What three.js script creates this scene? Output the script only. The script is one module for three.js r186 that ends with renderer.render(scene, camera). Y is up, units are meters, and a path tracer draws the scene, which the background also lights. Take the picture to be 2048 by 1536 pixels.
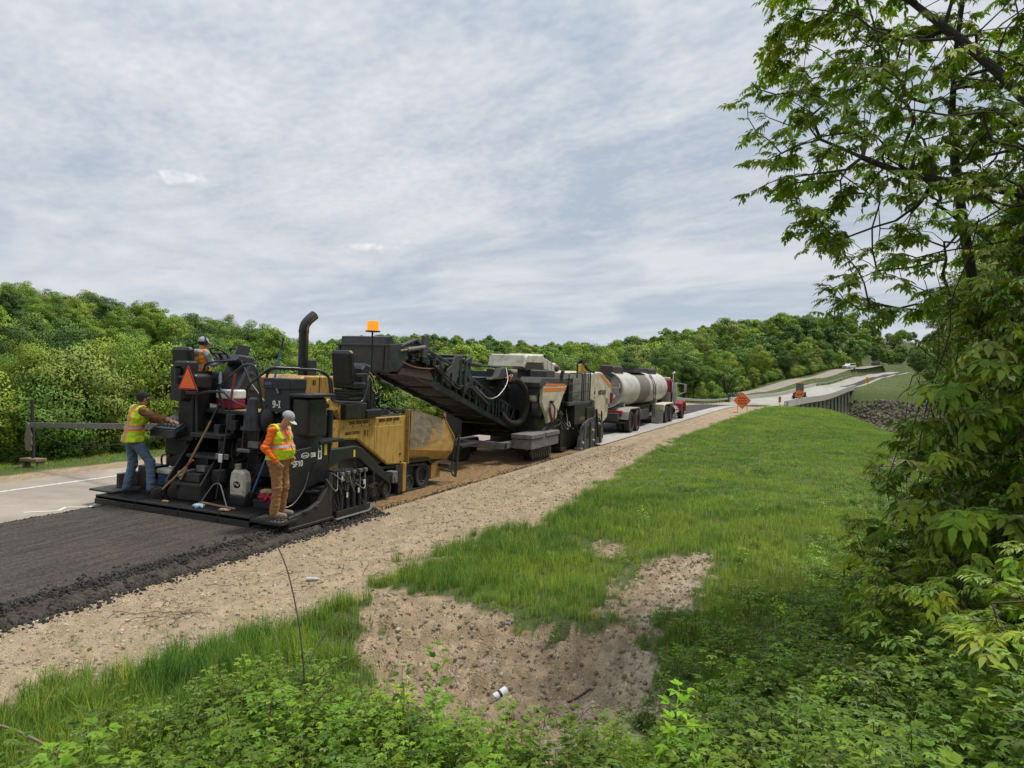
import * as THREE from 'three';
import { mergeGeometries, mergeVertices, toCreasedNormals } from 'three/addons/utils/BufferGeometryUtils.js';
import { RoundedBoxGeometry } from 'three/addons/geometries/RoundedBoxGeometry.js';
import { TextGeometry } from 'three/addons/geometries/TextGeometry.js';
import { FontLoader } from 'three/addons/loaders/FontLoader.js';
import { createNoise2D, createNoise3D } from 'simplex-noise';

// ---------- camera, sky, sun, exposure ----------
// World: metres, y up, the road runs away along -z; "s" below means distance along the road (z = -s).
const scene = new THREE.Scene();
const renderer = new THREE.WebGLRenderer({ antialias: true });
renderer.toneMapping = THREE.LinearToneMapping;
renderer.toneMappingExposure = 1.2;
renderer.shadowMap.enabled = true;
renderer.setSize(1024, 768);
const camera = new THREE.PerspectiveCamera(2 * Math.atan(768 / 1422) * 180 / Math.PI, 4 / 3, 0.05, 4000);
camera.position.set(8.1, 2.65, 0);
camera.rotation.order = 'YXZ';
camera.rotation.set(-Math.atan(13 / 1422), 24 * Math.PI / 180, 0);
scene.add(camera);

const rngOf = (a) => () => { a = (a + 0x6d2b79f5) | 0; let t = Math.imul(a ^ (a >>> 15), 1 | a); t = (t + Math.imul(t ^ (t >>> 7), 61 | t)) ^ t; return ((t ^ (t >>> 14)) >>> 0) / 4294967296; };
let rnd = rngOf(7);
const rr = (a, b) => a + (b - a) * rnd();
const n2 = createNoise2D(rngOf(11)), n3 = createNoise3D(rngOf(12));
const clamp = (x, a = 0, b = 1) => Math.min(b, Math.max(a, x));
const lerp = (a, b, t) => a + (b - a) * t;
const ss = (a, b, x) => { const t = clamp((x - a) / (b - a)); return t * t * (3 - 2 * t); };
const fbm = (x, y, o = 4) => { let v = 0, a = 0.5; for (let i = 0; i < o; i++) { v += a * n2(x, y); x = x * 2.03 + 17.1; y = y * 2.03 - 9.7; a *= 0.5; } return v; };

const SUN = new THREE.Vector3(0.25, 0.86, -0.45).normalize();
{ // thin broken overcast with streaks towards the horizon and two small cumulus puffs
  const W = 4096, H = 2048, data = new Float32Array(W * H * 4);
  const yaw = 24 * Math.PI / 180;
  const dirOf = (px, py) => new THREE.Vector3((px - 1024) / 1422, (755 - py) / 1422, -1).normalize().applyAxisAngle(new THREE.Vector3(0, 1, 0), yaw);
  const puffs = [[360, 366, 66, 30, 1.15], [742, 500, 66, 20, 1.1], [815, 488, 40, 10, 0.35], [345, 537, 50, 6, -0.25], [1180, 470, 46, 9, 0.3]].map(([x, y, a, b, k]) => { const d = dirOf(x, y); return { az: Math.atan2(d.z, d.x), el: Math.asin(d.y), a: a / 1500, b: b / 1500, k }; });
  for (let row = 0; row < H; row++) {
    const el = ((row + 0.5) / H - 0.5) * Math.PI, y = Math.sin(el), ce = Math.cos(el);
    for (let col = 0; col < W; col++) {
      const i = (row * W + col) * 4;
      let r, g, b;
      if (y < -0.02) { r = 0.16; g = 0.19; b = 0.15; }
      else {
        const az = ((col + 0.5) / W - 0.5) * 2 * Math.PI, x = Math.cos(az) * ce, z = Math.sin(az) * ce, yy = Math.max(y, 0);
        const k = 1 / (yy + 0.085), cx = (x * 0.92 + z * 0.39) * k, cz = (z * 0.92 - x * 0.39) * k;
        const wx = n2(cx * 0.5 + 5, cz * 0.5) * 0.22, wz = n2(cx * 0.5 - 9, cz * 0.5 + 3) * 0.22;
        const big = fbm(cx * 0.2 + wx + 3.1, cz * 0.34 + wz, 3), mid = fbm(cx * 1.7 + wx * 2, cz * 2.9 + wz * 2, 5), fine = fbm(cx * 6 + wx * 3, cz * 9, 3);
        let c = 0.6 + big * 1.2 + mid * 0.44 + fine * 0.15 + fbm(cx * 14, cz * 19, 3) * 0.26 * ss(0.05, 0.3, yy);
        c = clamp(c, 0, 1.15);
        const hz = Math.exp(-yy * 7);
        const br = [0.34, 0.405, 0.485], wh = [0.57, 0.59, 0.62];
        r = lerp(br[0], wh[0], c); g = lerp(br[1], wh[1], c); b = lerp(br[2], wh[2], c);
        const up = 0.93 + 0.32 * Math.pow(yy, 0.8);
        r *= up; g *= up; b *= up;
        r = lerp(r, 0.56, hz * 0.55); g = lerp(g, 0.625, hz * 0.55); b = lerp(b, 0.7, hz * 0.55);
        for (const p of puffs) {
          let da = az - p.az; if (da > 3.1416) da -= 6.2832; if (da < -3.1416) da += 6.2832;
          const u = da * ce / p.a, v = (el - p.el) / p.b;
          if (Math.abs(u) > 1.6 || Math.abs(v) > 2.2) continue;
          const nn = fbm(da * 38 + p.a * 900, el * 60, 3) * 0.55;
          const vv = v > 0 ? v * 0.9 : v * 1.7, m = ss(0.15, 0.75, 1 - Math.hypot(u, vv) + nn * 0.85) * Math.min(1, Math.abs(p.k));
          const lit = p.k < 0 ? 0.38 : lerp(0.42, 0.74, ss(-0.7, 0.7, v + nn * 0.9));
          r = lerp(r, lit, m); g = lerp(g, lit * 1.03, m); b = lerp(b, lit * 1.07, m);
        }
      }
      data[i] = r; data[i + 1] = g; data[i + 2] = b; data[i + 3] = 1;
    }
  }
  const t = new THREE.DataTexture(data, W, H, THREE.RGBAFormat, THREE.FloatType);
  t.mapping = THREE.EquirectangularReflectionMapping; t.magFilter = THREE.LinearFilter; t.needsUpdate = true;
  scene.background = t; scene.environment = t;
}
const sun = new THREE.DirectionalLight(new THREE.Color(1, 0.955, 0.88), 2.9);
sun.position.copy(SUN).multiplyScalar(120); sun.target.position.set(0, 0, -20);
sun.castShadow = true; sun.shadow.radius = 20; sun.shadow.mapSize.set(4096, 4096);
Object.assign(sun.shadow.camera, { left: -80, right: 80, top: 80, bottom: -80, near: 1, far: 300 });
scene.add(sun, sun.target);

// ---------- naming helpers ----------
const taken = {};
const numbered = (n) => { const k = taken[n] = (taken[n] ?? -1) + 1; return k ? n + '_' + String(k).padStart(3, '0') : n; };
const tag = (o, label, category, group, kind) => { if (label) o.userData.label = label; if (category) o.userData.category = category; if (group) o.userData.group = group; if (kind) o.userData.kind = kind; return o; };
const ROLL = 2 * Math.PI / 180; // the road is banked: its left side stands higher
// A thing built in road coordinates: base = [x, y, s]; banked things lean with the road.
function thing(name, label, category, base = [0, 0, 0], o = {}) {
  const g = new THREE.Group(); g.name = numbered(name);
  const [x, y, s] = base, A = o.bank === false ? 0 : ROLL;
  g.position.set(x * Math.cos(A) + y * Math.sin(A), -x * Math.sin(A) + y * Math.cos(A), -s);
  g.rotation.z = -A; g.userData.base = [x, y, -s];
  tag(g, label, category, o.group); scene.add(g);
  return g;
}
const flat = (geos) => mergeGeometries([].concat(geos).flat(9).map((g) => { const h = g.index ? g.toNonIndexed() : g; for (const k of Object.keys(h.attributes)) if (!['position', 'normal', 'uv', 'color'].includes(k)) h.deleteAttribute(k); if (!h.attributes.uv) h.setAttribute('uv', new THREE.BufferAttribute(new Float32Array(h.attributes.position.count * 2), 2)); h.morphAttributes = {}; return h; }));
function boxUV(g) { // uv in metres, by the way each face points
  const p = g.attributes.position, n = g.attributes.normal, uv = g.attributes.uv;
  for (let i = 0; i < p.count; i++) {
    const ax = Math.abs(n.getX(i)), ay = Math.abs(n.getY(i)), az = Math.abs(n.getZ(i));
    if (ax >= ay && ax >= az) uv.setXY(i, p.getZ(i), p.getY(i)); else if (ay >= az) uv.setXY(i, p.getX(i), p.getZ(i)); else uv.setXY(i, p.getX(i), p.getY(i));
  }
  return g;
}
// adds one mesh (a part) to a thing; geometries are given in road coordinates
function part(th, name, geos, mat, o = {}) {
  let root = th; while (!root.userData.base && root.parent && root.parent !== scene) root = root.parent;
  const g = flat(geos); if (!o.keepUV) boxUV(g);
  const b = root.userData.base ?? [0, 0, 0]; g.translate(-b[0], -b[1], -b[2]);
  const m = new THREE.Mesh(g, mat); m.name = name; m.castShadow = m.receiveShadow = true;
  if (o.label) m.userData.label = o.label; if (o.kind) m.userData.kind = o.kind;
  th.add(m); return m;
}
function single(name, geo, mat, label, category, o = {}) {
  const m = new THREE.Mesh(Array.isArray(geo) ? boxUV(flat(geo)) : geo, mat); m.name = numbered(name); m.castShadow = m.receiveShadow = true;
  tag(m, label, category, o.group, o.kind); scene.add(m); return m;
}
// ---------- geometry helpers in road coordinates (x, y, s) ----------
const V = (x, y, s) => new THREE.Vector3(x, y, -s);
const bx = (x0, x1, y0, y1, s0, s1, r = 0.012) => {
  const w = Math.abs(x1 - x0), h = Math.abs(y1 - y0), d = Math.abs(s1 - s0), q = Math.min(r, w * 0.3, h * 0.3, d * 0.3);
  const g = q > 0.003 ? new RoundedBoxGeometry(w, h, d, 1, q) : new THREE.BoxGeometry(w, h, d);
  return g.translate((x0 + x1) / 2, (y0 + y1) / 2, -(s0 + s1) / 2);
};
const rbx = (c, size, rot = [0, 0, 0], r = 0.01) => { // turned box: centre, size (x, y, s)
  const q = Math.min(r, ...size.map((v) => v * 0.3));
  const g = q > 0.003 ? new RoundedBoxGeometry(size[0], size[1], size[2], 1, q) : new THREE.BoxGeometry(...size);
  g.applyMatrix4(new THREE.Matrix4().makeRotationFromEuler(new THREE.Euler(...rot))); return g.translate(c[0], c[1], -c[2]);
};
const prism = (pts, x0, x1, bev = 0.01) => { // polygon of [s, y], thickness from x0 to x1
  const sh = new THREE.Shape(pts.map(([s, y]) => new THREE.Vector2(s, y))), d = Math.abs(x1 - x0), b = Math.min(bev, d * 0.3);
  const g = new THREE.ExtrudeGeometry(sh, { depth: d - 2 * b, bevelEnabled: b > 0, bevelSize: b, bevelThickness: b, bevelOffset: -b, bevelSegments: 1, curveSegments: 10 });
  g.translate(0, 0, b); g.rotateY(Math.PI / 2); return g.translate(Math.min(x0, x1), 0, 0);
};
const prismX = (pts, s0, s1, bev = 0.01) => { // polygon of [x, y], from s0 to s1
  const sh = new THREE.Shape(pts.map(([x, y]) => new THREE.Vector2(x, y))), d = Math.abs(s1 - s0), b = Math.min(bev, d * 0.3);
  const g = new THREE.ExtrudeGeometry(sh, { depth: d - 2 * b, bevelEnabled: b > 0, bevelSize: b, bevelThickness: b, bevelOffset: -b, bevelSegments: 1, curveSegments: 10 });
  return g.translate(0, 0, b - Math.max(s0, s1));
};
const cyl = (a, b, r, r2 = r, seg = 12, open = false) => {
  const A = Array.isArray(a) ? V(...a) : a, B = Array.isArray(b) ? V(...b) : b, d = B.clone().sub(A), L = d.length();
  const g = new THREE.CylinderGeometry(r2, r, L, seg, 1, open); g.translate(0, L / 2, 0);
  g.applyQuaternion(new THREE.Quaternion().setFromUnitVectors(new THREE.Vector3(0, 1, 0), d.normalize())); return g.translate(A.x, A.y, A.z);
};
const tube = (pts, r, o = {}) => { // smooth (default) or bent-pipe path
  const P = pts.map((p) => Array.isArray(p) ? V(...p) : p); let c;
  if (o.bend) {
    c = new THREE.CurvePath();
    let last = P[0];
    for (let i = 1; i < P.length - 1; i++) {
      const a = P[i].clone().sub(P[i - 1]), b = P[i + 1].clone().sub(P[i]), q = Math.min(o.bend, a.length() * 0.45, b.length() * 0.45);
      const p0 = P[i].clone().addScaledVector(a.normalize(), -q), p1 = P[i].clone().addScaledVector(b.normalize(), q);
      if (last.distanceTo(p0) > 1e-4) c.add(new THREE.LineCurve3(last, p0)); c.add(new THREE.QuadraticBezierCurve3(p0, P[i], p1)); last = p1;
    }
    c.add(new THREE.LineCurve3(last, P[P.length - 1]));
  } else c = new THREE.CatmullRomCurve3(P, !!o.closed, 'centripetal');
  return new THREE.TubeGeometry(c, o.n ?? Math.max(8, pts.length * 6), r, o.seg ?? 7, !!o.closed);
};
const latheX = (profile, c, seg = 24) => { // profile of [radius, x] turned round an axle along x
  const g = new THREE.LatheGeometry(profile.map(([r, x]) => new THREE.Vector2(r, x)), seg); g.rotateZ(-Math.PI / 2); return g.translate(c[0], c[1], -c[2]);
};
const sph = (c, r, sc = [1, 1, 1], seg = 12) => new THREE.SphereGeometry(r, seg, Math.ceil(seg * 0.7)).scale(...sc).translate(c[0], c[1], -c[2]);
const font = await new FontLoader().loadAsync('fonts/droid/droid_sans_bold.typeface.json');
function text(str, size, o = {}) { // flat letters, 2 mm thick, in the x/y plane facing +z, centred
  const g = new TextGeometry(str, { font, size, depth: 0.002, curveSegments: 3, bevelEnabled: false });
  g.computeBoundingBox(); const b = g.boundingBox; g.translate(-(b.min.x + b.max.x) / 2, -(b.min.y + b.max.y) / 2, 0); if (o.sx) g.scale(o.sx, 1, 1); return g;
}
// put a flat x/y drawing on a side face (x = const, seen from +x): reading runs along +s
const onSide = (g, x, y, s) => g.rotateY(Math.PI / 2).translate(x, y, -s);
const onRear = (g, x, y, s, turn = 0) => g.rotateY(turn).translate(x, y, -s); // faces the camera end (-s)

// ---------- textures and materials ----------
function tex(W, H, f, o = {}) {
  const d = new Uint8Array(W * H * 4);
  for (let y = 0; y < H; y++) for (let x = 0; x < W; x++) { const v = f(x / W, y / H, x, y), i = (y * W + x) * 4; if (typeof v === 'number') d[i] = d[i + 1] = d[i + 2] = clamp(v) * 255; else for (let c = 0; c < 3; c++) d[i + c] = clamp(v[c]) * 255; d[i + 3] = 255; }
  const t = new THREE.DataTexture(d, W, H); t.wrapS = t.wrapT = THREE.RepeatWrapping; t.magFilter = THREE.LinearFilter; t.minFilter = THREE.LinearMipmapLinearFilter; if (o.srgb) t.colorSpace = THREE.SRGBColorSpace; if (o.rep) t.repeat.set(...o.rep); t.needsUpdate = true; return t;
}
// seamless noise on a torus
const tn = (u, v, f, seed = 0) => { const a = u * 6.28318, b = v * 6.28318, R = f / 6.28318; return n3(Math.cos(a) * R + seed, Math.sin(a) * R + Math.cos(b) * R * 1.31, Math.sin(b) * R - seed * 0.7); };
const tfbm = (u, v, f, o = 4, seed = 0) => { let s = 0, a = 0.5; for (let i = 0; i < o; i++) { s += a * tn(u, v, f, seed + i * 7); f *= 2; a *= 0.55; } return s; };
const rep = (t, ...r) => { const c = t.clone(); c.repeat.set(r[0], r[1] ?? r[0]); c.needsUpdate = true; return c; };
const T = {};
T.grime = tex(512, 512, (u, v) => 0.84 + tfbm(u, v, 5, 5, 1) * 0.34 - ss(0.25, 0.6, tfbm(u, v, 14, 3, 40)) * 0.25);
T.streak = tex(512, 512, (u, v) => 0.9 + tfbm(u, v * 0.06, 40, 3, 4) * 0.25 - ss(0.12, 0.5, tfbm(u, v * 0.08 + tn(u, v, 6) * 0.01, 16, 4, 3)) * 0.3 + tfbm(u, v, 8, 4, 8) * 0.12);
T.fine = tex(256, 256, (u, v) => 0.5 + tfbm(u, v, 24, 4, 5) * 0.5);
T.rough = tex(256, 256, (u, v) => 0.75 + tfbm(u, v, 9, 5, 15) * 0.4);
{ // stony textures: cells of pebbles
  const cells = (W, n, seed) => { const r = rngOf(seed), p = []; for (let i = 0; i < n; i++) p.push([r(), r(), r(), 0.6 + r() * 0.8]); const gN = Math.floor(Math.sqrt(n / 2)), grid = Array.from({ length: gN * gN }, () => []); p.forEach((q) => grid[Math.floor(q[1] * gN) * gN + Math.floor(q[0] * gN)].push(q));
    return (u, v) => { let b = 9, b2 = 9, id = 0; const gx = Math.floor(u * gN), gy = Math.floor(v * gN); for (let dy = -1; dy < 2; dy++) for (let dx = -1; dx < 2; dx++) for (const q of grid[((gy + dy + gN) % gN) * gN + (gx + dx + gN) % gN]) { let ax = Math.abs(u - q[0]), ay = Math.abs(v - q[1]); ax = Math.min(ax, 1 - ax); ay = Math.min(ay, 1 - ay); const d = Math.hypot(ax, ay) / q[3]; if (d < b) { b2 = b; b = d; id = q[2]; } else if (d < b2) b2 = d; } return [b * Math.sqrt(n), b2 * Math.sqrt(n), id]; }; };
  const c1 = cells(1024, 5200, 3);
  const hG = new Float32Array(1024 * 1024), idG = new Float32Array(1024 * 1024);
  for (let y = 0; y < 1024; y++) for (let x = 0; x < 1024; x++) { const [a, b, id] = c1(x / 1024, y / 1024); hG[y * 1024 + x] = clamp((b - a) * 1.1) * (0.35 + 0.65 * id); idG[y * 1024 + x] = id; }
  T.gravel = tex(1024, 1024, (u, v, x, y) => { const h = hG[y * 1024 + x], id = idG[y * 1024 + x], n = tfbm(u, v, 6, 4, 2) * 0.12; const k = 0.7 + (id - 0.5) * 0.34 * ss(0.1, 0.4, h) + 0.1 * ss(0, 0.5, h) + n; return [k, k * (0.985 + id * 0.02), k * (0.96 + id * 0.05)]; }, {});
  T.gravelH = tex(1024, 1024, (u, v, x, y) => hG[y * 1024 + x] * 0.8 + 0.2 * (0.5 + tfbm(u, v, 30, 3, 9) * 0.5));
  T.asph = tex(1024, 1024, (u, v, x, y) => { const id = idG[y * 1024 + x], h = hG[y * 1024 + x]; return 0.62 + (id > 0.93 ? 0.35 * ss(0.1, 0.5, h) : 0) + (id - 0.5) * 0.3 + tfbm(u, v, 7, 5, 6) * 0.3; });
  T.asphH = tex(1024, 1024, (u, v, x, y) => clamp(hG[y * 1024 + x] * 1.1));
}
T.old = tex(1024, 1024, (u, v) => 0.8 + tfbm(u, v, 5, 6, 21) * 0.22 + tn(u, v, 300, 3) * 0.06 - (Math.abs(tfbm(u, v, 4, 4, 33)) < 0.006 ? 0.25 : 0));
T.ridge = tex(512, 512, (u, v) => { const k = u * 64 + tn(u, v, 8, 2) * 0.35; return 0.5 + 0.4 * Math.sin(k * 6.28318) + tfbm(u, v, 30, 3, 4) * 0.35; });
T.conc = tex(512, 512, (u, v) => 0.85 + tfbm(u, v, 6, 5, 51) * 0.25 - ss(0.2, 0.6, tfbm(u, v * 0.2, 20, 3, 52)) * 0.12);
T.bark = tex(256, 512, (u, v) => 0.6 + tfbm(u, v * 0.25, 18, 5, 61) * 0.7);
const C = (r, g, b) => new THREE.Color().setRGB(r, g, b);
const std = (col, rough = 0.7, metal = 0, o = {}) => { const m = new THREE.MeshStandardMaterial({ color: Array.isArray(col) ? C(...col) : new THREE.Color(col), roughness: rough, metalness: metal, ...o }); return m; };
const M = {
  black: std([0.024, 0.024, 0.026], 0.55, 0, { map: rep(T.grime, 0.7), roughnessMap: rep(T.rough, 1.2) }),
  blackDust: std([0.035, 0.033, 0.031], 0.8, 0, { map: rep(T.grime, 0.6), roughnessMap: rep(T.rough, 1) }),
  rubber: std([0.028, 0.027, 0.026], 0.85, 0, { map: rep(T.grime, 1.5) }),
  slate: std([0.045, 0.05, 0.058], 0.5, 0, { map: rep(T.grime, 0.5), roughnessMap: rep(T.rough, 1.3) }),
  slateDust: std([0.075, 0.075, 0.074], 0.75, 0, { map: rep(T.grime, 0.8) }),
  navy: std([0.02, 0.024, 0.033], 0.5, 0, { map: rep(T.grime, 0.9) }),
  steel: std([0.32, 0.32, 0.31], 0.45, 0.8, { map: rep(T.grime, 1.5) }),
  dullsteel: std([0.2, 0.195, 0.185], 0.7, 0.2, { map: rep(T.grime, 0.9) }),
  galv: std([0.42, 0.44, 0.45], 0.5, 0.45, { map: rep(T.grime, 0.3) }),
  chrome: std([0.6, 0.61, 0.62], 0.18, 1),
  yellow: std([0.54, 0.335, 0.085], 0.55, 0, { map: rep(T.streak, 0.42), roughnessMap: rep(T.rough, 0.9) }),
  yellowDull: std([0.44, 0.28, 0.08], 0.75, 0, { map: rep(T.grime, 0.8) }),
  cream: std([0.66, 0.6, 0.46], 0.55, 0, { map: rep(T.grime, 0.4) }),
  creamTop: std([0.72, 0.68, 0.57], 0.5, 0, { map: rep(T.grime, 0.35) }),
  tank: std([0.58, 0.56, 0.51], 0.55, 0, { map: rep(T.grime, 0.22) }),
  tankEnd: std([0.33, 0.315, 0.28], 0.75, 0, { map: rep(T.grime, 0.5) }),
  tar: std([0.05, 0.045, 0.04], 0.75, 0, { map: rep(T.grime, 0.6) }),
  red: std([0.33, 0.02, 0.035], 0.4, 0, { map: rep(T.grime, 0.7) }),
  orange: std([0.7, 0.2, 0.045], 0.6),
  signOrange: std([0.98, 0.19, 0.05], 0.5),
  white: std([0.75, 0.75, 0.73], 0.5),
  whitePaint: std([0.66, 0.66, 0.62], 0.8, 0, { map: rep(T.grime, 1) }),
  ink: std([0.012, 0.012, 0.012], 0.6),
  glass: std([0.03, 0.035, 0.04], 0.08, 0),
  wood: std([0.42, 0.27, 0.12], 0.7, 0, { map: rep(T.streak, 3, 0.8) }),
  blue: std([0.02, 0.06, 0.17], 0.5),
  bluePole: std([0.04, 0.12, 0.32], 0.5),
  conc: std([0.5, 0.48, 0.44], 0.9, 0, { map: rep(T.conc, 0.35), bumpMap: rep(T.fine, 0.7), bumpScale: 0.004 }),
  asphLump: std([0.036, 0.031, 0.027], 0.9),
  bark: std([0.085, 0.07, 0.055], 0.95, 0, { map: rep(T.bark, 2, 1), bumpMap: rep(T.bark, 2, 1), bumpScale: 0.01 }),
  twig: std([0.07, 0.05, 0.04], 0.9),
  deadTwig: std([0.2, 0.15, 0.1], 0.9),
};
const leafMat = (r, g, b, tr = 0.35) => new THREE.MeshPhysicalMaterial({ color: C(r, g, b), roughness: 0.75, transmission: tr, thickness: 0, vertexColors: true, side: THREE.DoubleSide, specularIntensity: 0.4 });
const leafPlain = (r, g, b) => new THREE.MeshStandardMaterial({ color: C(r, g, b), roughness: 0.8, vertexColors: true, side: THREE.DoubleSide });

// ---------- the lie of the land ----------
const pw = (t, x) => { for (let i = 1; i < t.length; i++) if (x <= t[i][0]) { const [a, b] = t[i - 1], [c, d] = t[i], k = clamp((x - a) / (c - a)); return lerp(b, d, k * k * (3 - 2 * k)); } return t[t.length - 1][1]; };
const pl = (t, x) => { for (let i = 1; i < t.length; i++) if (x <= t[i][0]) { const [a, b] = t[i - 1], [c, d] = t[i]; return lerp(b, d, clamp((x - a) / (c - a))); } return t[t.length - 1][1]; };
const shift = (s) => s < 100 ? 0 : s < 155 ? (s - 100) ** 2 / 600 : 5.04 + (s - 155) * 0.1833; // the road bears right beyond the bridge
const grade = (s) => pw([[60, 0], [125, -1.9], [160, -1.75], [211, 0.2], [271, 2.7], [300, 3.7], [360, 5]], Math.max(s, 60));
const roadY = (u, s) => grade(s) - 0.035 * clamp(u, -10, 0);
const sideX = (s) => pl([[150, -17], [178, -9.5], [225, 3], [271, 14.6], [337, 28], [400, 44]], s);  // the lane beside the road
const sideY = (s) => pw([[150, -2.5], [178, -0.9], [225, 2.4], [271, 5.6], [337, 7.6], [400, 9]], s);
const RI = [20, 45, 80, 140, 250, 400, 650, 1300];
const LAND = [[-300, [-1, -6, -4, 9, 15, 15, 15, 12]], [0, [-1, -7, -4, 9.5, 13, 13, 12, 9]], [300, [-1, -7, -6, 6, 8, 8, 8, 7]], [500, [-1, -7, -8, 0.5, 2, 4, 8, 8]], [600, [-1, -7, -9, -3, -2, 5, 17, 16]], [700, [-1, -7, -10, -8, -3, 7, 26, 24]], [900, [-1, -7, -10, -9, -4, 7, 26, 24]], [1000, [-1, -7, -10, -9, -4, 6, 23, 22]], [1200, [-1, -7, -10, -8, -4, 7, 16, 18]], [1350, [-1, -7, -9, -7, -2, 15, 20, 20]], [1500, [-1, -5, -7, -5, 2, 21, 26, 26]], [1600, [-1, -4, -7, -6, 4.5, 25, 31, 30]], [1750, [0, 0, -4, -6, 5.5, 26, 33, 32]], [2100, [3, 5, 6, 8, 14, 24, 28, 28]], [2500, [4, 8, 10, 14, 18, 24, 26, 26]]];
function land(x, s) {
  const X = x - 8.1, xc = X * 0.91355 + s * 0.40674, d = -X * 0.40674 + s * 0.91355, r = Math.hypot(X, s);
  const c = d > 0.3 * r ? 1024 + 1422 * xc / d : xc > 0 ? 2500 : -300;
  let j = 1; while (j < LAND.length - 1 && LAND[j][0] < c) j++;
  const k = clamp((c - LAND[j - 1][0]) / (LAND[j][0] - LAND[j - 1][0]));
  let i = 1; while (i < RI.length - 1 && RI[i] < r) i++;
  const t = ss(0, 1, (r - RI[i - 1]) / (RI[i] - RI[i - 1]));
  return lerp(lerp(LAND[j - 1][1][i - 1], LAND[j - 1][1][i], t), lerp(LAND[j][1][i - 1], LAND[j][1][i], t), k) + fbm(x * 0.02, s * 0.02, 3) * Math.min(4, r * 0.02);
}
const inPoly = (P, x, s) => { let c = false; for (let i = 0, j = P.length - 1; i < P.length; j = i++) if ((P[i][1] > s) !== (P[j][1] > s) && x < (P[j][0] - P[i][0]) * (s - P[i][1]) / (P[j][1] - P[i][1]) + P[i][0]) c = !c; return c; };
const HOLLOW = [[2.8, 7.7], [3.6, 7.84], [4.55, 7.62], [6.1, 7.43], [6.64, 7.2], [6.83, 6.07], [6.7, 5.3], [6.2, 4.6], [5.0, 4.9], [4.09, 5.5], [3.4, 6.5]];
const BARE = [HOLLOW, [[4.43, 11.8], [5.05, 11.5], [5.25, 10.9], [4.6, 10.8]], [[5.45, 9.6], [5.75, 11.2], [6.4, 11.6], [6.56, 9.15], [6.2, 7.4], [5.9, 7.4]]];
const grassEdge = (s) => pl([[-5, 1.9], [4.4, 2.0], [5.3, 2.2], [5.8, 2.5], [6.6, 2.75], [7.6, 2.85], [8.9, 2.4], [9.7, 2.75], [11, 2.65], [12.3, 3.15], [16.3, 2.9], [22, 2.4], [25, 2.15], [31.5, 1.95], [45, 2.05], [69, 2.6], [110, 1.6]], s);
const toe = (s) => pl([[-10, 4.6], [0, 5.5], [14, 9.2], [30, 9.9], [42, 10.6], [52, 16], [62, 24], [90, 40]], s);
const CREEK = (x, s) => { // >0 inside the creek's cutting on the right of the bridge
  const near = ((x - 12) * (126 - 62) - (s - 62) * (1.5 - 12)) / Math.hypot(64, 10.5);   // distance beyond the near crest
  const far = (203 - s) * 0.85 - (x - 13) * 0.5;                                      // distance before the far bank
  return Math.min(near, far);
};
const windrow = (u, s) => Math.exp(-(((u - 1.25 - n2(s * 0.3, 3) * 0.3) / 0.4) ** 2)) * ss(13, 19, s) * ss(36, 29, s) * (0.7 + 0.6 * n2(u * 2, s * 1.5)); // scraped-up ridge of soil
function ground(x, s) {
  const u = x - shift(s);
  let h;
  if (u > -9.6 && u < 0) {
    const lift = u > -0.5 ? ss(-0.5, -0.1, u) : u < -8.4 ? ss(-8.4, -8.9, u) : 0;
    h = roadY(u, s) - lerp(0.3, 0.03, lift);
    if (s > 128 && s < 203) h = lerp(h - 0.7, -8, Math.min(ss(128, 140, s), ss(203, 190, s)));
    return h;
  }
  const L = land(x, s);
  if (u <= -9.6) {
    const t = -u - 9.6;
    h = lerp(roadY(-9.6, s) - 0.03 - 0.03 * t, L, ss(1.8, 22, t));
    const w = Math.abs(x - sideX(s));
    if (s > 130) { const cut = Math.min(ss(128, 142, s), ss(205, 190, s)); h = lerp(h, Math.min(h, -8), cut * ss(30, 6, t)); }
    if (s > 165) h = lerp(sideY(s) - 0.05, h, ss(3.4, 14, w));
    return h;
  }
  h = grade(s) - 0.03 - 0.028 * Math.min(u, 4.5) - 0.02 * Math.max(0, u - 4.5);
  const e = x - toe(s);
  if (s < 90) h += e > 0 ? 0.45 * (Math.sqrt(e * e + 0.25) - 0.5) * ss(95, 45, s) : 0;
  const q = CREEK(x, s);
  h -= 8 * ss(-1, 14, q) * ss(30, 55, s);
  h -= 1.35 * ss(7, 14, u) * ss(34, 60, s) * ss(150, 110, s);
  if (s > 100) h = lerp(h, L, ss(8, 60, u) * ss(100, 160, s) * (1 - ss(-3, 8, q)));
  if (s > 165) { const far = lerp(grade(s) - 0.1, L, ss(6, 50, u)); h = lerp(h, far, ss(0, -8, q)); }
  if (s < 45) { // rough ground beside the shoulder
    h += fbm(x * 0.7, s * 0.7, 3) * 0.07 * ss(1.2, 3, u) + fbm(x * 3.1, s * 3.1, 3) * 0.022 * ss(0.2, 1, u);
    const dh = Math.hypot((x - 5) / 1.7, (s - 6.3) / 1.5); h -= 0.2 * ss(1.15, 0.45, dh) - fbm(x * 1.9 + 7, s * 1.9, 4) * 0.16 * ss(1.3, 0.8, dh);
    h += 0.06 * ss(0.25, 0, Math.abs(x - grassEdge(s) - 0.25)) * ss(4, 8, s);
    h += windrow(u, s) * 0.16;
    for (const [c, w] of [[0.75, 0.11], [2.15, 0.13]]) { const e = (u - c - n2(s * 0.12, c) * 0.12) / w; h += (-0.032 * Math.exp(-e * e) + 0.016 * Math.exp(-((Math.abs(e) - 1.9) ** 2) * 2)) * ss(2, 6, s) * ss(-0.4, 0.2, n2(s * 0.2 + c * 9, 1)); }
  }
  return h;
}
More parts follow.
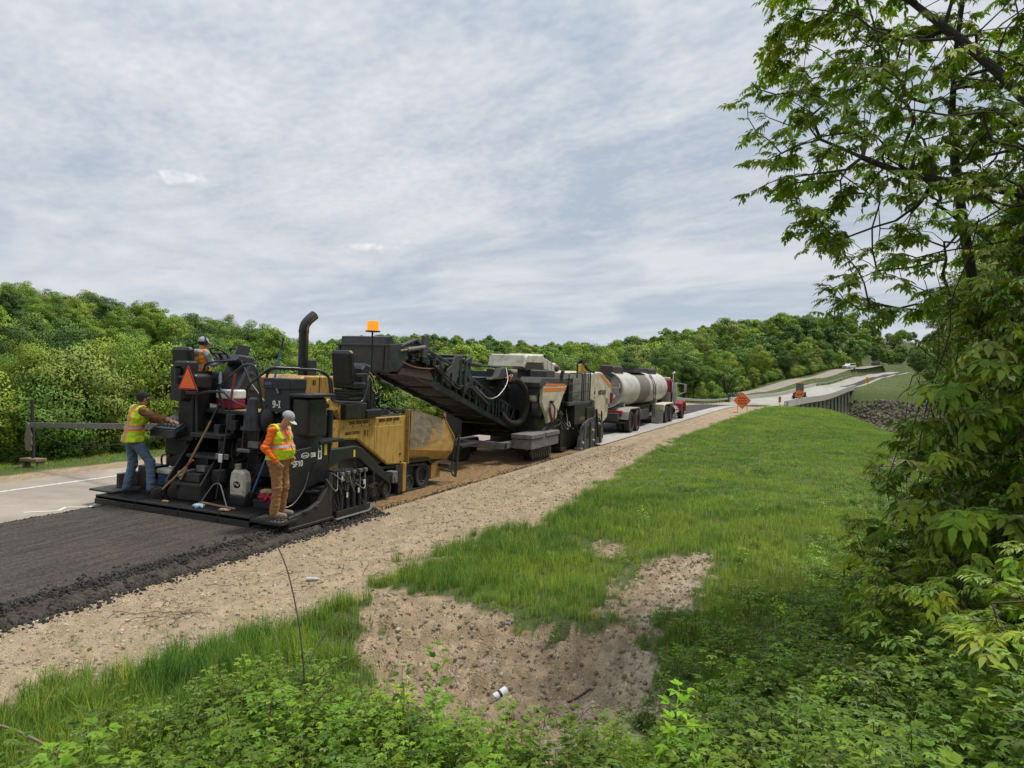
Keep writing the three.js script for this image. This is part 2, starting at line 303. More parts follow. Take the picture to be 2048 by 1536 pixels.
const bareAt = (x, s) => { // 1 where no grass grows
  const wx = x + n2(x * 2.1, s * 2.1) * 0.24 + n2(x * 7, s * 7) * 0.14, ws = s + n2(x * 2.1 + 40, s * 2.1) * 0.3 + n2(x * 8, s * 8 + 5) * 0.12;
  return BARE.some((p) => inPoly(p, wx, ws)) ? 1 : 0;
};
const gravelAt = (x, s) => { const u = x - shift(s); if (u < -8.3) return s > 150 ? 0 : ss(-10.3 + n2(x, s * 0.4) * 0.35, -9.7, u); if (s > 150) return 0; return ss(0.25, -0.2, x - shift(s) * (s > 100 ? 1 : 0) - grassEdge(s) + n2(x * 1.3, s * 0.9) * 0.35 + n2(x * 5, s * 4) * 0.12); };

{ // the ground: one sheet to the horizon, finest near the viewer
  const az = [], rad = [];
  for (let i = 0; i <= 480; i++) az.push(24 - 50 + i / 480 * 100);
  for (let a = 78; a < 334; a += 8) az.push(a);
  az.push(334);
  for (let i = 0; i <= 600; i++) rad.push(0.6 * Math.pow(2600 / 0.6, Math.pow(i / 600, 0.93)));
  const na = az.length, nr = rad.length, pos = new Float32Array(na * nr * 3), uv = new Float32Array(na * nr * 2), col = new Float32Array(na * nr * 3), idx = [];
  const tan = [0.5, 0.385, 0.25], dirt = [0.38, 0.28, 0.175], sod = [0.1, 0.13, 0.036], pale = [0.52, 0.44, 0.32];
  for (let j = 0; j < nr; j++) for (let i = 0; i < na; i++) {
    const a = az[i] * Math.PI / 180, x = 8.1 - Math.sin(a) * rad[j], s = Math.cos(a) * rad[j], k = j * na + i;
    const y = ground(x, s);
    pos.set([x, y, -s], k * 3); uv.set([x, s], k * 2);
    const near = rad[j] < 90, gr = near || x - shift(s) < 6 ? gravelAt(x, s) : 0, bare = rad[j] < 20 ? bareAt(x, s) : 0, n = near ? fbm(x * 0.9, s * 0.9, 4) : 0, n_ = near ? fbm(x * 3.3 + 9, s * 3.3, 4) : 0;
    for (let c = 0; c < 3; c++) {
      let v = lerp(sod[c], tan[c] * (1 + n * 0.35), gr);
      if (bare) v = lerp(lerp(dirt[c], pale[c], ss(5.9, 6.5, x + n * 0.5) * 0.8), tan[c], ss(-0.1, 0.4, n_) * 0.5) * (1 + n_ * 0.45);
      else if (gr > 0.5) v = lerp(v, dirt[c], Math.max(ss(0.05, 0.45, n_ + n * 0.8) * 0.85, s < 40 ? ss(0.2, 0.7, windrow(x, s) + n_ * 0.4) * 0.9 : 0));
      col[k * 3 + c] = v;
    }
    if (i + 1 < na && j + 1 < nr) { const b = k + 1, d = k + na, e = d + 1; idx.push(k, b, d, b, e, d); }
  }
  const g = new THREE.BufferGeometry(); g.setAttribute('position', new THREE.BufferAttribute(pos, 3)); g.setAttribute('uv', new THREE.BufferAttribute(uv, 2)); g.setAttribute('color', new THREE.BufferAttribute(col, 3)); g.setIndex(idx); g.computeVertexNormals();
  const m = new THREE.Mesh(g, std([1, 1, 1], 0.97, 0, { vertexColors: true, map: rep(T.gravel, 0.5), bumpMap: rep(T.gravelH, 0.5), bumpScale: 0.03 }));
  m.name = 'ground'; m.userData.kind = 'structure'; m.receiveShadow = true; scene.add(m);
}
// strip of road surface between u0 and u1 (functions or numbers) from s0 to s1, dy above the road's own level
function strip(name, u0, u1, s0, s1, dy, mat, o = {}) {
  const f = (v) => typeof v === 'function' ? v : () => v, A = f(u0), B = f(u1), D = f(dy), step = o.step ?? 1, n = Math.max(2, Math.ceil((s1 - s0) / step)), nu = o.nu ?? 4;
  const pos = [], uv = [], idx = [];
  for (let j = 0; j <= n; j++) { const s = lerp(s0, s1, j / n); for (let i = 0; i <= nu; i++) { const u = lerp(A(s), B(s), i / nu); pos.push(u + shift(s), (o.y ? o.y(u, s) : roadY(u, s)) + D(u, s), -s); uv.push(u, s); if (i < nu && j < n) { const k = j * (nu + 1) + i; idx.push(k, k + 1, k + nu + 1, k + 1, k + nu + 2, k + nu + 1); } } }
  const g = new THREE.BufferGeometry(); g.setAttribute('position', new THREE.Float32BufferAttribute(pos, 3)); g.setAttribute('uv', new THREE.Float32BufferAttribute(uv, 2)); g.setIndex(idx); g.computeVertexNormals();
  const m = new THREE.Mesh(g, mat); m.name = name; m.castShadow = m.receiveShadow = true; if (o.kind !== null) m.userData.kind = o.kind ?? 'structure'; (o.parent ?? scene).add(m); return m;
}
const mOld = std([0.39, 0.335, 0.275], 0.9, 0, { map: rep(T.old, 0.13), bumpMap: rep(T.gravelH, 0.9), bumpScale: 0.003 });
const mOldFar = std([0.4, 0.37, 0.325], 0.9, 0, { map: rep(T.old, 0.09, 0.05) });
const mConc = std([0.45, 0.425, 0.38], 0.9, 0, { map: rep(T.old, 0.2, 0.06) });
const mDark = std([0.055, 0.052, 0.05], 0.92, 0, { map: rep(T.asph, 0.4), bumpMap: rep(T.asphH, 0.5), bumpScale: 0.006 });
T.mat = tex(1024, 1024, (u, v) => 0.66 + tfbm(u, v * 0.12, 22, 4, 81) * 0.4 + tfbm(u, v, 60, 3, 82) * 0.5 + (tn(u, v, 420, 9) > 0.62 ? 0.5 : 0));
const mMat = std([0.095, 0.077, 0.062], 0.92, 0, { map: rep(T.mat, 0.25), bumpMap: rep(T.asphH, 0.8), bumpScale: 0.02 });
const mMill = std([0.46, 0.285, 0.12], 0.95, 0, { map: rep(T.ridge, 0.4, 0.12), bumpMap: rep(T.ridge, 0.4, 0.12), bumpScale: 0.02 });
strip('road', -8.7, -4.35, -14, 128, 0, mOld, { nu: 6 });
strip('road_lane', -4.35, -0.02, 27.5, 128, -0.004, mOld, { nu: 6 });
strip('road_shoulder', -1.15, -0.02, 27, 124, 0.004, mConc);
strip('dark_lane', (s) => -3.9 + ss(118, 122, s) * 0.4, -1.15, 27.5, 121, 0.006, mDark);
strip('milled_lane', -4.36, -0.06, 9.8, 27.5, (u, s) => -0.07 + n2(u * 2.2, s * 0.5) * 0.012 - 0.02 * ss(-0.5, -0.1, u), mMill, { nu: 60, step: 0.3 });
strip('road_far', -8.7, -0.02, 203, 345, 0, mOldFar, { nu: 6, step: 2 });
strip('dark_lane_far', -3.9, -1.15, 206, 345, 0.006, mDark, { step: 2 });
strip('white_line', -7.72, -7.58, -14, 124, 0.004, M.whitePaint);
{ // side lane
  const pos = [], uv = [], idx = []; let k = 0;
  for (let s = 160; s <= 346; s += 3, k++) { const dx = 2.5; for (const e of [-1, 1]) { pos.push(sideX(s) + e * dx, sideY(s) + 0.02, -s); uv.push(e * dx, s); } if (s < 344) { const a = k * 2; idx.push(a, a + 1, a + 2, a + 1, a + 3, a + 2); } }
  const g = new THREE.BufferGeometry(); g.setAttribute('position', new THREE.Float32BufferAttribute(pos, 3)); g.setAttribute('uv', new THREE.Float32BufferAttribute(uv, 2)); g.setIndex(idx); g.computeVertexNormals();
  single('side_road', g, std([0.34, 0.3, 0.25], 0.95, 0, { map: rep(T.old, 0.1) }), null, null, { kind: 'structure' });
}
{ // the fresh mat: raised, with ravelled edges
  const pos = [], uv = [], idx = [], s0 = -10, s1 = 10.0, ds = 0.05, n = Math.round((s1 - s0) / ds);
  const prof = [[-4.62, -0.02], [-4.5, 0.03], [-4.4, 0.08], [-4.25, 0.1], [-3.6, 0.1], [-3, 0.1], [-2.4, 0.1], [-1.8, 0.1], [-1.2, 0.1], [-0.7, 0.1], [-0.42, 0.1], [-0.3, 0.095], [-0.2, 0.075], [-0.1, 0.05], [-0.02, 0.02], [0.06, -0.02], [0.13, -0.06]];
  const np = prof.length;
  for (let j = 0; j <= n; j++) { const s = lerp(s0, s1, j / n); prof.forEach(([u, y], i) => { const e = i < 4 || i > 10 ? 1 : 0.12; pos.push(u + (i < 4 ? 1 : i > 10 ? 1 : 0) * fbm(u * 3, s * 3.2, 3) * 0.07, roadY(u, s) * (u > 0 ? 0 : 1) + y + fbm(u * 7, s * 7, 3) * 0.035 * e + fbm(u * 0.9, s * 0.25, 2) * 0.008 * (1 - e), -s); uv.push(u, s); if (i + 1 < np && j < n) { const k = j * np + i; idx.push(k, k + 1, k + np, k + 1, k + np + 1, k + np); } }); }
  const g = new THREE.BufferGeometry(); g.setAttribute('position', new THREE.Float32BufferAttribute(pos, 3)); g.setAttribute('uv', new THREE.Float32BufferAttribute(uv, 2)); g.setIndex(idx); g.computeVertexNormals();
  single('fresh_asphalt', g, mMat, null, null, { kind: 'structure' });
}
// instanced scatter
const _m = new THREE.Matrix4(), _q = new THREE.Quaternion(), _e = new THREE.Euler(), _p = new THREE.Vector3(), _s = new THREE.Vector3(), _c = new THREE.Color();
function scatter(name, geo, mat, list, o = {}) { // list of [x, y, z, rx, ry, rz, scale | [sx, sy, sz], tint]
  const im = new THREE.InstancedMesh(geo, mat, list.length); im.name = o.parent ? name : numbered(name); im.castShadow = im.receiveShadow = true;
  list.forEach((l, i) => { const sc = l[6]; _m.compose(_p.set(l[0], l[1], l[2]), _q.setFromEuler(_e.set(l[3], l[4], l[5], 'YXZ')), Array.isArray(sc) ? _s.set(...sc) : _s.set(sc, sc, sc)); im.setMatrixAt(i, _m); if (l[7]) im.setColorAt(i, _c.setRGB(...l[7])); });
  im.instanceMatrix.needsUpdate = true; tag(im, o.label, o.category, o.group, 'stuff'); (o.parent ?? scene).add(im); return im;
}
function stoneGeo(seed, detail = 1) { const g = new THREE.IcosahedronGeometry(1, detail), p = g.attributes.position, v = new THREE.Vector3(); for (let i = 0; i < p.count; i++) { v.fromBufferAttribute(p, i); const k = 1 + n3(v.x * 1.1 + seed, v.y * 1.1, v.z * 1.1) * 0.38; p.setXYZ(i, v.x * k, v.y * k * 0.72, v.z * k); } const h = mergeVertices(g.deleteAttribute('uv') && g.deleteAttribute('normal')); h.computeVertexNormals(); return h; }
const ST = [stoneGeo(1, 0), stoneGeo(5, 0), stoneGeo(9, 0), stoneGeo(23, 1)].map((g) => toCreasedNormals(g, 0.5));
{ // crumbs of asphalt along the edge of the mat, pebbles on the shoulder
  rnd = rngOf(31);
  for (let t = 0; t < 2; t++) {
    const L = [];
    for (let i = 0; i < 5200; i++) { const s = lerp(2.2, 11.8, Math.pow(rnd(), 1.25)), a = rnd(), u = a < 0.75 ? rr(-0.34, 0.1) : a < 0.93 ? 0.06 + Math.abs(rr(-1, 1) * rr(0, 0.3)) : rr(-0.6, 0.3), sz = Math.pow(rnd(), 2.5) * 0.026 + 0.008; const y = u < 0.1 ? lerp(0.1, -0.03, ss(-0.3, 0.08, u)) - (u < 0 ? 0.035 * u : 0) : ground(u, s); L.push([u, y + sz * 0.3, -s, rr(0, 6), rr(0, 6), rr(0, 6), sz, [1, 1, 1].map(() => rr(0.8, 1.35))]); }
    for (let i = 0; i < 1600; i++) { const s = rr(11.5, 24), u = -0.06 - Math.abs(rr(-1, 1) * rr(0, 0.55)), sz = Math.pow(rnd(), 3) * 0.02 + 0.006; L.push([u, roadY(u, s) - 0.075 + sz * 0.3, -s, rr(0, 6), rr(0, 6), 0, sz]); }
    for (let i = 0; i < 700; i++) { const s = rr(6, 10), u = rr(-4.75, -4.4), sz = Math.pow(rnd(), 2) * 0.02 + 0.007; L.push([u, roadY(u, s) + lerp(0.0, 0.07, ss(-4.6, -4.4, u)) + sz * 0.3, -s, rr(0, 6), rr(0, 6), 0, sz]); }
    scatter('asphalt_crumbs', ST[t * 2], M.asphLump, L, { label: t ? 'loose black asphalt lumps fallen along the edge of the fresh mat' : 'fine black asphalt crumbs along the edge of the fresh mat', category: 'asphalt crumbs' });
  }
  const tan = [[0.42, 0.33, 0.22], [0.5, 0.43, 0.33], [0.3, 0.22, 0.14], [0.36, 0.31, 0.25]];
  for (let t = 0; t < 2; t++) {
    const L = [];
    for (let i = 0; i < 11000; i++) { const s = 3 + Math.pow(rnd(), 1.6) * 24, u = rr(0.1, 3.4); if (gravelAt(u, s) < 0.5) continue; const sz = Math.pow(rnd(), 6) * 0.022 + 0.004 + s * 0.00015, c = tan[Math.floor(rnd() * 4)], k = rr(0.75, 1.15); L.push([u, ground(u, s) + sz * 0.2, -s, rr(0, 6), rr(0, 6), rr(0, 6), sz, c.map((v) => v * k)]); }
    for (let i = 0; i < 9000; i++) { const x = rr(2.6, 7), s = rr(4.6, 12); if (!bareAt(x, s)) continue; const sz = Math.pow(rnd(), 6) * 0.028 + 0.004, c = tan[Math.floor(rnd() * 4)], k = rr(0.5, 0.95); L.push([x, ground(x, s) + sz * 0.2, -s, rr(0, 6), rr(0, 6), rr(0, 6), sz, c.map((v) => v * k)]); }
    scatter('gravel', ST[1 + t * 2], std([1, 1, 1], 0.95), L, { label: t ? 'rounded tan pebbles strewn over shoulder and bare hollow' : 'angular tan gravel strewn over shoulder and bare hollow', category: 'gravel' });
  }
}

// ---------- trees ----------
class Buf { // grows triangles with normals, colours
  constructor() { this.p = []; this.n = []; this.c = []; this.i = []; }
  vert(x, y, z, nx, ny, nz, c) { this.p.push(x, y, z); this.n.push(nx, ny, nz); this.c.push(c[0], c[1], c[2]); return this.p.length / 3 - 1; }
  tri(a, b, c) { // wound so that the face looks the way its normals point
    const p = this.p, n = this.n, x = (i) => p[i * 3], y = (i) => p[i * 3 + 1], z = (i) => p[i * 3 + 2];
    const ux = x(b) - x(a), uy = y(b) - y(a), uz = z(b) - z(a), vx = x(c) - x(a), vy = y(c) - y(a), vz = z(c) - z(a);
    const d = (uy * vz - uz * vy) * n[a * 3] + (uz * vx - ux * vz) * n[a * 3 + 1] + (ux * vy - uy * vx) * n[a * 3 + 2];
    if (d >= 0) this.i.push(a, b, c); else this.i.push(a, c, b);
  }
  tris(...l) { for (let k = 0; k < l.length; k += 3) this.tri(l[k], l[k + 1], l[k + 2]); }
  geo() { const g = new THREE.BufferGeometry(); g.setAttribute('position', new THREE.Float32BufferAttribute(this.p, 3)); g.setAttribute('normal', new THREE.Float32BufferAttribute(this.n, 3)); g.setAttribute('color', new THREE.Float32BufferAttribute(this.c, 3)); g.setIndex(this.i); return g; }
}
const _a = new THREE.Vector3(), _b = new THREE.Vector3(), _d = new THREE.Vector3(), _n = new THREE.Vector3();
function leafCard(B, x, y, z, out, size, col, bend = 0.6) { // one pointed leaf-sized face, roughly across "out"
  _a.set(rr(-1, 1), rr(-1, 1), rr(-1, 1)); _n.copy(out).multiplyScalar(0.9).add(_a).normalize();
  _b.set(rr(-1, 1), rr(-1, 1), rr(-1, 1)).cross(_n).normalize(); _d.crossVectors(_n, _b);
  const nx = lerp(_n.x, out.x, bend), ny = lerp(_n.y, out.y, bend), nz = lerp(_n.z, out.z, bend), w = size * rr(0.35, 0.6), l = size * rr(0.8, 1.2);
  const q = (u, v) => B.vert(x + _b.x * u + _d.x * v, y + _b.y * u + _d.y * v, z + _b.z * u + _d.z * v, nx, ny, nz, col);
  const a = q(-l, 0), b = q(-l * 0.1, w), c = q(l, rr(-0.3, 0.3) * w), d = q(-l * 0.2, -w); B.tris(a, b, c, a, c, d);
}
function treeProto(seed, o) {
  rnd = rngOf(seed * 77 + 5);
  const { h, r, base, clumps, leaves, size } = o, crown = new Buf(), wood = [], cy = (h + base) / 2, ry = (h - base) / 2, out = new THREE.Vector3();
  const top = V(rr(-0.5, 0.5), h * 0.8, rr(-0.5, 0.5)), mid = V(rr(-0.4, 0.4), h * 0.4, rr(-0.4, 0.4));
  wood.push(tube([V(0, -1.2, 0), V(0, h * 0.15, 0), mid, top], 0.16, { n: 8, seg: 6 }));
  for (let k = 0; k < clumps; k++) {
    let vx, vy, vz, l; do { vx = rr(-1, 1); vy = rr(-1, 1); vz = rr(-1, 1); l = Math.hypot(vx, vy, vz); } while (l > 1 || l < 0.3);
    const f = Math.pow(l, -0.3), taper = vy < 0 ? 1 - 0.25 * vy * vy : 1 - 0.12 * vy, wob = 1 + n3(vx * 1.3 + seed, vy * 1.3, vz * 1.3) * 0.2;
    const px = vx * f * r * 0.74 * taper * wob, py = cy + vy * f * ry * 0.82 * wob, pz = vz * f * r * 0.74 * taper * wob, cr = r * rr(0.19, 0.36) * (o.open ?? 1);
    if (k % 3 === 0) wood.push(tube([mid.clone().lerp(top, rr(-0.2, 0.8)), V(px * 0.5, py - ry * 0.25, -pz * 0.5), V(px, py, -pz)], 0.045, { n: 5, seg: 4 }));
    const tone = rr(0.8, 1.18), yel = rr(0.9, 1.14);
    for (let i = 0; i < leaves; i++) {
      let ox, oy, oz, ol; do { ox = rr(-1, 1); oy = rr(-0.75, 1); oz = rr(-1, 1); ol = Math.hypot(ox, oy, oz); } while (ol > 1 || ol < 0.12);
      const g2 = Math.pow(ol, -0.35); out.set(ox + vx * 0.5, oy * 0.9 + vy * 0.5 + 0.2, oz + vz * 0.5).normalize();
      const t = tone * rr(0.9, 1.1);
      leafCard(crown, px + ox * g2 * cr, py + oy * g2 * cr * 0.72, pz + oz * g2 * cr, out, size, [t * yel, t, t * 0.9], 0.78);
    }
  }
  return { h, r, crown: crown.geo(), wood: flat(wood) };
}
const crownMats = [leafPlain(0.177, 0.289, 0.028), leafPlain(0.112, 0.218, 0.028), leafPlain(0.247, 0.348, 0.033), leafPlain(0.071, 0.147, 0.025), leafPlain(0.236, 0.301, 0.055), leafPlain(0.141, 0.248, 0.042), leafPlain(0.199, 0.318, 0.030)];
const NEAR = [1, 2, 3].map((i) => treeProto(i, { h: [11, 13.5, 9][i - 1], r: [3.6, 4.2, 3.2][i - 1], base: [1.5, 2.5, 0.6][i - 1], clumps: 105, leaves: 430, size: 0.07 }));
const MIDP = [4, 5, 6, 7, 8].map((i) => treeProto(i, { h: [12, 14, 13, 16, 15][i - 4], r: [4.2, 4.6, 3.8, 4.6, 4.4][i - 4], base: [2, 3, 1.5, 4, 3][i - 4], clumps: 76, leaves: 280, size: 0.125, open: i === 8 ? 0.75 : 1 }));
const FARP = [9, 10, 11].map((i) => treeProto(i, { h: [13, 15, 14][i - 9], r: [4.6, 5, 4.2][i - 9], base: 2, clumps: 46, leaves: 120, size: 0.27 }));
const BUSH = [12, 13].map((i) => treeProto(i, { h: [3.2, 4.2][i - 12], r: [1.9, 2.1][i - 12], base: -0.3, clumps: 60, leaves: 220, size: 0.06 }));
{
  rnd = rngOf(99);
  const spots = [], grid = new Map(), key = (a, b) => a + ',' + b;
  const cam = (x, y, s) => { const X = x - 8.1, xc = X * 0.91355 + s * 0.40674, d = -X * 0.40674 + s * 0.91355; return [1024 + 1422 * xc / d, 755 - 1422 * (y - 2.65) / d, d]; };
  const free = (x, s, m) => { const gx = Math.floor(x / 12), gs = Math.floor(s / 12); for (let a = -1; a < 2; a++) for (let b = -1; b < 2; b++) for (const q of grid.get(key(gx + a, gs + b)) ?? []) if (Math.hypot(q[0] - x, q[1] - s) < m) return false; return true; };
  const ok = (x, s, d) => {
    const u = x - shift(s);
    if (u > -13.5 && u < 13 && s < 338) return false;
    if (u <= -13.5) return !(s > 150 && s < 342 && x > sideX(s) - 4.6);
    if (s < 52) return x > toe(s) + 3.2;
    if (s < 205) return x > 30 && CREEK(x, s) < -3;
    return u > 11;
  };
  for (let t = 0; t < 42000; t++) {
    const d = 21 * Math.pow(720 / 21, Math.sqrt(rnd()) * 0.98 + 0.01 * rnd()), c = rr(-160, 2260), xc = (c - 1024) / 1422 * d, x = 8.1 + xc * 0.91355 - d * 0.40674, s = xc * 0.40674 + d * 0.91355;
    if (!ok(x, s, d) || (c > 1960 && d > 60)) continue;
    const big = 0.62 + 0.8 * Math.pow(rnd(), 1.3), m = (d < 60 ? 4.6 : d < 200 ? 6.9 : d < 350 ? 7.4 : 8) * big;
    if (!free(x, s, m)) continue;
    const k = key(Math.floor(x / 12), Math.floor(s / 12)); if (!grid.has(k)) grid.set(k, []); grid.get(k).push([x, s]);
    spots.push({ x, s, d, c, big });
  }
  spots.sort((a, b) => a.d - b.d);
  const SKYL = [[-200, 540], [0, 552], [100, 575], [200, 568], [300, 585], [400, 605], [500, 630], [600, 660], [700, 668], [800, 660], [900, 665], [1000, 675], [1100, 683], [1200, 682], [1250, 668], [1350, 655], [1400, 640], [1500, 628], [1560, 622], [1650, 624], [2300, 600]]; // how high the woods stand
  const colTop = new Float32Array(310).fill(1000), seen = [];
  for (const q of spots) {
    const set = q.d < 52 ? NEAR : q.d < 230 ? MIDP : FARP, P = set[Math.floor(rnd() * set.length)];
    q.P = P; q.y = ground(q.x, q.s); q.sc = q.big * (q.d < 52 ? rr(0.8, 1) : 1);
    const roof = pl(SKYL, q.c) + (q.d < 40 ? rr(60, 210) : q.d < 70 ? rr(35, 150) : q.d < 110 ? rr(12, 80) : rr(-6, 18)), most = (2.65 + (755 - roof) / 1422 * q.d - q.y) / P.h;
    if (!(q.x > 8 && q.s < 60)) q.sc = Math.max(0.3, Math.min(q.sc, most));
    if (q.s > 160 && q.x - sideX(q.s) > -22) q.sc *= 0.72;
    const [c, top] = cam(q.x, q.y + P.h * q.sc, q.s), w = 1422 * P.r * q.sc / q.d, hp = 1422 * P.h * q.sc / q.d;
    let vis = 0; const c0 = Math.floor((c - w * 0.8 + 160) / 8), c1 = Math.ceil((c + w * 0.8 + 160) / 8);
    for (let k = Math.max(0, c0); k <= Math.min(309, c1); k++) if (top < colTop[k] - 2) vis += Math.min(colTop[k] - top, hp);
    if (vis <= 0) continue;
    if (!(q.x > 8 && q.s < 60)) for (let k = Math.max(0, c0 + 1); k <= Math.min(309, c1 - 1); k++) colTop[k] = Math.min(colTop[k], top + hp * 0.2);
    q.vis = vis * 8; q.top = top; q.px = c; q.w = w; seen.push(q);
  }
  const inFrame = (q) => q.px + q.w > 0 && q.px - q.w < 2048;
  const best = seen.filter(inFrame).sort((a, b) => b.vis - a.vis).slice(0, 270), chosen = new Set(best);
  // where things stand, in words
  const TONE = ['mid green', 'deep green', 'yellow green', 'dark green', 'olive green', 'dull green', 'light green'];
  const PLACE = [[110, 'at the far left edge'], [240, 'left of the worker in jeans'], [360, 'behind the worker in jeans'], [480, 'behind the seated operator'], [600, 'left of the exhaust stack'], [700, 'right of the exhaust stack'], [830, 'behind the conveyor head'], [960, 'behind the conveyor boom'], [1080, 'behind the cream engine cover'], [1200, 'behind the machine operator'], [1300, 'behind the tank trailer'], [1400, 'behind the red truck'], [1500, 'above the long guardrail'], [1600, 'left of the side road'], [9999, 'above the bridge']];
  const placeOf = (px) => PLACE.find((p) => px < p[0])[1];
  const zone = (q) => { const t = TONE[q.mat], near = q.x > 8 && q.s < 60; if (near) return [t + ' tree in the thicket behind the grassy bank at right', 'trees behind the grassy bank']; const where = q.top < pl(SKYL, q.px) + 14 ? 'on the skyline ' : q.d < 45 ? 'below the road ' : q.d < 90 ? 'low in the valley ' : q.d < 170 ? 'midway uphill ' : 'far uphill ', size = 1422 * q.P.r * q.sc / q.d; return [(size > 70 ? 'broad ' : size > 38 ? '' : 'small ') + t + ' tree ' + where + placeOf(q.px), q.d < 60 ? 'trees below the road edge' : q.px < 620 ? 'trees on the left hillside' : q.px < 1200 ? 'trees in the valley' : 'trees on the slope beyond the bridge']; };
  for (const q of best) {
    const g = new THREE.Group(); g.name = numbered('broadleaf_tree'); q.mat = Math.floor(rnd() * 7); const [l, gr] = zone(q); tag(g, l, 'tree', gr);
    const wood = new THREE.Mesh(q.P.wood, M.bark), crown = new THREE.Mesh(q.P.crown, crownMats[q.mat]); wood.name = 'trunk'; crown.name = 'crown';
    for (const m of [wood, crown]) { m.castShadow = m.receiveShadow = true; g.add(m); }
    g.position.set(q.x, q.y, -q.s); g.rotation.y = rr(0, 6.28); g.scale.set(q.sc * rr(0.9, 1.12), q.sc, q.sc * rr(0.9, 1.12)); scene.add(g);
  }
  const sets = [...MIDP, ...FARP, ...NEAR].map((P) => [P, seen.filter((q) => q.P === P && !chosen.has(q))]).filter(([, l]) => l.length);
  sets.forEach(([P, l], i) => scatter('woodland', P.crown, i % 2 ? crownMats[1] : crownMats[0], l.map((q) => { const k = rr(0.75, 1.15); return [q.x, q.y, -q.s, 0, rr(0, 6.28), 0, [q.sc, q.sc, q.sc], [k * rr(0.85, 1.25), k, k * 0.95]]; }), { label: 'distant mass of green woodland covering the hills', category: 'woodland', group: 'far woodland' }));
  console.log('trees', spots.length, seen.length, best.length);
  // bushes along the far verge and at the foot of the slope beyond the bridge
  for (let i = 0; i < 92; i++) {
    const s = i < 26 ? 5 + i * 1.5 + rr(-0.6, 0.6) : i < 46 ? 44 + (i - 26) * 3.6 : 178 + (i - 46) * 3.2, x = i < 46 ? -13.2 - rr(0, 1.6) : sideX(s) - 5 - rr(0, 2), P = BUSH[i % 2], g = new THREE.Group(); g.name = numbered('verge_bush');
    tag(g, ['mid green', 'yellow green', 'deep green', 'pale olive'][i % 4] + ' low bush ' + (i < 46 ? 'on the far verge ' : 'by the side road ') + placeOf(cam(x, 0, s)[0]), 'bush', 'bushes along the far verge');
    const a = new THREE.Mesh(P.wood, M.twig), b = new THREE.Mesh(P.crown, crownMats[[0, 2, 1, 4][i % 4]]); a.name = 'stem'; b.name = 'foliage'; g.add(a, b);
    const k = rr(0.6, 1.05) * (i < 46 ? 1 : 1.3); g.position.set(x, ground(x, s) - 0.1, -s); g.rotation.y = rr(0, 6); g.scale.set(k, k * rr(0.75, 1.1), k); scene.add(g);
  }
  { // trees that would share a description are told apart by their order
    const by = {}; scene.children.forEach((o) => { if (o.userData.category) (by[o.userData.label] ??= []).push(o); });
    const ord = ['leftmost', 'second from left', 'third from left', 'fourth from left', 'fifth from left', 'sixth from left', 'seventh from left', 'eighth from left', 'ninth from left', 'tenth from left'];
    for (const l of Object.values(by)) if (l.length > 1) l.map((o) => [cam(o.position.x, 0, -o.position.z)[0], o]).sort((a, b) => a[0] - b[0]).forEach(([, o], i) => { if (ord[i]) o.userData.label += ', ' + ord[i]; if (o.userData.label.split(' ').length > 16) o.userData.label = o.userData.label.replace(' from left', ''); });
  }
}
// ---------- leafy sprays ----------
function leaflet(B, o, dir, up, L, W, col, droop = 0.15) { // folded pointed blade, 4 faces
  const side = new THREE.Vector3().crossVectors(dir, up).normalize(), nrm = up;
  const pt = (t, w, lift) => o.clone().addScaledVector(dir, L * t).addScaledVector(side, W * w).addScaledVector(up, lift * L - droop * t * t * L);
  const q = (v, k) => B.vert(v.x, v.y, v.z, nrm.x + side.x * k, nrm.y + side.y * k, nrm.z + side.z * k, col);
  const a = q(pt(0, 0, 0), 0), m = q(pt(0.3, 0, -0.04), 0), m2 = q(pt(0.65, 0, -0.04), 0), t = q(pt(1, 0, 0), 0), l = q(pt(0.24, -0.42, 0.05), 0.35), l2 = q(pt(0.58, -0.4, 0.05), 0.35), r = q(pt(0.24, 0.42, 0.05), -0.35), r2 = q(pt(0.58, 0.4, 0.05), -0.35);
  B.tris(a, l, m, l, l2, m, l2, m2, m, l2, t, m2, a, m, r, m, r2, r, m, m2, r2, m2, t, r2);
}
function stalk(B, a, b, w, col) { const d = b.clone().sub(a), s = new THREE.Vector3(d.z, 0, -d.x).normalize().multiplyScalar(w); const q = (v) => B.vert(v.x, v.y, v.z, 0, 1, 0, col); const i0 = q(a.clone().add(s)), i1 = q(a.clone().sub(s)), i2 = q(b.clone().addScaledVector(s, 0.6)), i3 = q(b.clone().addScaledVector(s, -0.6)); B.tris(i0, i1, i2, i1, i3, i2); }
function pinnate(B, o, dir, L, pairs, lw, lh, col) { // compound leaf along dir
  const up = new THREE.Vector3(0, 1, 0).addScaledVector(dir, -dir.y).normalize(), side = new THREE.Vector3().crossVectors(dir, up).normalize(), end = o.clone().addScaledVector(dir, L);
  stalk(B, o, end, 0.0018, col.map((v) => v * 0.8));
  for (let k = 0; k < pairs; k++) for (const e of [-1, 1]) { const t = lerp(0.35, 0.9, k / pairs), d = dir.clone().multiplyScalar(0.6).addScaledVector(side, e * rr(0.7, 1.05)).addScaledVector(up, rr(-0.45, 0.1)).normalize(), c = rr(0.8, 1.2); leaflet(B, o.clone().addScaledVector(dir, L * t), d, up.clone().addScaledVector(side, e * rr(-0.1, 0.5)).normalize(), lh * rr(0.8, 1.15), lw, col.map((v) => v * c), rr(0.1, 0.35)); }
  leaflet(B, end, dir.clone().addScaledVector(up, -0.15).normalize(), up, lh * 1.15, lw * 1.1, col, 0.3);
}
const dirOf = (yaw, pitch) => new THREE.Vector3(Math.cos(yaw) * Math.cos(pitch), Math.sin(pitch), Math.sin(yaw) * Math.cos(pitch));
rnd = rngOf(5);
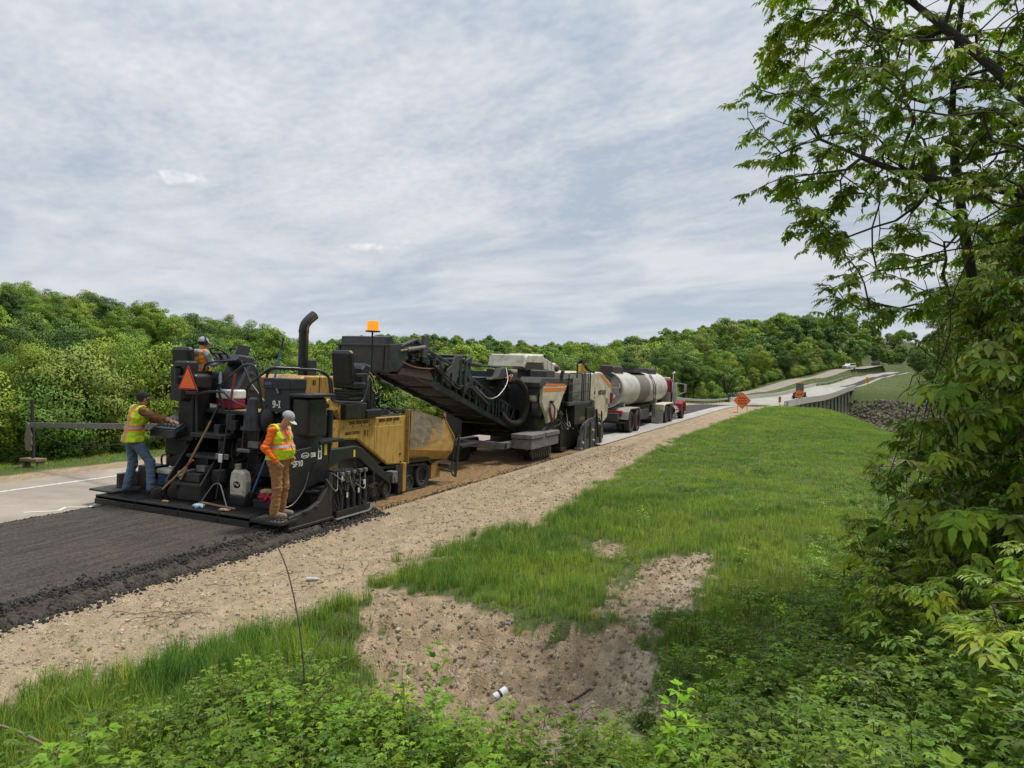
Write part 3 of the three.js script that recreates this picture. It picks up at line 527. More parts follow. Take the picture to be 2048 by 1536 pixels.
const SPRAY = [0, 1, 2].map((k) => { const B = new Buf(); for (let i = 0; i < 4 + k; i++) { const y = rr(-1.2, 1.2), c = rr(0.82, 1.25), col = [c * rr(0.9, 1.25), c, c * 0.9]; pinnate(B, new THREE.Vector3(i * 0.035, 0, 0), dirOf(y, rr(-0.5, 0.25)), rr(0.09, 0.15), 2 + (i % 2), 0.036, rr(0.06, 0.085), col); } return B.geo(); });
const BIGSPRAY = [0, 1].map((k) => { const B = new Buf(); for (let i = 0; i < 5 + k; i++) { const y = rr(-1.3, 1.3), c = rr(0.85, 1.25), col = [c * rr(0.95, 1.3), c, c * 0.9]; pinnate(B, new THREE.Vector3(i * 0.05, 0, 0), dirOf(y, rr(-0.7, 0.15)), rr(0.12, 0.18), 2, 0.055, rr(0.085, 0.11), col); } return B.geo(); });
// branching grown towards points in a crown volume
function growTree(name, label, trunk, env, o) {
  rnd = rngOf(o.seed);
  const nodes = [], add = (p, parent) => { nodes.push({ p, parent, kids: 0, n: 0, len: parent >= 0 ? nodes[parent].len + p.distanceTo(nodes[parent].p) : 0 }); return nodes.length - 1; };
  let last = -1;
  const curve = new THREE.CatmullRomCurve3(trunk.map((p) => V(...p)));
  for (let i = 0; i <= 12; i++) last = add(curve.getPoint(i / 12), last);
  for (const limb of o.limbs ?? []) { const c = new THREE.CatmullRomCurve3(limb.map((p) => V(...p))); let best = 0, bd = 9; nodes.forEach((q, i) => { const d = q.p.distanceTo(c.getPoint(0)); if (d < bd) { bd = d; best = i; } }); let l = best; for (let i = 1; i <= 12; i++) l = add(c.getPoint(i / 12), l); }
  const pts = [];
  while (pts.length < o.tips) { const E = env[Math.floor(rnd() * env.length)]; let a, b, c, l; do { a = rr(-1, 1); b = rr(-1, 1); c = rr(-1, 1); l = a * a + b * b + c * c; } while (l > 1 || rnd() > 0.25 + l); const p = V(E[0] + a * E[3], E[1] + b * E[4], E[2] + c * E[5]); if (p.y > (o.floor ?? 0.5) && !(o.keep && o.keep(p))) pts.push(p); }
  const d0 = (p) => Math.min(...nodes.slice(0, 60).map((q) => q.p.distanceTo(p))); pts.forEach((p) => { p.d0 = d0(p); }); pts.sort((a, b) => a.d0 - b.d0);
  const tips = [];
  for (const p of pts) {
    let best = 0, bd = 1e9; for (let i = 2; i < nodes.length; i++) { const q = nodes[i]; const d = q.p.distanceTo(p) + q.len * 0.22 + (q.p.y > p.y + 0.3 ? 0.3 * (q.p.y - p.y) : 0); if (d < bd) { bd = d; best = i; } }
    const a = nodes[best].p, L = a.distanceTo(p), n = Math.max(1, Math.round(L / 0.22)); let l = best;
    const w = new THREE.Vector3(rr(-1, 1), rr(-0.2, 1), rr(-1, 1)).multiplyScalar(L * 0.13);
    for (let i = 1; i <= n; i++) { const t = i / n; l = add(a.clone().lerp(p, t).addScaledVector(w, Math.sin(t * Math.PI)).add(new THREE.Vector3(rr(-1, 1), rr(-1, 1), rr(-1, 1)).multiplyScalar(0.018)), l); }
    tips.push(l);
  }
  for (const t of tips) for (let i = t; i >= 0; i = nodes[i].parent) nodes[i].n++;
  const rad = (q) => Math.max(0.0035, o.r0 * Math.pow(q.n / tips.length, 0.5));
  const g = new THREE.Group(); g.name = numbered(name); tag(g, label, 'tree'); scene.add(g);
  const woodA = [], twigs = [];
  nodes.forEach((q) => { if (q.parent < 0) return; const p = nodes[q.parent], r = rad(q); (r > 0.02 ? woodA : twigs).push(cyl(p.p, q.p, Math.min(rad(p), r * 1.35), r, r > 0.02 ? 8 : 4, true)); });
  const mk = (n, geos, mat) => { const m = new THREE.Mesh(flat(geos), mat); m.name = n; m.castShadow = m.receiveShadow = true; g.add(m); };
  if (woodA.length) mk('trunk', woodA, M.bark); mk('branches', twigs, M.twig);
  const L = [[], [], []];
  for (const t of tips) { let i = t; for (let k = 0; k < o.leafRun && i >= 0 && nodes[i].n < 6; k++, i = nodes[i].parent) { const q = nodes[i], p = nodes[q.parent].p, dx = q.p.x - p.x, dz = q.p.z - p.z; for (let j = 0; j < (k ? o.per ?? 1 : 2); j++) { const c = rr(0.6, 1.25), y = rr(0.8, 1.3); L[Math.floor(rnd() * o.sprays.length)].push([q.p.x + rr(-0.04, 0.04), q.p.y, q.p.z + rr(-0.04, 0.04), rr(-0.3, 0.3), -Math.atan2(dz, dx) + rr(-1.2, 1.2), rr(-0.9, 0.25), rr(0.55, 1.25) * (o.ls ?? 1), [c * y, c, c * 0.95]]); } } }
  o.sprays.forEach((s, i) => { if (L[i].length) scatter('crown', s, o.mat, L[i], { parent: g }); });
  console.log(name, nodes.length, L.map((l) => l.length).join());
  return g;
}
const leafNear = leafMat(0.23, 0.37, 0.022, 0.5), leafDeep = leafMat(0.19, 0.335, 0.022, 0.5);
growTree('overhanging_tree', 'tall tree leaning over the grassy bank at right edge with forked dark trunk', [[10.3, 0.6, 10.8], [10.15, 2, 10.75], [9.75, 3.9, 10.55], [9.5, 6, 10.4], [9.7, 8.2, 10.3]], [[9.9, 5.2, 10.3, 2.55, 2.6, 2.2], [9.6, 7.6, 10, 2.4, 2.2, 2.2], [10, 3.3, 10.2, 2.1, 1.2, 1.7], [10.6, 4.6, 10.4, 2.0, 2.6, 1.8], [11, 5, 10.6, 1.5, 2.6, 1.8], [10.9, 3.4, 10, 1.3, 1.3, 1.5]], { seed: 41, tips: 860, r0: 0.105, leafRun: 5, per: 1, ls: 0.85, sprays: SPRAY, mat: leafDeep, floor: 2.2, keep: (p) => p.x < 9.25 && p.y < 3.35 });
growTree('spreading_tree', 'tree with long bare dark limbs sweeping up across the top right corner', [[11.6, 0.9, 8.6], [11.3, 2.6, 8.6], [10.6, 4.3, 8.6], [9.7, 5.8, 8.8], [8.6, 7.2, 9.1]], [[9.3, 6.3, 8.9, 2.1, 2.2, 1.7], [8.3, 5.9, 9.3, 1.35, 1.9, 1.1], [10.2, 4.2, 8.4, 1.6, 1.5, 1.3]], { seed: 43, tips: 430, r0: 0.1, leafRun: 4, per: 1, ls: 0.85, sprays: SPRAY, mat: leafNear, floor: 2.3, keep: (p) => p.x < 9.2 && p.y < 3.5, limbs: [[[10.9, 3.8, 8.6], [9.9, 4.5, 8.7], [8.9, 4.9, 9.0], [8.0, 5.5, 9.3]], [[10.6, 4.3, 8.6], [9.9, 4.1, 8.9], [9.0, 4.0, 9.2], [8.3, 3.7, 9.6]]] });
growTree('leafy_sapling', 'young sapling with large bright compound leaves in the lower right undergrowth', [[9.85, 0.9, 7.2], [9.75, 1.5, 7.2], [9.6, 2.1, 7.25], [9.65, 2.8, 7.3]], [[9.4, 2.0, 7.3, 0.75, 0.75, 0.6], [9.7, 2.7, 7.4, 0.6, 0.5, 0.5], [9.35, 1.5, 7.1, 0.5, 0.4, 0.5]], { seed: 47, tips: 60, r0: 0.02, leafRun: 3, per: 1, sprays: BIGSPRAY, mat: leafMat(0.2, 0.34, 0.025, 0.45), floor: 1.1 });
growTree('thicket_shrub', 'dense dark shrub filling the foot of the wooded bank at right', [[10.2, 0.4, 9.2], [10.1, 1.2, 9.2], [9.9, 1.9, 9.3]], [[9.7, 1.5, 9.6, 1.15, 0.85, 1.2], [10.3, 1.8, 8.6, 1.1, 0.9, 1.2], [9.6, 1.1, 8.5, 0.6, 0.5, 0.7]], { seed: 53, tips: 330, r0: 0.035, leafRun: 4, per: 1, sprays: SPRAY, mat: leafDeep, floor: 0.55, ls: 0.9 });
growTree('bank_shrub', 'bright leafy shrub low on the bank in the bottom right corner', [[9.9, 0.9, 4.6], [9.8, 1.3, 4.7], [9.7, 1.6, 4.8]], [[9.6, 1.3, 4.9, 0.8, 0.4, 0.9], [10.1, 1.5, 5.6, 0.8, 0.5, 0.8]], { seed: 57, tips: 120, r0: 0.02, leafRun: 3, per: 1, sprays: SPRAY, mat: leafNear, floor: 0.9, ls: 0.8 });
growTree('bank_shrub', 'yellow green shrub between the sapling and the mown grass', [[9.3, 0.4, 8.0], [9.2, 0.8, 8.0], [9.1, 1.2, 8.1]], [[9.0, 0.9, 8.3, 0.7, 0.5, 0.9], [9.4, 1.3, 8.8, 0.7, 0.6, 0.9], [8.9, 0.6, 9.4, 0.5, 0.35, 0.9]], { seed: 58, tips: 190, r0: 0.02, leafRun: 3, per: 1, sprays: SPRAY, mat: leafNear, floor: 0.35, ls: 0.8 });
growTree('bank_shrub', 'tall light green shrub rising behind the sapling at the right edge', [[10.6, 1.2, 7.6], [10.4, 2, 7.6], [10.2, 2.8, 7.7]], [[10.1, 2.6, 7.8, 0.9, 1.2, 0.8], [10.2, 3.6, 8.0, 0.8, 0.7, 0.7]], { seed: 59, tips: 150, r0: 0.03, leafRun: 4, per: 1, sprays: SPRAY, mat: leafNear, floor: 1.2, ls: 0.85 });
growTree('bank_shrub', 'low shrub at the foot of the sapling beside the weeds', [[9.0, 0.5, 6.3], [8.95, 0.8, 6.3], [8.9, 1.0, 6.35]], [[8.8, 0.8, 6.5, 0.6, 0.35, 0.7], [9.2, 1.0, 6.2, 0.5, 0.4, 0.6]], { seed: 63, tips: 120, r0: 0.016, leafRun: 3, per: 1, sprays: SPRAY, mat: leafNear, floor: 0.45, ls: 0.75 });
{ // bare vines and dead twigs tangled in the thicket
  rnd = rngOf(61); const geos = [];
  for (let i = 0; i < 95; i++) { const x = rr(8.9, 10.6), s = rr(8.3, 11), y = rr(0.7, 1.6), pts = [V(x, y, s)]; let dx = rr(-0.2, 0.2), dy = rr(0.1, 0.6), dsz = rr(-0.3, 0.3), px = x, py = y, ps = s; for (let k = 0; k < 6; k++) { px += dx; py += dy; ps += dsz; dy -= rr(0, 0.22); dx += rr(-0.13, 0.14); if (px < 9.1) dx = Math.abs(dx) * 0.6; dsz += rr(-0.15, 0.15); pts.push(V(px, Math.max(py, 0.5), ps)); } geos.push(tube(pts, rr(0.003, 0.009), { n: 14, seg: 4 })); }
  for (let i = 0; i < 16; i++) { const x = rr(9.1, 10.3), s = rr(9, 11), y0 = rr(2.4, 3.9), w = () => rr(-0.28, 0.28); geos.push(tube([V(x, y0, s), V(x + w(), y0 * 0.78 + 0.15, s + w()), V(x + w(), y0 * 0.55 + 0.3, s + w()), V(x + w(), y0 * 0.3 + 0.5, s + w()), V(x + w(), 0.7, s + w())], rr(0.003, 0.008), { n: 16, seg: 4 })); }
  const m = new THREE.Mesh(flat(geos), M.twig); m.name = 'vine_tangle'; tag(m, 'tangle of bare dark vines and dead twigs hanging in the thicket', 'vines', null, 'stuff'); m.castShadow = true; scene.add(m);
}
// ---------- grass and weeds ----------
function tuft(seed, n, h, w, spread, segs) {
  rnd = rngOf(seed); const B = new Buf();
  for (let i = 0; i < n; i++) {
    const a = rr(0, 6.283), r0 = rr(0, spread), lean = rr(0.1, 0.75), H = h * rr(0.5, 1.1), bx_ = Math.cos(a) * r0, bz = Math.sin(a) * r0, ca = Math.cos(a + rr(-0.8, 0.8)), sa = Math.sin(a + rr(-0.8, 0.8)), k = rr(0.7, 1.25), yel = rr(0.85, 1.25); let prev;
    for (let j = 0; j <= segs; j++) { const t = j / segs, y = H * (t - lean * 0.35 * t * t), o = lean * H * t * t * 0.9, ww = w * (1 - t * 0.92) * 0.5, c = [k * yel, k, k * 0.85], x = bx_ + ca * o, z = bz + sa * o, n0 = [-ca * 0.5, 0.8, -sa * 0.5]; const l = B.vert(x - sa * ww, y, z + ca * ww, ...n0, c), r = B.vert(x + sa * ww, y, z - ca * ww, ...n0, c); if (prev) B.tris(prev[0], prev[1], l, prev[1], r, l); prev = [l, r]; }
  }
  return B.geo();
}
const TUFT = [tuft(1, 14, 0.3, 0.007, 0.05, 3), tuft(2, 16, 0.22, 0.006, 0.07, 3), tuft(3, 12, 0.42, 0.008, 0.05, 4)], TUFTM = [tuft(4, 22, 0.12, 0.008, 0.16, 2), tuft(5, 20, 0.15, 0.008, 0.17, 2)], TUFTF = tuft(6, 12, 0.3, 0.035, 0.3, 2);
const grassMat = leafMat(0.155, 0.275, 0.02, 0.35);
{
  rnd = rngOf(71);
  const L = [[], [], []], Mid = [[], []], F = [];
  const tint = (x, s, k = 1) => { if (rnd() < 0.06) { const q = rr(0.9, 1.5); return [q * 1.9, q * 1.05, q * 2]; } const n = fbm(x * 0.5, s * 0.5, 3), m = fbm(x * 0.15 + 3, s * 0.12, 2), c = k * rr(0.75, 1.15) * (1 + n * 0.35 + m * 0.3); return [c * (0.97 + n * 0.35 + m * 0.25), c, c * 0.9]; };
  const bank = (x, s) => x - toe(s);
  for (let i = 0; i < 60000; i++) {
    const s = 2.2 + Math.pow(rnd(), 1.15) * 14.5, x = rr(1.0, 10.5), g = gravelAt(x, s);
    if (bareAt(x, s) ? rnd() > 0.012 : g > 0.4 ? rnd() > 0.02 * ss(0.6, 0.1, Math.abs(x - grassEdge(s)) * 0.45) + (n2(x * 1.2 + 3, s * 1.2) > 0.62 ? 0.12 : 0) : rnd() > 0.95 || (s < 14 && x > 2.4 && x < 7.4 && rnd() < 0.62 && (bareAt(x + 0.22, s) || bareAt(x - 0.22, s) || bareAt(x, s + 0.25) || bareAt(x, s - 0.25)))) continue;
    const b = bank(x, s); if (b > 0.3 && rnd() < 0.6) continue; if (n2(x * 0.9 + 7, s * 0.9) > 0.62 && rnd() < 0.7) continue;
    const e = g > 0.4 || bareAt(x, s) ? 0.45 : 1, tall = s < 6.5 ? 0.9 : 0.8;
    L[x + n2(x, s) > 4.2 && s > 6 ? 1 : Math.floor(rnd() * 2.3)].push([x, ground(x, s) - 0.01, -s, rr(-0.12, 0.12), rr(0, 6.28), rr(-0.12, 0.12), e * tall * rr(0.6, 1.15), tint(x, s)]);
  }
  for (let i = 0; i < 46000; i++) { const s = 15.5 + Math.pow(rnd(), 1.3) * 75, x = rr(1.4, 13 + Math.max(0, s - 40) * 0.3); if (gravelAt(x, s) > 0.4 || CREEK(x, s) > 9) continue; Mid[i % 2].push([x, ground(x, s) - 0.02, -s, rr(-0.1, 0.1), rr(0, 6.28), rr(-0.1, 0.1), rr(0.6, 1.05) * (1 + s * 0.006), tint(x, s, 1.12)]); }
  for (let i = 0; i < 7000; i++) { const s = rr(0, 70), x = -rr(9.5, 13.6), g = gravelAt(x, s); if (rnd() < g * 0.97) continue; Mid[i % 2].push([x, ground(x, s) - 0.02, -s, 0, rr(0, 6.28), 0, rr(0.5, 1.1), tint(x, s, 1.1)]); }
  for (let i = 0; i < 12000; i++) { const s = rr(75, 330), side = rnd() < 0.55, x = side ? shift(s) + rr(1, 34) : s > 165 ? rr(sideX(s) - 8, shift(s) - 9) : -rr(9.6, 14); if (s > 165 && Math.abs(x - sideX(s)) < 2.8) continue; if (x - shift(s) > -9 && x - shift(s) < 1) continue; if (side && CREEK(x, s) > 8) continue; F.push([x, ground(x, s) - 0.03, -s, 0, rr(0, 6.28), 0, rr(0.7, 1.3), tint(x, s, 1.1)]); }
  const W = { label: 'long green grass beside the gravel shoulder', category: 'grass', group: 'roadside grass' };
  L.forEach((l, i) => scatter('grass', TUFT[i], grassMat, l, W)); Mid.forEach((l, i) => scatter('grass', TUFTM[i], grassMat, l, { ...W, label: 'mown green grass on the verge and embankment' })); scatter('grass', TUFTF, grassMat, F, { ...W, label: 'far green grass on the banks round the bridge' });
}
function weed(seed, o) { // upright herb with lobed or compound leaves
  rnd = rngOf(seed); const B = new Buf(), up = new THREE.Vector3(0, 1, 0); let p = new THREE.Vector3();
  for (let i = 0; i < o.tiers; i++) {
    const q = p.clone().add(new THREE.Vector3(rr(-0.02, 0.02), o.h / o.tiers, rr(-0.02, 0.02))); stalk(B, p, q, 0.003, [0.8, 0.75, 0.6]);
    const y0 = rr(0, 6.28), f = 1 - 0.45 * i / o.tiers;
    for (let k = 0; k < o.per; k++) {
      const d = dirOf(y0 + k * 6.283 / o.per + rr(-0.3, 0.3), rr(-0.05, 0.55)), c = rr(0.8, 1.25), col = [c * rr(0.9, 1.2), c, c * 0.9], end = q.clone().addScaledVector(d, o.stem * f);
      if (o.pin) pinnate(B, q, d, o.stem * 1.6 * f, 2, o.w, o.l * f, col);
      else { stalk(B, q, end, 0.0018, col); const upn = up.clone().addScaledVector(d, -d.y).normalize(), sd = new THREE.Vector3().crossVectors(d, upn); for (const a of o.lobes === 3 ? [-0.75, 0, 0.75] : [-1.25, -0.6, 0, 0.6, 1.25]) leaflet(B, end, d.clone().multiplyScalar(Math.cos(a)).addScaledVector(sd, Math.sin(a)).normalize(), upn, o.l * f * (1 - 0.25 * Math.abs(a)), o.w, col, rr(0.1, 0.3)); }
    }
    p = q;
  }
  return B.geo();
}
const leafWeed = leafMat(0.17, 0.31, 0.022, 0.45);
const WEED = [weed(1, { h: 0.32, tiers: 5, per: 3, stem: 0.05, l: 0.075, w: 0.02, lobes: 5 }), weed(2, { h: 0.45, tiers: 6, per: 3, stem: 0.05, l: 0.085, w: 0.025, lobes: 3 }), weed(3, { h: 0.28, tiers: 4, per: 4, stem: 0.07, l: 0.05, w: 0.02, pin: 1 }), weed(4, { h: 0.2, tiers: 3, per: 4, stem: 0.04, l: 0.05, w: 0.022, lobes: 3 })];
{
  rnd = rngOf(81); const L = [[], [], [], []];
  for (let i = 0; i < 44000; i++) {
    const s = 1.6 + Math.pow(rnd(), 1.3) * 22, x = rr(2.2, 11.5), b = x - toe(s), r = Math.hypot(x - 8.1, s); if (r < 1.9) continue;
    let d = ss(-1.7, 0.4, b + n2(x * 0.8, s * 0.8) * 0.8) * 0.6; if (s < 5.2) d = Math.max(d, ss(3.0, 4.2, x + n2(x * 2, s * 2) * 0.5) * ss(5.3, 4.5, s + n2(x * 1.4, s) * 0.4) * 0.55); d = Math.max(d, ss(0.25, 0.7, n2(x * 0.35 + 5, s * 0.35)) * 0.16 * ss(3.5, 5, x));
    if (rnd() > d || (bareAt(x, s) && rnd() > 0.03) || gravelAt(x, s) > 0.5) continue;
    const c = rr(0.55, 1.15) * (1 + 0.35 * n2(x * 1.1, s * 1.1)), k = rnd() < 0.14 ? 1.45 : 1, t = b > 0.2 || s < 5.2 ? Math.floor(rnd() * 4) : rnd() < 0.6 ? 3 : 2; L[t].push([x, ground(x, s) - 0.02, -s, rr(-0.2, 0.2), rr(0, 6.28), rr(-0.2, 0.2), rr(0.55, 1.1) * (rnd() < 0.12 ? 1.5 : 1) * (b > 0 || s < 5 ? 1 : 0.7), [c * k * rr(0.9, 1.2), c * k, c * 0.9]]);
  }
  const names = ['ragweed-like herbs with five-lobed leaves on the bank', 'taller three-lobed leafy herbs on the bank', 'feathery compound-leaved seedlings in the undergrowth', 'low broad-leaved weeds dotted through the grass'];
  L.forEach((l, i) => scatter('weeds', WEED[i], leafWeed, l, { label: names[i], category: 'weeds', group: 'roadside weeds' }));
  console.log('weeds', L.map((l) => l.length).join());
}

// ---------- the paver ----------
const wheelGeo = (c, r, w, seg = 26) => ({
  tyre: latheX([[r * 0.62, -w / 2], [r * 0.95, -w / 2], [r, -w * 0.38], [r, w * 0.38], [r * 0.95, w / 2], [r * 0.62, w / 2], [r * 0.58, 0], [r * 0.62, -w / 2]], c, seg),
  rim: [latheX([[0.001, w * 0.2], [r * 0.2, w * 0.22], [r * 0.24, w * 0.12], [r * 0.5, w * 0.1], [r * 0.62, w * 0.46], [r * 0.62, -w * 0.4], [0.001, -w * 0.4]], c, seg), ...[0, 1, 2, 3, 4, 5, 6, 7].map((k) => cyl([c[0] + w * 0.1, c[1] + Math.sin(k * 0.785) * r * 0.36, c[2] + Math.cos(k * 0.785) * r * 0.36], [c[0] + w * 0.16, c[1] + Math.sin(k * 0.785) * r * 0.36, c[2] + Math.cos(k * 0.785) * r * 0.36], r * 0.045, r * 0.045, 6))],
});
function addWheel(th, name, c, r, w, mt = M.rubber, mr = M.blackDust) { const g = wheelGeo(c, r, w), t = part(th, name, g.tyre, mt); part(t, 'rim', g.rim, mr); return t; }
const paver = thing('asphalt_paver', 'yellow and black tracked road paver laying dark asphalt, screed towards the viewer', 'paver', [-2.4, -0.07, 12.6]);
{
  rnd = rngOf(401);
  // tracks
  for (const [x0, x1, lab] of [[-1.28, -0.9, 1], [-4.0, -3.62, 0]]) {
    const path = new THREE.Shape(); path.moveTo(11.9, -0.07); path.lineTo(15.0, -0.07); path.absarc(14.88, 0.23, 0.31, -1.3, 1.5, false); path.lineTo(12.1, 0.72); path.absarc(11.9, 0.3, 0.38, 1.5, 4.6, false);
    const hole = new THREE.Path(); hole.moveTo(11.9, -0.03); hole.lineTo(14.95, -0.03); hole.absarc(14.88, 0.23, 0.26, -1.2, 1.5, false); hole.lineTo(12.1, 0.67); hole.absarc(11.9, 0.3, 0.33, 1.5, 4.5, false); path.holes.push(hole);
    const g = new THREE.ExtrudeGeometry(path, { depth: x1 - x0, bevelEnabled: false, curveSegments: 16 }); g.rotateY(Math.PI / 2).translate(x0, 0, 0);
    const tr = part(paver, 'track', g, M.rubber);
    for (let s = 12; s < 14.9; s += 0.16) part(tr, 'tread_lug', bx(x0 - 0.005, x1 + 0.005, -0.095, -0.068, s, s + 0.07, 0.006), M.rubber);
    if (lab) for (const [s, y, r] of [[12.55, 0.13, 0.2], [12.93, 0.13, 0.2], [13.33, 0.13, 0.2], [13.98, 0.13, 0.2], [14.28, 0.13, 0.2]]) addWheel(paver, 'road_wheel', [x1 - 0.09, y, s], r, 0.16, M.rubber, M.dullsteel);
    if (lab) { addWheel(paver, 'idler_wheel', [x1 - 0.1, 0.24, 14.86], 0.285, 0.18, M.rubber, M.blackDust); addWheel(paver, 'drive_wheel', [x1 - 0.1, 0.32, 11.95], 0.32, 0.18, M.rubber, M.blackDust); }
  }
  part(paver, 'track_frame', [bx(-1.3, -1.0, 0.28, 0.5, 12.3, 14.6), bx(-1.1, -0.86, 0.2, 0.62, 13.62, 13.78), bx(-0.95, -0.85, -0.02, 0.55, 13.72, 13.82)], M.blackDust);
  part(paver, 'fender', prism([[14.0, 0.62], [15.1, 0.58], [15.25, 0.45], [15.3, 0.5], [15.12, 0.66], [14.0, 0.7]], -1.35, -0.88), M.black);
  part(paver, 'side_post', [bx(-0.95, -0.82, 0.0, 0.66, 13.86, 14.0)], M.yellowDull);
  part(paver, 'chassis', [bx(-3.7, -1.3, 0.15, 1.0, 11.4, 15.2), bx(-4.0, -0.95, 0.72, 1.72, 11.3, 14.0)], M.black);
  // yellow side
  const sp = part(paver, 'side_panel', [prism([[11.22, 1.78], [14.02, 1.74], [14.02, 0.62], [13.3, 0.68], [12.16, 1.33], [11.55, 1.37], [11.55, 0.75], [11.22, 0.75]], -0.95, -0.88)], M.yellow);
  part(sp, 'door', [prism([[11.55, 1.58], [13.83, 1.545], [13.83, 0.66], [13.32, 0.7], [12.17, 1.36], [11.55, 1.4]], -0.885, -0.868, 0.005)], M.yellow);
  for (const [a, b] of [[11.85, 12.55], [12.9, 13.75]]) for (const y of [0, 1]) { const n = 3; for (let k = 0; k < n; k++) { const w = (b - a) / n; part(sp, 'vent_slot', bx(-0.884, -0.873, 1.66 + y * 0.035, 1.682 + y * 0.035, a + k * w + 0.02, a + (k + 1) * w - 0.02, 0), M.ink); } }
  part(sp, 'latch', [bx(-0.872, -0.855, 0.85, 0.9, 13.74, 13.8), cyl([-0.88, 0.7, 13.8], [-0.85, 0.7, 13.8], 0.02)], M.black);
  part(sp, 'lettering', [onSide(text('GRADE CONTROL', 0.062, { sx: 0.72 }), -0.866, 1.485, 11.98)], M.ink);
  part(sp, 'fleet_number', [onSide(text('9 I', 0.125, { sx: 0.8 }), -0.866, 1.45, 12.45)], M.ink);
  for (let k = 0; k < 9; k++) part(sp, 'bolt', cyl([-0.885, 1.615, 11.4 + k * 0.3], [-0.868, 1.612, 11.4 + k * 0.3], 0.012, 0.012, 6), M.black);
  part(paver, 'deck', [bx(-4.0, -0.95, 1.72, 1.77, 11.25, 14.05)], M.blackDust);
  part(paver, 'left_side', [prism([[11.22, 1.78], [14.02, 1.74], [14.02, 0.62], [13.3, 0.68], [12.16, 1.33], [11.22, 1.37]], -4.02, -3.95)], M.yellow);
  // engine hood and stack
  const hood = part(paver, 'engine_hood', [prism([[11.35, 1.78], [11.35, 2.56], [11.45, 2.63], [12.4, 2.62], [12.75, 2.25], [13.0, 1.78]], -2.85, -1.7, 0.03)], M.yellow);
  part(hood, 'hood_label', [bx(-1.702, -1.692, 2.44, 2.54, 11.72, 11.75, 0), bx(-1.702, -1.692, 2.44, 2.54, 11.78, 11.8, 0)], M.ink);
  part(hood, 'hood_seam', [bx(-1.698, -1.692, 1.8, 2.6, 11.92, 11.935, 0)], M.ink);
  part(paver, 'exhaust_stack', [cyl([-2.0, 2.5, 11.75], [-2.0, 3.56, 11.76], 0.102, 0.1, 20), tube([[-2.0, 3.5, 11.76], [-2.0, 3.66, 11.78], [-1.97, 3.78, 11.86], [-1.93, 3.9, 12.0]], 0.102, { n: 12, seg: 18 }), cyl([-2.0, 3.52, 11.76], [-2.0, 3.58, 11.76], 0.108, 0.108, 20)], M.black);
  part(paver, 'heat_shield', [bx(-1.84, -1.8, 2.62, 2.95, 11.7, 11.95)], M.slate);
  // raised yellow bracket by the right seat
  part(paver, 'seat_bracket', [prism([[10.98, 0.75], [11.3, 0.75], [11.3, 1.9], [11.5, 1.98], [11.6, 1.78], [11.75, 1.78], [11.6, 2.1], [11.25, 2.2], [11.02, 2.12], [10.98, 1.9]], -1.02, -0.9)], M.yellow);
  part(paver, 'pivot_pin', [cyl([-0.9, 2.07, 11.16], [-0.86, 2.07, 11.16], 0.05, 0.05, 12)], M.black);
  // right operator station
  const seatAt = (par, x, y, s, nm) => {
    const st = part(par, nm, [prism([[s - 0.16, y + 0.05], [s - 0.02, y + 0.05], [s - 0.06, y + 0.68], [s - 0.13, y + 0.73], [s - 0.21, y + 0.72], [s - 0.24, y + 0.66]].map(([a, b]) => [a, b]), x - 0.25, x + 0.25, 0.05)], M.black);
    part(st, 'seat_cushion', [bx(x - 0.25, x + 0.25, y - 0.05, y + 0.08, s - 0.12, s + 0.36, 0.04)], M.black);
    part(st, 'seat_suspension', [0, 1, 2, 3, 4].map((k) => bx(x - 0.19 - 0.03 * (k % 2), x + 0.19 + 0.03 * (k % 2), y - 0.34 + k * 0.055, y - 0.285 + k * 0.055, s - 0.16, s + 0.28, 0.015)), M.black);
    for (const e of [-1, 1]) part(st, 'armrest', [bx(x + e * 0.3 - 0.035, x + e * 0.3 + 0.035, y + 0.2, y + 0.27, s - 0.1, s + 0.28, 0.02)], M.black);
    return st;
  };
  seatAt(paver, -1.05, 2.44, 11.98, 'driver_seat');
  part(paver, 'seat_base', [bx(-1.36, -0.78, 1.78, 2.1, 11.62, 12.35, 0.03), bx(-1.3, -0.74, 1.78, 1.95, 12.3, 12.85, 0.03)], M.black);
  part(paver, 'rubber_boot', [0, 1, 2, 3].map((k) => cyl([-0.95, 1.95 + k * 0.05, 12.6], [-0.95, 2.0 + k * 0.05, 12.6], 0.07 - k * 0.008, 0.055 - k * 0.008, 10)), M.rubber);
  const cs = part(paver, 'operator_console', [prism([[12.4, 2.2], [12.75, 2.2], [12.75, 2.85], [12.5, 2.92], [12.35, 2.8]], -1.35, -0.95, 0.03), cyl([-1.2, 2.7, 12.5], [-1.24, 3.05, 12.3], 0.03)], M.slate);
  part(cs, 'steering_wheel', [new THREE.TorusGeometry(0.17, 0.018, 8, 28).rotateX(Math.PI / 2 - 0.25).translate(-1.24, 3.08, -12.28), cyl([-1.24, 3.03, 12.3], [-1.24, 3.1, 12.28], 0.05), rbx([-1.24, 3.07, 12.28], [0.3, 0.015, 0.03], [0.25, 0, 0])], M.black);
  part(cs, 'knob', [sph([-1.38, 3.14, 12.22], 0.03)], M.black);
  const bp = part(paver, 'beacon_pole', [cyl([-0.86, 1.8, 12.58], [-0.88, 3.6, 12.6], 0.02, 0.02, 10)], M.black);
  const lens = new THREE.MeshStandardMaterial({ color: C(0.6, 0.16, 0.01), roughness: 0.3, emissive: C(1, 0.3, 0.01), emissiveIntensity: 0.85 }), core = new THREE.MeshStandardMaterial({ color: C(0.9, 0.5, 0.05), emissive: C(1, 0.55, 0.06), emissiveIntensity: 1.3 });
  const bl = part(bp, 'beacon_lamp', [bx(-0.96, -0.78, 3.62, 3.82, 12.51, 12.69, 0.015)], lens);
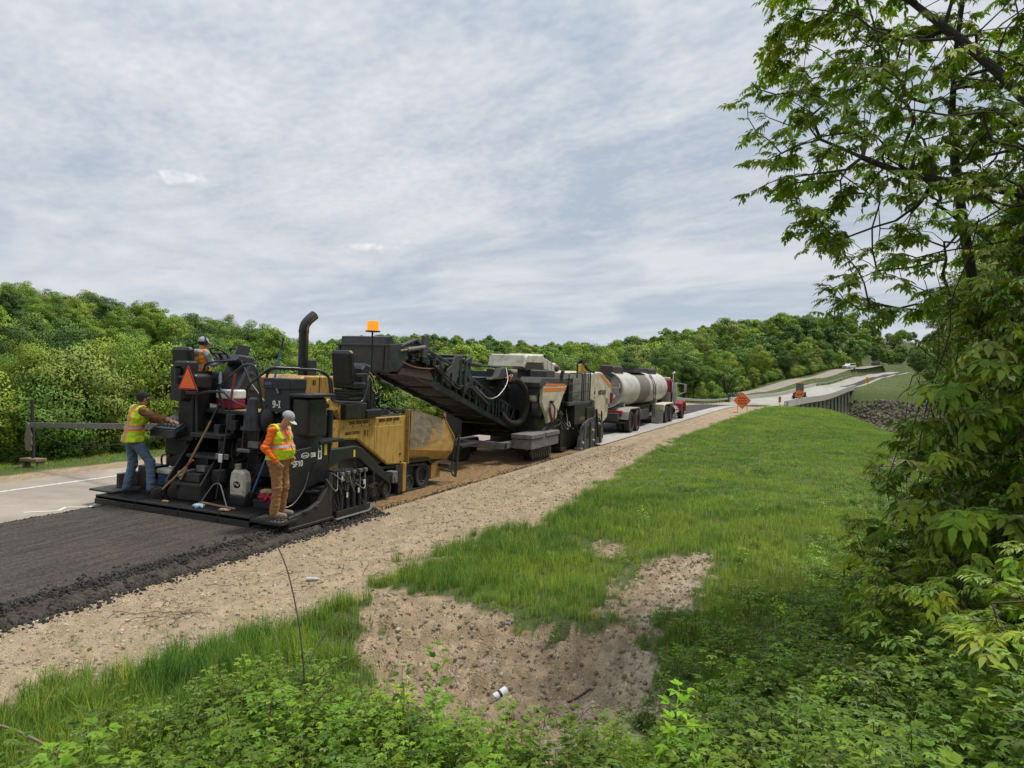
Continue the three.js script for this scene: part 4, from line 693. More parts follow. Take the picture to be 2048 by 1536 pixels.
  part(bp, 'beacon_base', [bx(-0.985, -0.755, 3.585, 3.62, 12.485, 12.715)], M.black); void core;
  const pt = new THREE.PointLight(C(1, 0.5, 0.08), 1.2); pt.position.set(-0.87 + 2.4, 3.72 + 0.07, -12.6 + 12.6); pt.castShadow = true; pt.shadow.radius = 4; pt.name = 'beacon_light'; paver.add(pt); void bl;
  part(paver, 'cable', [tube([[-0.86, 2.75, 12.6], [-0.82, 2.55, 12.9], [-0.84, 2.3, 13.0], [-0.86, 2.2, 12.75], [-0.86, 2.35, 12.65]], 0.009)], M.black);
  part(paver, 'rope', [tube([[-0.86, 2.74, 12.5], [-0.82, 2.62, 12.6], [-0.84, 2.45, 12.72], [-0.82, 2.3, 12.75], [-0.84, 2.36, 12.62], [-0.82, 2.55, 12.55], [-0.84, 2.66, 12.45], [-0.84, 2.5, 12.42]], 0.008, { n: 40 })], std([0.5, 0.38, 0.2], 0.9));
  // rails
  const mRail = std([0.055, 0.06, 0.07], 0.32, 0.35);
  const rail = (pts, r = 0.022, b = 0.12) => part(paver, 'handrail', [tube(pts, r, { bend: b, n: 48, seg: 8 })], mRail);
  rail([[-1.52, 2.1, 10.2], [-1.52, 2.64, 10.2], [-1.46, 2.77, 10.22], [-0.95, 2.77, 10.9], [-0.82, 2.7, 11.1], [-0.8, 2.15, 11.2], [-0.8, 2.1, 12.2], [-0.8, 2.55, 12.4]], 0.024);
  rail([[-0.95, 2.72, 11.05], [-0.9, 2.6, 11.3], [-0.9, 2.18, 11.35], [-0.9, 2.12, 11.6]], 0.024);
  rail([[-2.66, 1.95, 10.28], [-2.67, 2.37, 10.15], [-2.0, 2.84, 10.15], [-1.73, 2.82, 10.15], [-1.66, 1.95, 10.28]], 0.025);
  rail([[-1.96, 1.95, 10.28], [-1.96, 2.4, 10.15], [-1.38, 2.79, 10.15], [-1.1, 2.78, 10.6]], 0.025);
  rail([[-2.67, 2.37, 10.16], [-2.3, 2.1, 10.2], [-1.9, 1.98, 10.28]], 0.02);
  rail([[-2.55, 2.9, 10.6], [-2.3, 2.45, 10.62], [-1.75, 1.95, 10.6]], 0.018);
  rail([[-3.02, 1.35, 10], [-3.07, 2.2, 10], [-2.85, 2.28, 10], [-2.4, 2.3, 10.05], [-2.3, 2.15, 10.1]], 0.024);
  rail([[-2.5, 2.9, 10.45], [-2.95, 2.86, 10.3], [-3.2, 2.8, 10.3], [-3.3, 2.4, 10.4]], 0.02);
  part(paver, 'catwalk', [bx(-4.0, -0.75, 1.86, 1.93, 10.25, 11.2)], M.blackDust);
  part(paver, 'catwalk_tread', [bx(-2.4, -1.3, 1.931, 1.945, 10.3, 10.9)], M.yellowDull);
  // boxes on the right of the catwalk
  const cb = part(paver, 'control_box', [bx(-1.4, -0.8, 1.98, 2.48, 10.02, 10.45, 0.02), bx(-1.41, -0.79, 2.4, 2.6, 10.0, 10.46, 0.02), bx(-0.8, -0.6, 1.98, 2.3, 10.1, 10.5, 0.03)], M.navy);
  part(cb, 'fleet_number', [onRear(text('9-I', 0.13, { sx: 0.85 }), -1.1, 2.13, 10.016)], M.white);
  part(cb, 'name_plate', [bx(-1.37, -1.2, 2.47, 2.53, 9.993, 9.998, 0)], std([0.06, 0.1, 0.14], 0.4));
  part(cb, 'latch', [rbx([-1.06, 2.37, 9.99], [0.04, 0.1, 0.02], [0, 0, 0.5])], M.steel);
  part(paver, 'tool_tray', [bx(-0.78, -0.32, 2.28, 2.34, 9.95, 10.7, 0.02), bx(-0.8, -0.4, 1.55, 2.28, 10.05, 10.6, 0.08)], M.black);
  part(paver, 'round_tank', [cyl([-0.72, 1.35, 10.35], [-0.72, 1.95, 10.35], 0.3, 0.3, 24), cyl([-0.72, 1.62, 10.35], [-0.72, 1.64, 10.35], 0.306, 0.306, 24)], M.navy);
  // left operator station
  const pod = part(paver, 'operator_pod', [prism([[9.75, 2.1], [10.75, 2.0], [10.75, 2.35], [10.5, 2.5], [10.1, 2.55], [9.75, 2.75]], -3.5, -3.15, 0.04), bx(-3.4, -3.05, 2.5, 2.86, 9.75, 10.05, 0.05), bx(-3.5, -3.1, 1.3, 2.4, 9.95, 10.4, 0.05), bx(-3.25, -2.95, 2.3, 2.62, 9.85, 10.3, 0.08)], M.black);
  seatAt(pod, -3.52, 2.4, 10.22, 'operator_seat');
  const lc = part(paver, 'steering_console', [prism([[10.55, 2.3], [11.1, 2.0], [11.25, 2.05], [11.02, 2.98], [10.6, 3.02], [10.5, 2.9], [10.85, 2.8]], -3.2, -2.6, 0.04)], M.slate);
  part(lc, 'steering_wheel', [new THREE.TorusGeometry(0.18, 0.02, 8, 28).rotateX(0.95).translate(-2.98, 3.02, -10.45), rbx([-2.98, 3.02, 10.45], [0.34, 0.02, 0.04], [-0.6, 0, 0]), cyl([-2.98, 2.85, 10.6], [-2.98, 3.03, 10.44], 0.03)], M.black);
  part(lc, 'display', [rbx([-2.75, 3.1, 10.85], [0.24, 0.2, 0.06], [-0.35, 0.5, 0])], M.black); part(lc, 'screen', [rbx([-2.77, 3.105, 10.815], [0.2, 0.15, 0.005], [-0.35, 0.5, 0])], std([0.12, 0.16, 0.2], 0.15));
  part(lc, 'joystick', [cyl([-2.95, 2.95, 10.75], [-2.95, 3.1, 10.72], 0.014), sph([-2.95, 3.12, 10.72], 0.035, [1, 1.4, 1])], M.black);
  part(lc, 'gauge_cluster', [bx(-2.598, -2.585, 2.3, 2.55, 10.9, 11.08), bx(-2.598, -2.585, 2.62, 2.68, 10.8, 11.0)], M.slateDust);
  const tri = (r) => new THREE.Shape([new THREE.Vector2(0, r), new THREE.Vector2(-r * 0.87, -r * 0.6), new THREE.Vector2(r * 0.87, -r * 0.6)]);
  const smv = part(paver, 'warning_triangle', [new THREE.ExtrudeGeometry(tri(0.29), { depth: 0.01, bevelEnabled: false }).translate(-2.86, 2.5, -9.62)], std([0.3, 0.015, 0.02], 0.4));
  part(smv, 'orange_centre', [new THREE.ExtrudeGeometry(tri(0.235), { depth: 0.004, bevelEnabled: false }).translate(-2.86, 2.495, -9.609)], std([0.98, 0.16, 0.03], 0.5));
  part(paver, 'triangle_mount', [cyl([-2.95, 2.3, 9.66], [-2.95, 2.75, 9.7], 0.03), cyl([-3.15, 2.55, 9.68], [-2.9, 2.55, 9.68], 0.03), cyl([-3.22, 2.42, 9.7], [-3.22, 2.72, 9.7], 0.06), bx(-2.95, -2.65, 2.24, 2.3, 9.63, 9.68)], M.black);
  // rear frame: columns, valves, tanks, hoses behind the screed
  const fr = part(paver, 'rear_frame', [bx(-3.9, -0.75, 1.3, 1.86, 10.5, 11.2), bx(-3.6, -3.2, 0.3, 1.9, 10.3, 10.7), bx(-1.3, -0.95, 0.5, 1.9, 10.5, 11.0), bx(-2.2, -1.8, 0.4, 1.6, 10.35, 10.7), bx(-4.2, -0.8, 0.72, 0.95, 10.3, 11.1), bx(-4.6, -0.7, 0.1, 0.55, 10.05, 11.1), bx(-3.05, -2.25, 1.42, 1.5, 9.85, 10.4)], M.black);
  for (let k = 0; k < 26; k++) { const x = rr(-3.7, -0.9), y = rr(0.55, 1.7), w = rr(0.05, 0.22), h = rr(0.05, 0.25); part(fr, 'valve_block', bx(x, x + w, y, y + h, 10.1 + rr(0, 0.25), 10.5, 0.008), k % 4 ? M.black : M.slate); }
  const hose = std([0.09, 0.03, 0.025], 0.6);
  for (let k = 0; k < 22; k++) { const x = rr(-2.2, -0.75), y = rr(0.7, 1.6), x2 = x + rr(-0.5, 0.5), y2 = y + rr(-0.4, 0.4); part(paver, 'hose', tube([[x, y, 10.35], [lerp(x, x2, 0.4) + rr(-0.1, 0.1), Math.min(y, y2) - rr(0.02, 0.2), 10.05 + rr(0, 0.2)], [x2, y2, 10.3]], rr(0.01, 0.018), { n: 16, seg: 6 }), k % 3 ? M.rubber : hose); }
  part(paver, 'manifold', [bx(-2.0, -1.68, 1.2, 1.26, 9.98, 10.05), bx(-1.7, -1.45, 1.3, 1.42, 9.95, 10.05)], M.dullsteel);
  for (const [y0, s0, s1, x0, x1] of [[1.1, 9.75, 10.15, -3.02, -2.25], [0.6, 9.5, 9.95, -3.25, -2.42]]) { const st = part(paver, 'step', [bx(x0, x1, y0 - 0.05, y0, s0, s1, 0.01)], M.blackDust); for (let k = 0; k < 6; k++) part(st, 'tread_bar', bx(x0, x1, y0, y0 + 0.012, s0 + 0.02 + k * (s1 - s0) / 6, s0 + 0.045 + k * (s1 - s0) / 6, 0), M.blackDust); }
  part(paver, 'stair_side', [prism([[9.5, 0.3], [9.95, 0.3], [10.4, 1.45], [10.2, 1.5], [9.5, 0.6]], -3.28, -3.24), prism([[9.5, 0.3], [9.95, 0.3], [10.4, 1.45], [10.2, 1.5], [9.5, 0.6]], -2.4, -2.36), bx(-3.2, -2.45, 0.28, 0.55, 9.55, 9.95)], M.black);
  part(paver, 'tool_box', [bx(-2.95, -2.5, 0.62, 0.78, 9.6, 9.85), bx(-2.45, -2.2, 0.62, 0.86, 9.75, 9.95)], M.blackDust);
  part(paver, 'relay_box', [bx(-2.72, -2.5, 0.8, 0.92, 9.72, 9.85)], M.dullsteel);
  // screed
  const sc = part(paver, 'screed_plate', [bx(-4.6, -0.15, 0.1, 0.24, 9.9, 10.9, 0.02), bx(-4.55, -0.9, 0.24, 0.5, 9.95, 10.4)], M.black);
  for (const [x0, x1] of [[-4.62, -3.55], [-3.53, -2.45], [-2.43, -1.5], [-1.48, -0.78]]) {
    const p = part(paver, 'walkway_panel', [bx(x0, x1, 0.2, 0.25, 9.1, 9.92, 0.008), bx(x0, x1, 0.2, 0.272, 9.1, 9.13, 0.006), bx(x0, x1, 0.25, 0.272, 9.89, 9.92, 0.006)], M.blackDust);
    const n = Math.round((x1 - x0) / 0.062); for (let k = 0; k < n; k++) part(p, 'grating_bar', bx(x0 + 0.02 + k * (x1 - x0 - 0.04) / n, x0 + 0.045 + k * (x1 - x0 - 0.04) / n, 0.25, 0.268, 9.14, 9.88, 0), M.blackDust);
    part(p, 'rear_lip', [bx(x0, x1, 0.1, 0.2, 9.08, 9.105, 0.004)], M.blackDust);
  }
  part(paver, 'walkway_extension', [bx(-5.1, -4.4, 0.27, 0.31, 9.3, 9.95)], M.blackDust);
  const fs = part(paver, 'footstep', [bx(-0.74, -0.1, 0.21, 0.262, 9.05, 9.5, 0.006)], M.blackDust); for (let k = 0; k < 8; k++) part(fs, 'tread_bar', rbx([-0.68 + k * 0.075, 0.268, 9.27], [0.03, 0.012, 0.36], [0, 0.3, 0], 0), M.dullsteel);
  part(paver, 'end_gate', [prism([[9.3, 0.1], [10.44, 0.1], [10.44, 0.92], [10.36, 0.93], [10.27, 0.66], [10.08, 0.46], [9.8, 0.36], [9.3, 0.3]], -0.2, -0.12), prism([[9.28, 0.075], [10.46, 0.075], [10.46, 0.13], [9.28, 0.13]], -0.22, -0.1), bx(-0.14, -0.1, 0.32, 0.36, 9.62, 9.76), bx(-0.14, -0.1, 0.36, 0.4, 9.95, 10.02)], M.blackDust);
  part(paver, 'end_gate', [bx(-4.72, -4.62, 0.08, 0.6, 9.6, 10.8)], M.blackDust);
  const pl8 = part(paver, 'screed_side_plate', [prism([[9.42, 0.5], [9.5, 0.8], [9.62, 1.12], [9.85, 1.36], [10.7, 1.42], [10.7, 0.7], [10.45, 0.72], [10.2, 0.66], [9.95, 0.52], [9.75, 0.45]], -0.56, -0.45)], M.black);
  part(pl8, 'lettering', [onSide(text('SF10', 0.105, { sx: 0.85 }), -0.446, 1.12, 9.86)], M.white);
  part(pl8, 'oval_emblem', [new THREE.TorusGeometry(0.1, 0.009, 4, 32).scale(1, 0.45, 0.2).rotateY(Math.PI / 2).translate(-0.447, 1.245, -10.05), onSide(text('carlson', 0.035, { sx: 0.9 }), -0.446, 1.245, 10.05)], M.white);
  part(pl8, 'sticker', [bx(-0.449, -0.446, 1.2, 1.28, 10.2, 10.33, 0), bx(-0.449, -0.446, 1.14, 1.4, 10.4, 10.5, 0)], M.white); part(pl8, 'sticker_print', [bx(-0.446, -0.444, 1.3, 1.36, 10.42, 10.48, 0), bx(-0.446, -0.444, 1.17, 1.27, 10.43, 10.47, 0), bx(-0.446, -0.444, 1.215, 1.265, 10.21, 10.23, 0), bx(-0.446, -0.444, 1.215, 1.265, 10.25, 10.27, 0)], M.ink);
  part(pl8, 'yellow_sticker', [bx(-0.449, -0.446, 1.2, 1.4, 10.58, 10.65, 0)], std([0.7, 0.55, 0.04], 0.5));
  part(paver, 'auger_shield', [new THREE.CylinderGeometry(0.5, 0.5, 0.05, 28, 1, false, 0, Math.PI).rotateZ(Math.PI / 2).translate(-0.62, 0.75, -10.0), cyl([-0.6, 0.55, 10.3], [-0.3, 0.55, 10.3], 0.05)], M.navy);
  part(paver, 'cover_rod', [tube([[-0.3, 0.98, 9.98], [-0.32, 0.7, 9.9], [-0.35, 0.45, 9.65], [-0.4, 0.4, 9.4]], 0.008)], M.steel);
  // tow arm
  const ta = part(paver, 'tow_arm', [prism([[10.7, 0.8], [11.2, 0.92], [11.55, 1.0], [12.0, 0.98], [12.55, 0.62], [13.15, 0.3], [13.3, 0.34], [13.25, 0.46], [13.05, 0.52], [12.1, 1.18], [11.9, 1.24], [11.2, 1.24], [10.7, 1.24]], -0.82, -0.7, 0.015)], std([0.016, 0.024, 0.021], 0.5, 0, { map: rep(T.grime, 0.8) }));
  part(ta, 'sticker', [bx(-0.699, -0.695, 1.02, 1.16, 11.8, 11.86, 0)], std([0.7, 0.55, 0.04], 0.5)); part(ta, 'hinge', [bx(-0.86, -0.66, 0.3, 0.55, 13.2, 13.4), cyl([-0.9, 0.42, 13.3], [-0.64, 0.42, 13.3], 0.05)], M.dullsteel);
  part(paver, 'lift_ram', [cyl([-0.75, 1.0, 11.05], [-0.75, 2.0, 11.1], 0.065, 0.065, 14), cyl([-0.75, 0.6, 11.05], [-0.75, 1.0, 11.05], 0.035, 0.035, 10)], M.navy);
  part(paver, 'depth_crank', [cyl([-0.55, 1.4, 10.5], [-0.55, 1.75, 10.5], 0.035), rbx([-0.5, 1.62, 10.3], [0.12, 0.16, 0.1], [0.4, 0, 0]), bx(-0.7, -0.4, 1.42, 1.48, 10.4, 11.1)], M.black);
  // edger frame at the side of the screed
  const ef = part(paver, 'edger_frame', [bx(-0.35, -0.08, 0.08, 0.2, 10.5, 11.55), bx(-0.3, -0.16, 0.55, 0.66, 10.5, 11.55), bx(-0.3, -0.16, 0.1, 0.95, 10.5, 10.58), bx(-0.3, -0.16, 0.1, 0.66, 11.45, 11.55), bx(-0.5, -0.2, 0.66, 0.9, 10.75, 11.2), bx(-0.32, -0.3, 0.1, 0.6, 10.5, 11.5)], M.black);
  part(ef, 'skid', [prism([[10.46, 0.05], [11.5, 0.05], [11.68, 0.16], [11.66, 0.18], [11.48, 0.08], [10.46, 0.08]], -0.36, -0.04)], M.dullsteel);
  for (const s of [10.68, 10.86, 11.05, 11.24, 11.4]) { const c = part(ef, 'ram', [cyl([-0.12, 0.2, s], [-0.12, 0.5, s], 0.04, 0.04, 12)], M.blackDust); void c; part(ef, 'ram_rod', [cyl([-0.12, 0.5, s], [-0.12, 0.85, s], 0.018, 0.018, 8), bx(-0.15, -0.08, 0.83, 0.9, s - 0.04, s + 0.04)], M.dullsteel); }
  for (const [y, s] of [[0.42, 10.78], [0.46, 11.13], [0.6, 11.3], [0.74, 10.62]]) part(ef, 'tag', [bx(-0.08, -0.074, y, y + 0.09, s, s + 0.05, 0)], M.whitePaint);
  for (let k = 0; k < 16; k++) { const s = rr(10.55, 11.4), y = rr(0.5, 0.95), s2 = s + rr(-0.4, 0.4), y2 = y + rr(-0.2, 0.15); part(ef, 'hose', tube([[-0.15, y, s], [-0.05, Math.min(y, y2) - rr(0.03, 0.25), (s + s2) / 2], [-0.15, y2, s2]], 0.012, { n: 14, seg: 5 }), k % 5 ? M.rubber : M.steel); }
  part(ef, 'front_hoop', [tube([[-0.1, 0.55, 11.5], [-0.08, 0.4, 11.75], [-0.08, 0.15, 11.7], [-0.1, 0.1, 11.5]], 0.012)], M.black);
  // hopper
  const hopTex = tex(512, 320, (u, v) => { const s = 16.4 - u * 2.4, y = 0.45 + v * 1.5, n = tfbm(u, v, 7, 5, 71), d = tfbm(u, v, 30, 3, 75); let k = ss(0.1, -0.35, (s - 15.25) * 0.7 - (y - 1.1) * 0.6 + n * 0.35) * ss(0.86, 1.02, y + n * 0.15); k *= 0.85; let c = [0.75, 0.6, 0.33]; c = c.map((q) => q * (0.95 + n * 0.16 + d * 0.08)); const grey = [0.52, 0.49, 0.45].map((q) => q * (0.92 + n * 0.3 + d * 0.14)); let o = c.map((q, i) => lerp(q, grey[i], k)); const tx = (s - 14.95), ty = (y - 1.05); if (ty > 0 && ty < 0.42 && tx > 0.33 - 0.02 && tx < 0.66 && n + d > -0.3) o = o.map((q) => lerp(q, 0.55, 0.55)); if (ty > 0.02 && ty < 0.4 && tx > 0 && tx < 0.42 && Math.abs(tx - 0.21) < 0.21 * (1 - ty / 0.42) && n > -0.25) o = [0.7, 0.56, 0.3]; return o; }, { srgb: true });
  hopTex.wrapS = hopTex.wrapT = THREE.MirroredRepeatWrapping; hopTex.repeat.set(1 / 2.4, 1 / 1.5); hopTex.offset.set(16.4 / 2.4, -0.45 / 1.5);
  const mHop = std([1, 1, 1], 0.7, 0, { map: hopTex });
  const wing = (x0, x1, nm) => { // outward-leaning wing with a folded lower edge
    const o = Math.sign(x1 - x0), a = [[14.08, 1.9], [15.62, 1.58], [16.2, 1.02], [16.18, 0.72], [14.08, 0.95]], b = [[14.1, 0.95], [16.18, 0.72], [16.1, 0.52], [14.16, 0.68]];
    const P = [], q = (s, y, x) => [x, y, -s], quad = (A, B, Cc, D) => P.push(...A, ...B, ...Cc, ...A, ...Cc, ...D);
    const xt = x1, xb = x1 - o * 0.02, xl = x1 - o * 0.2, t = o * 0.05;
    const top = a.map(([s, y]) => q(s, y, y > 1.2 ? xt : xb)), low = [b[0], b[1], b[2], b[3]].map(([s, y], i) => q(s, y, i < 2 ? xb : xl));
    for (let k = 1; k < 4; k++) P.push(...top[0], ...top[k], ...top[k + 1]);
    quad(low[0], low[1], low[2], low[3]);
    const inn = [...top].map(([x, y, z]) => [x - t, y, z]); for (let k = 1; k < 4; k++) P.push(...inn[0], ...inn[k + 1], ...inn[k]);
    const edge = [...top.slice(0, 4), low[2], low[3]], ine = edge.map(([x, y, z]) => [x - t, y, z]); for (let k = 0; k < edge.length; k++) { const m = (k + 1) % edge.length; quad(edge[k], ine[k], ine[m], edge[m]); }
    const g = new THREE.BufferGeometry(); g.setAttribute('position', new THREE.Float32BufferAttribute(P, 3)); g.computeVertexNormals(); return part(paver, nm, g, mHop);
  };
  const w1 = wing(-1.3, -0.78, 'hopper_wing'); wing(-3.6, -4.1, 'hopper_wing');
  part(w1, 'stiffener', [prism([[14.03, 0.62], [14.07, 0.62], [14.07, 1.88], [14.03, 1.88]], -0.92, -0.8)], M.yellowDull); part(w1, 'front_lip', [tube([[-0.8, 1.56, 15.68], [-0.8, 1.05, 16.24], [-0.84, 0.8, 16.26], [-1.0, 0.5, 16.15]], 0.03, { bend: 0.1 })], M.yellowDull);
  part(w1, 'rivet', [cyl([-0.78, 1.86, 14.2], [-0.765, 1.86, 14.2], 0.02), cyl([-0.78, 1.6, 15.5], [-0.765, 1.6, 15.5], 0.02)], M.ink);
  part(paver, 'hopper_floor', [bx(-3.8, -1.0, 0.5, 0.58, 14.0, 16.1), bx(-3.7, -1.0, 0.5, 1.2, 14.0, 14.1)], M.tar);
  part(paver, 'hopper_ram', [cyl([-0.95, 0.6, 14.16], [-0.93, 1.0, 14.16], 0.05)], M.dullsteel);
  part(paver, 'bumper', [bx(-3.9, -0.95, 0.1, 0.5, 15.55, 15.75), bx(-1.02, -0.92, 0.1, 0.48, 15.3, 15.75), cyl([-3.6, 0.3, 15.95], [-1.2, 0.3, 15.95], 0.1, 0.1, 14)], M.yellowDull);
  part(paver, 'sensor_bar', [tube([[-0.95, 0.3, 15.7], [-0.7, 0.25, 15.85], [-0.68, 0.1, 16.05], [-0.7, 0.35, 16.15]], 0.02), cyl([-0.7, 0.06, 16.15], [-0.7, 1.16, 16.3], 0.035), cyl([-0.72, 0.4, 16.0], [-0.7, 1.0, 16.1], 0.018), bx(-0.9, -0.6, 0.38, 0.46, 15.6, 15.75), tube([[-0.7, 1.1, 16.3], [-0.72, 0.9, 16.1], [-0.75, 0.7, 16.05]], 0.012)], M.blackDust);
  part(paver, 'engine_rear', [bx(-3.3, -1.7, 1.78, 2.2, 13.0, 14.0, 0.05), bx(-1.9, -1.5, 1.78, 2.35, 13.2, 13.6, 0.03)], M.black);
  // left side control panel on its arm
  const cp = part(paver, 'screed_control_panel', [prism([[9.75, 1.35], [10.35, 1.55], [10.4, 1.75], [10.3, 1.8], [9.7, 1.52], [9.68, 1.4]], -3.95, -3.25, 0.03), bx(-3.9, -3.3, 1.0, 1.45, 10.0, 10.35, 0.05)], M.black);
  part(cp, 'key_pad', [rbx([-3.6, 1.665, 9.98], [0.6, 0.012, 0.56], [0.44, 0, 0])], M.slate);
  for (let i = 0; i < 5; i++) for (let j = 0; j < 3; j++) part(cp, 'button', rbx([-3.82 + i * 0.1, 1.61 + j * 0.048, 9.82 + j * 0.1], [0.05, 0.014, 0.05], [0.44, 0, 0]), (i + j) % 4 ? M.blackDust : M.dullsteel);
  part(paver, 'panel_arm', [tube([[-3.9, 0.35, 10.4], [-4.1, 0.8, 10.4], [-3.9, 1.15, 10.2], [-3.6, 1.2, 10.15]], 0.06), tube([[-4.2, 0.3, 10.3], [-4.2, 0.9, 10.2], [-3.9, 1.0, 10.1]], 0.02), bx(-4.3, -3.2, 0.62, 0.7, 9.95, 10.1), bx(-4.5, -4.1, 0.25, 0.75, 9.9, 10.3)], M.black);
}
// asphalt on the paver's deck and falling from the belt
{
  rnd = rngOf(402); const L = [], F = [];
  const w = (x, y, s) => [x * Math.cos(ROLL) + y * Math.sin(ROLL), -x * Math.sin(ROLL) + y * Math.cos(ROLL), -s];
  for (let i = 0; i < 900; i++) { const x = rr(-3.6, -1.0), s = rr(12.9, 14.3), h = 0.12 * ss(1.3, 0, Math.abs(s - 13.9)) * rnd(); L.push([...w(x, 1.78 + h, s), rr(0, 6), rr(0, 6), 0, rr(0.01, 0.04)]); }
  for (let i = 0; i < 700; i++) { const x = rr(-3.4, -1.2), s = rr(14.1, 15.8); L.push([...w(x, 0.6 + 1.1 * Math.exp(-((x + 2.3) ** 2 + (s - 14.5) ** 2) * 0.9) + rr(0, 0.06), s), rr(0, 6), rr(0, 6), 0, rr(0.02, 0.07)]); }
  scatter('asphalt_heap', ST[0], M.asphLump, L, { label: 'black asphalt spilled on the paver deck and heaped in its hopper', category: 'asphalt' });
  for (let i = 0; i < 520; i++) { const t = rnd(), s = 14.0 + rr(-0.3, 0.35) + t * 0.15 + rr(-1, 1) * t * 0.35; F.push([...w(rr(-2.6, -1.7), 2.75 - t * 0.95, s), rr(0, 6), rr(0, 6), 0, Math.pow(rnd(), 2) * 0.045 + 0.012]); }
  scatter('falling_asphalt', ST[1], M.asphLump, F, { label: 'black asphalt lumps falling from the conveyor into the paver hopper', category: 'asphalt' });
  // solid core of the heap
  const g = new THREE.SphereGeometry(1, 24, 14); const p = g.attributes.position; for (let i = 0; i < p.count; i++) { const k = 1 + fbm(p.getX(i) * 3, p.getZ(i) * 3 + p.getY(i), 3) * 0.15; p.setXYZ(i, p.getX(i) * 1.15 * k, p.getY(i) * 0.95 * k, p.getZ(i) * 0.95 * k); } g.computeVertexNormals(); g.translate(...w(-2.35, 0.75, 14.85)); const m = new THREE.Mesh(g, M.asphLump); m.name = 'asphalt_mound'; tag(m, 'rounded black mound of asphalt in the paver hopper', 'asphalt', null, 'stuff'); scene.add(m);
}

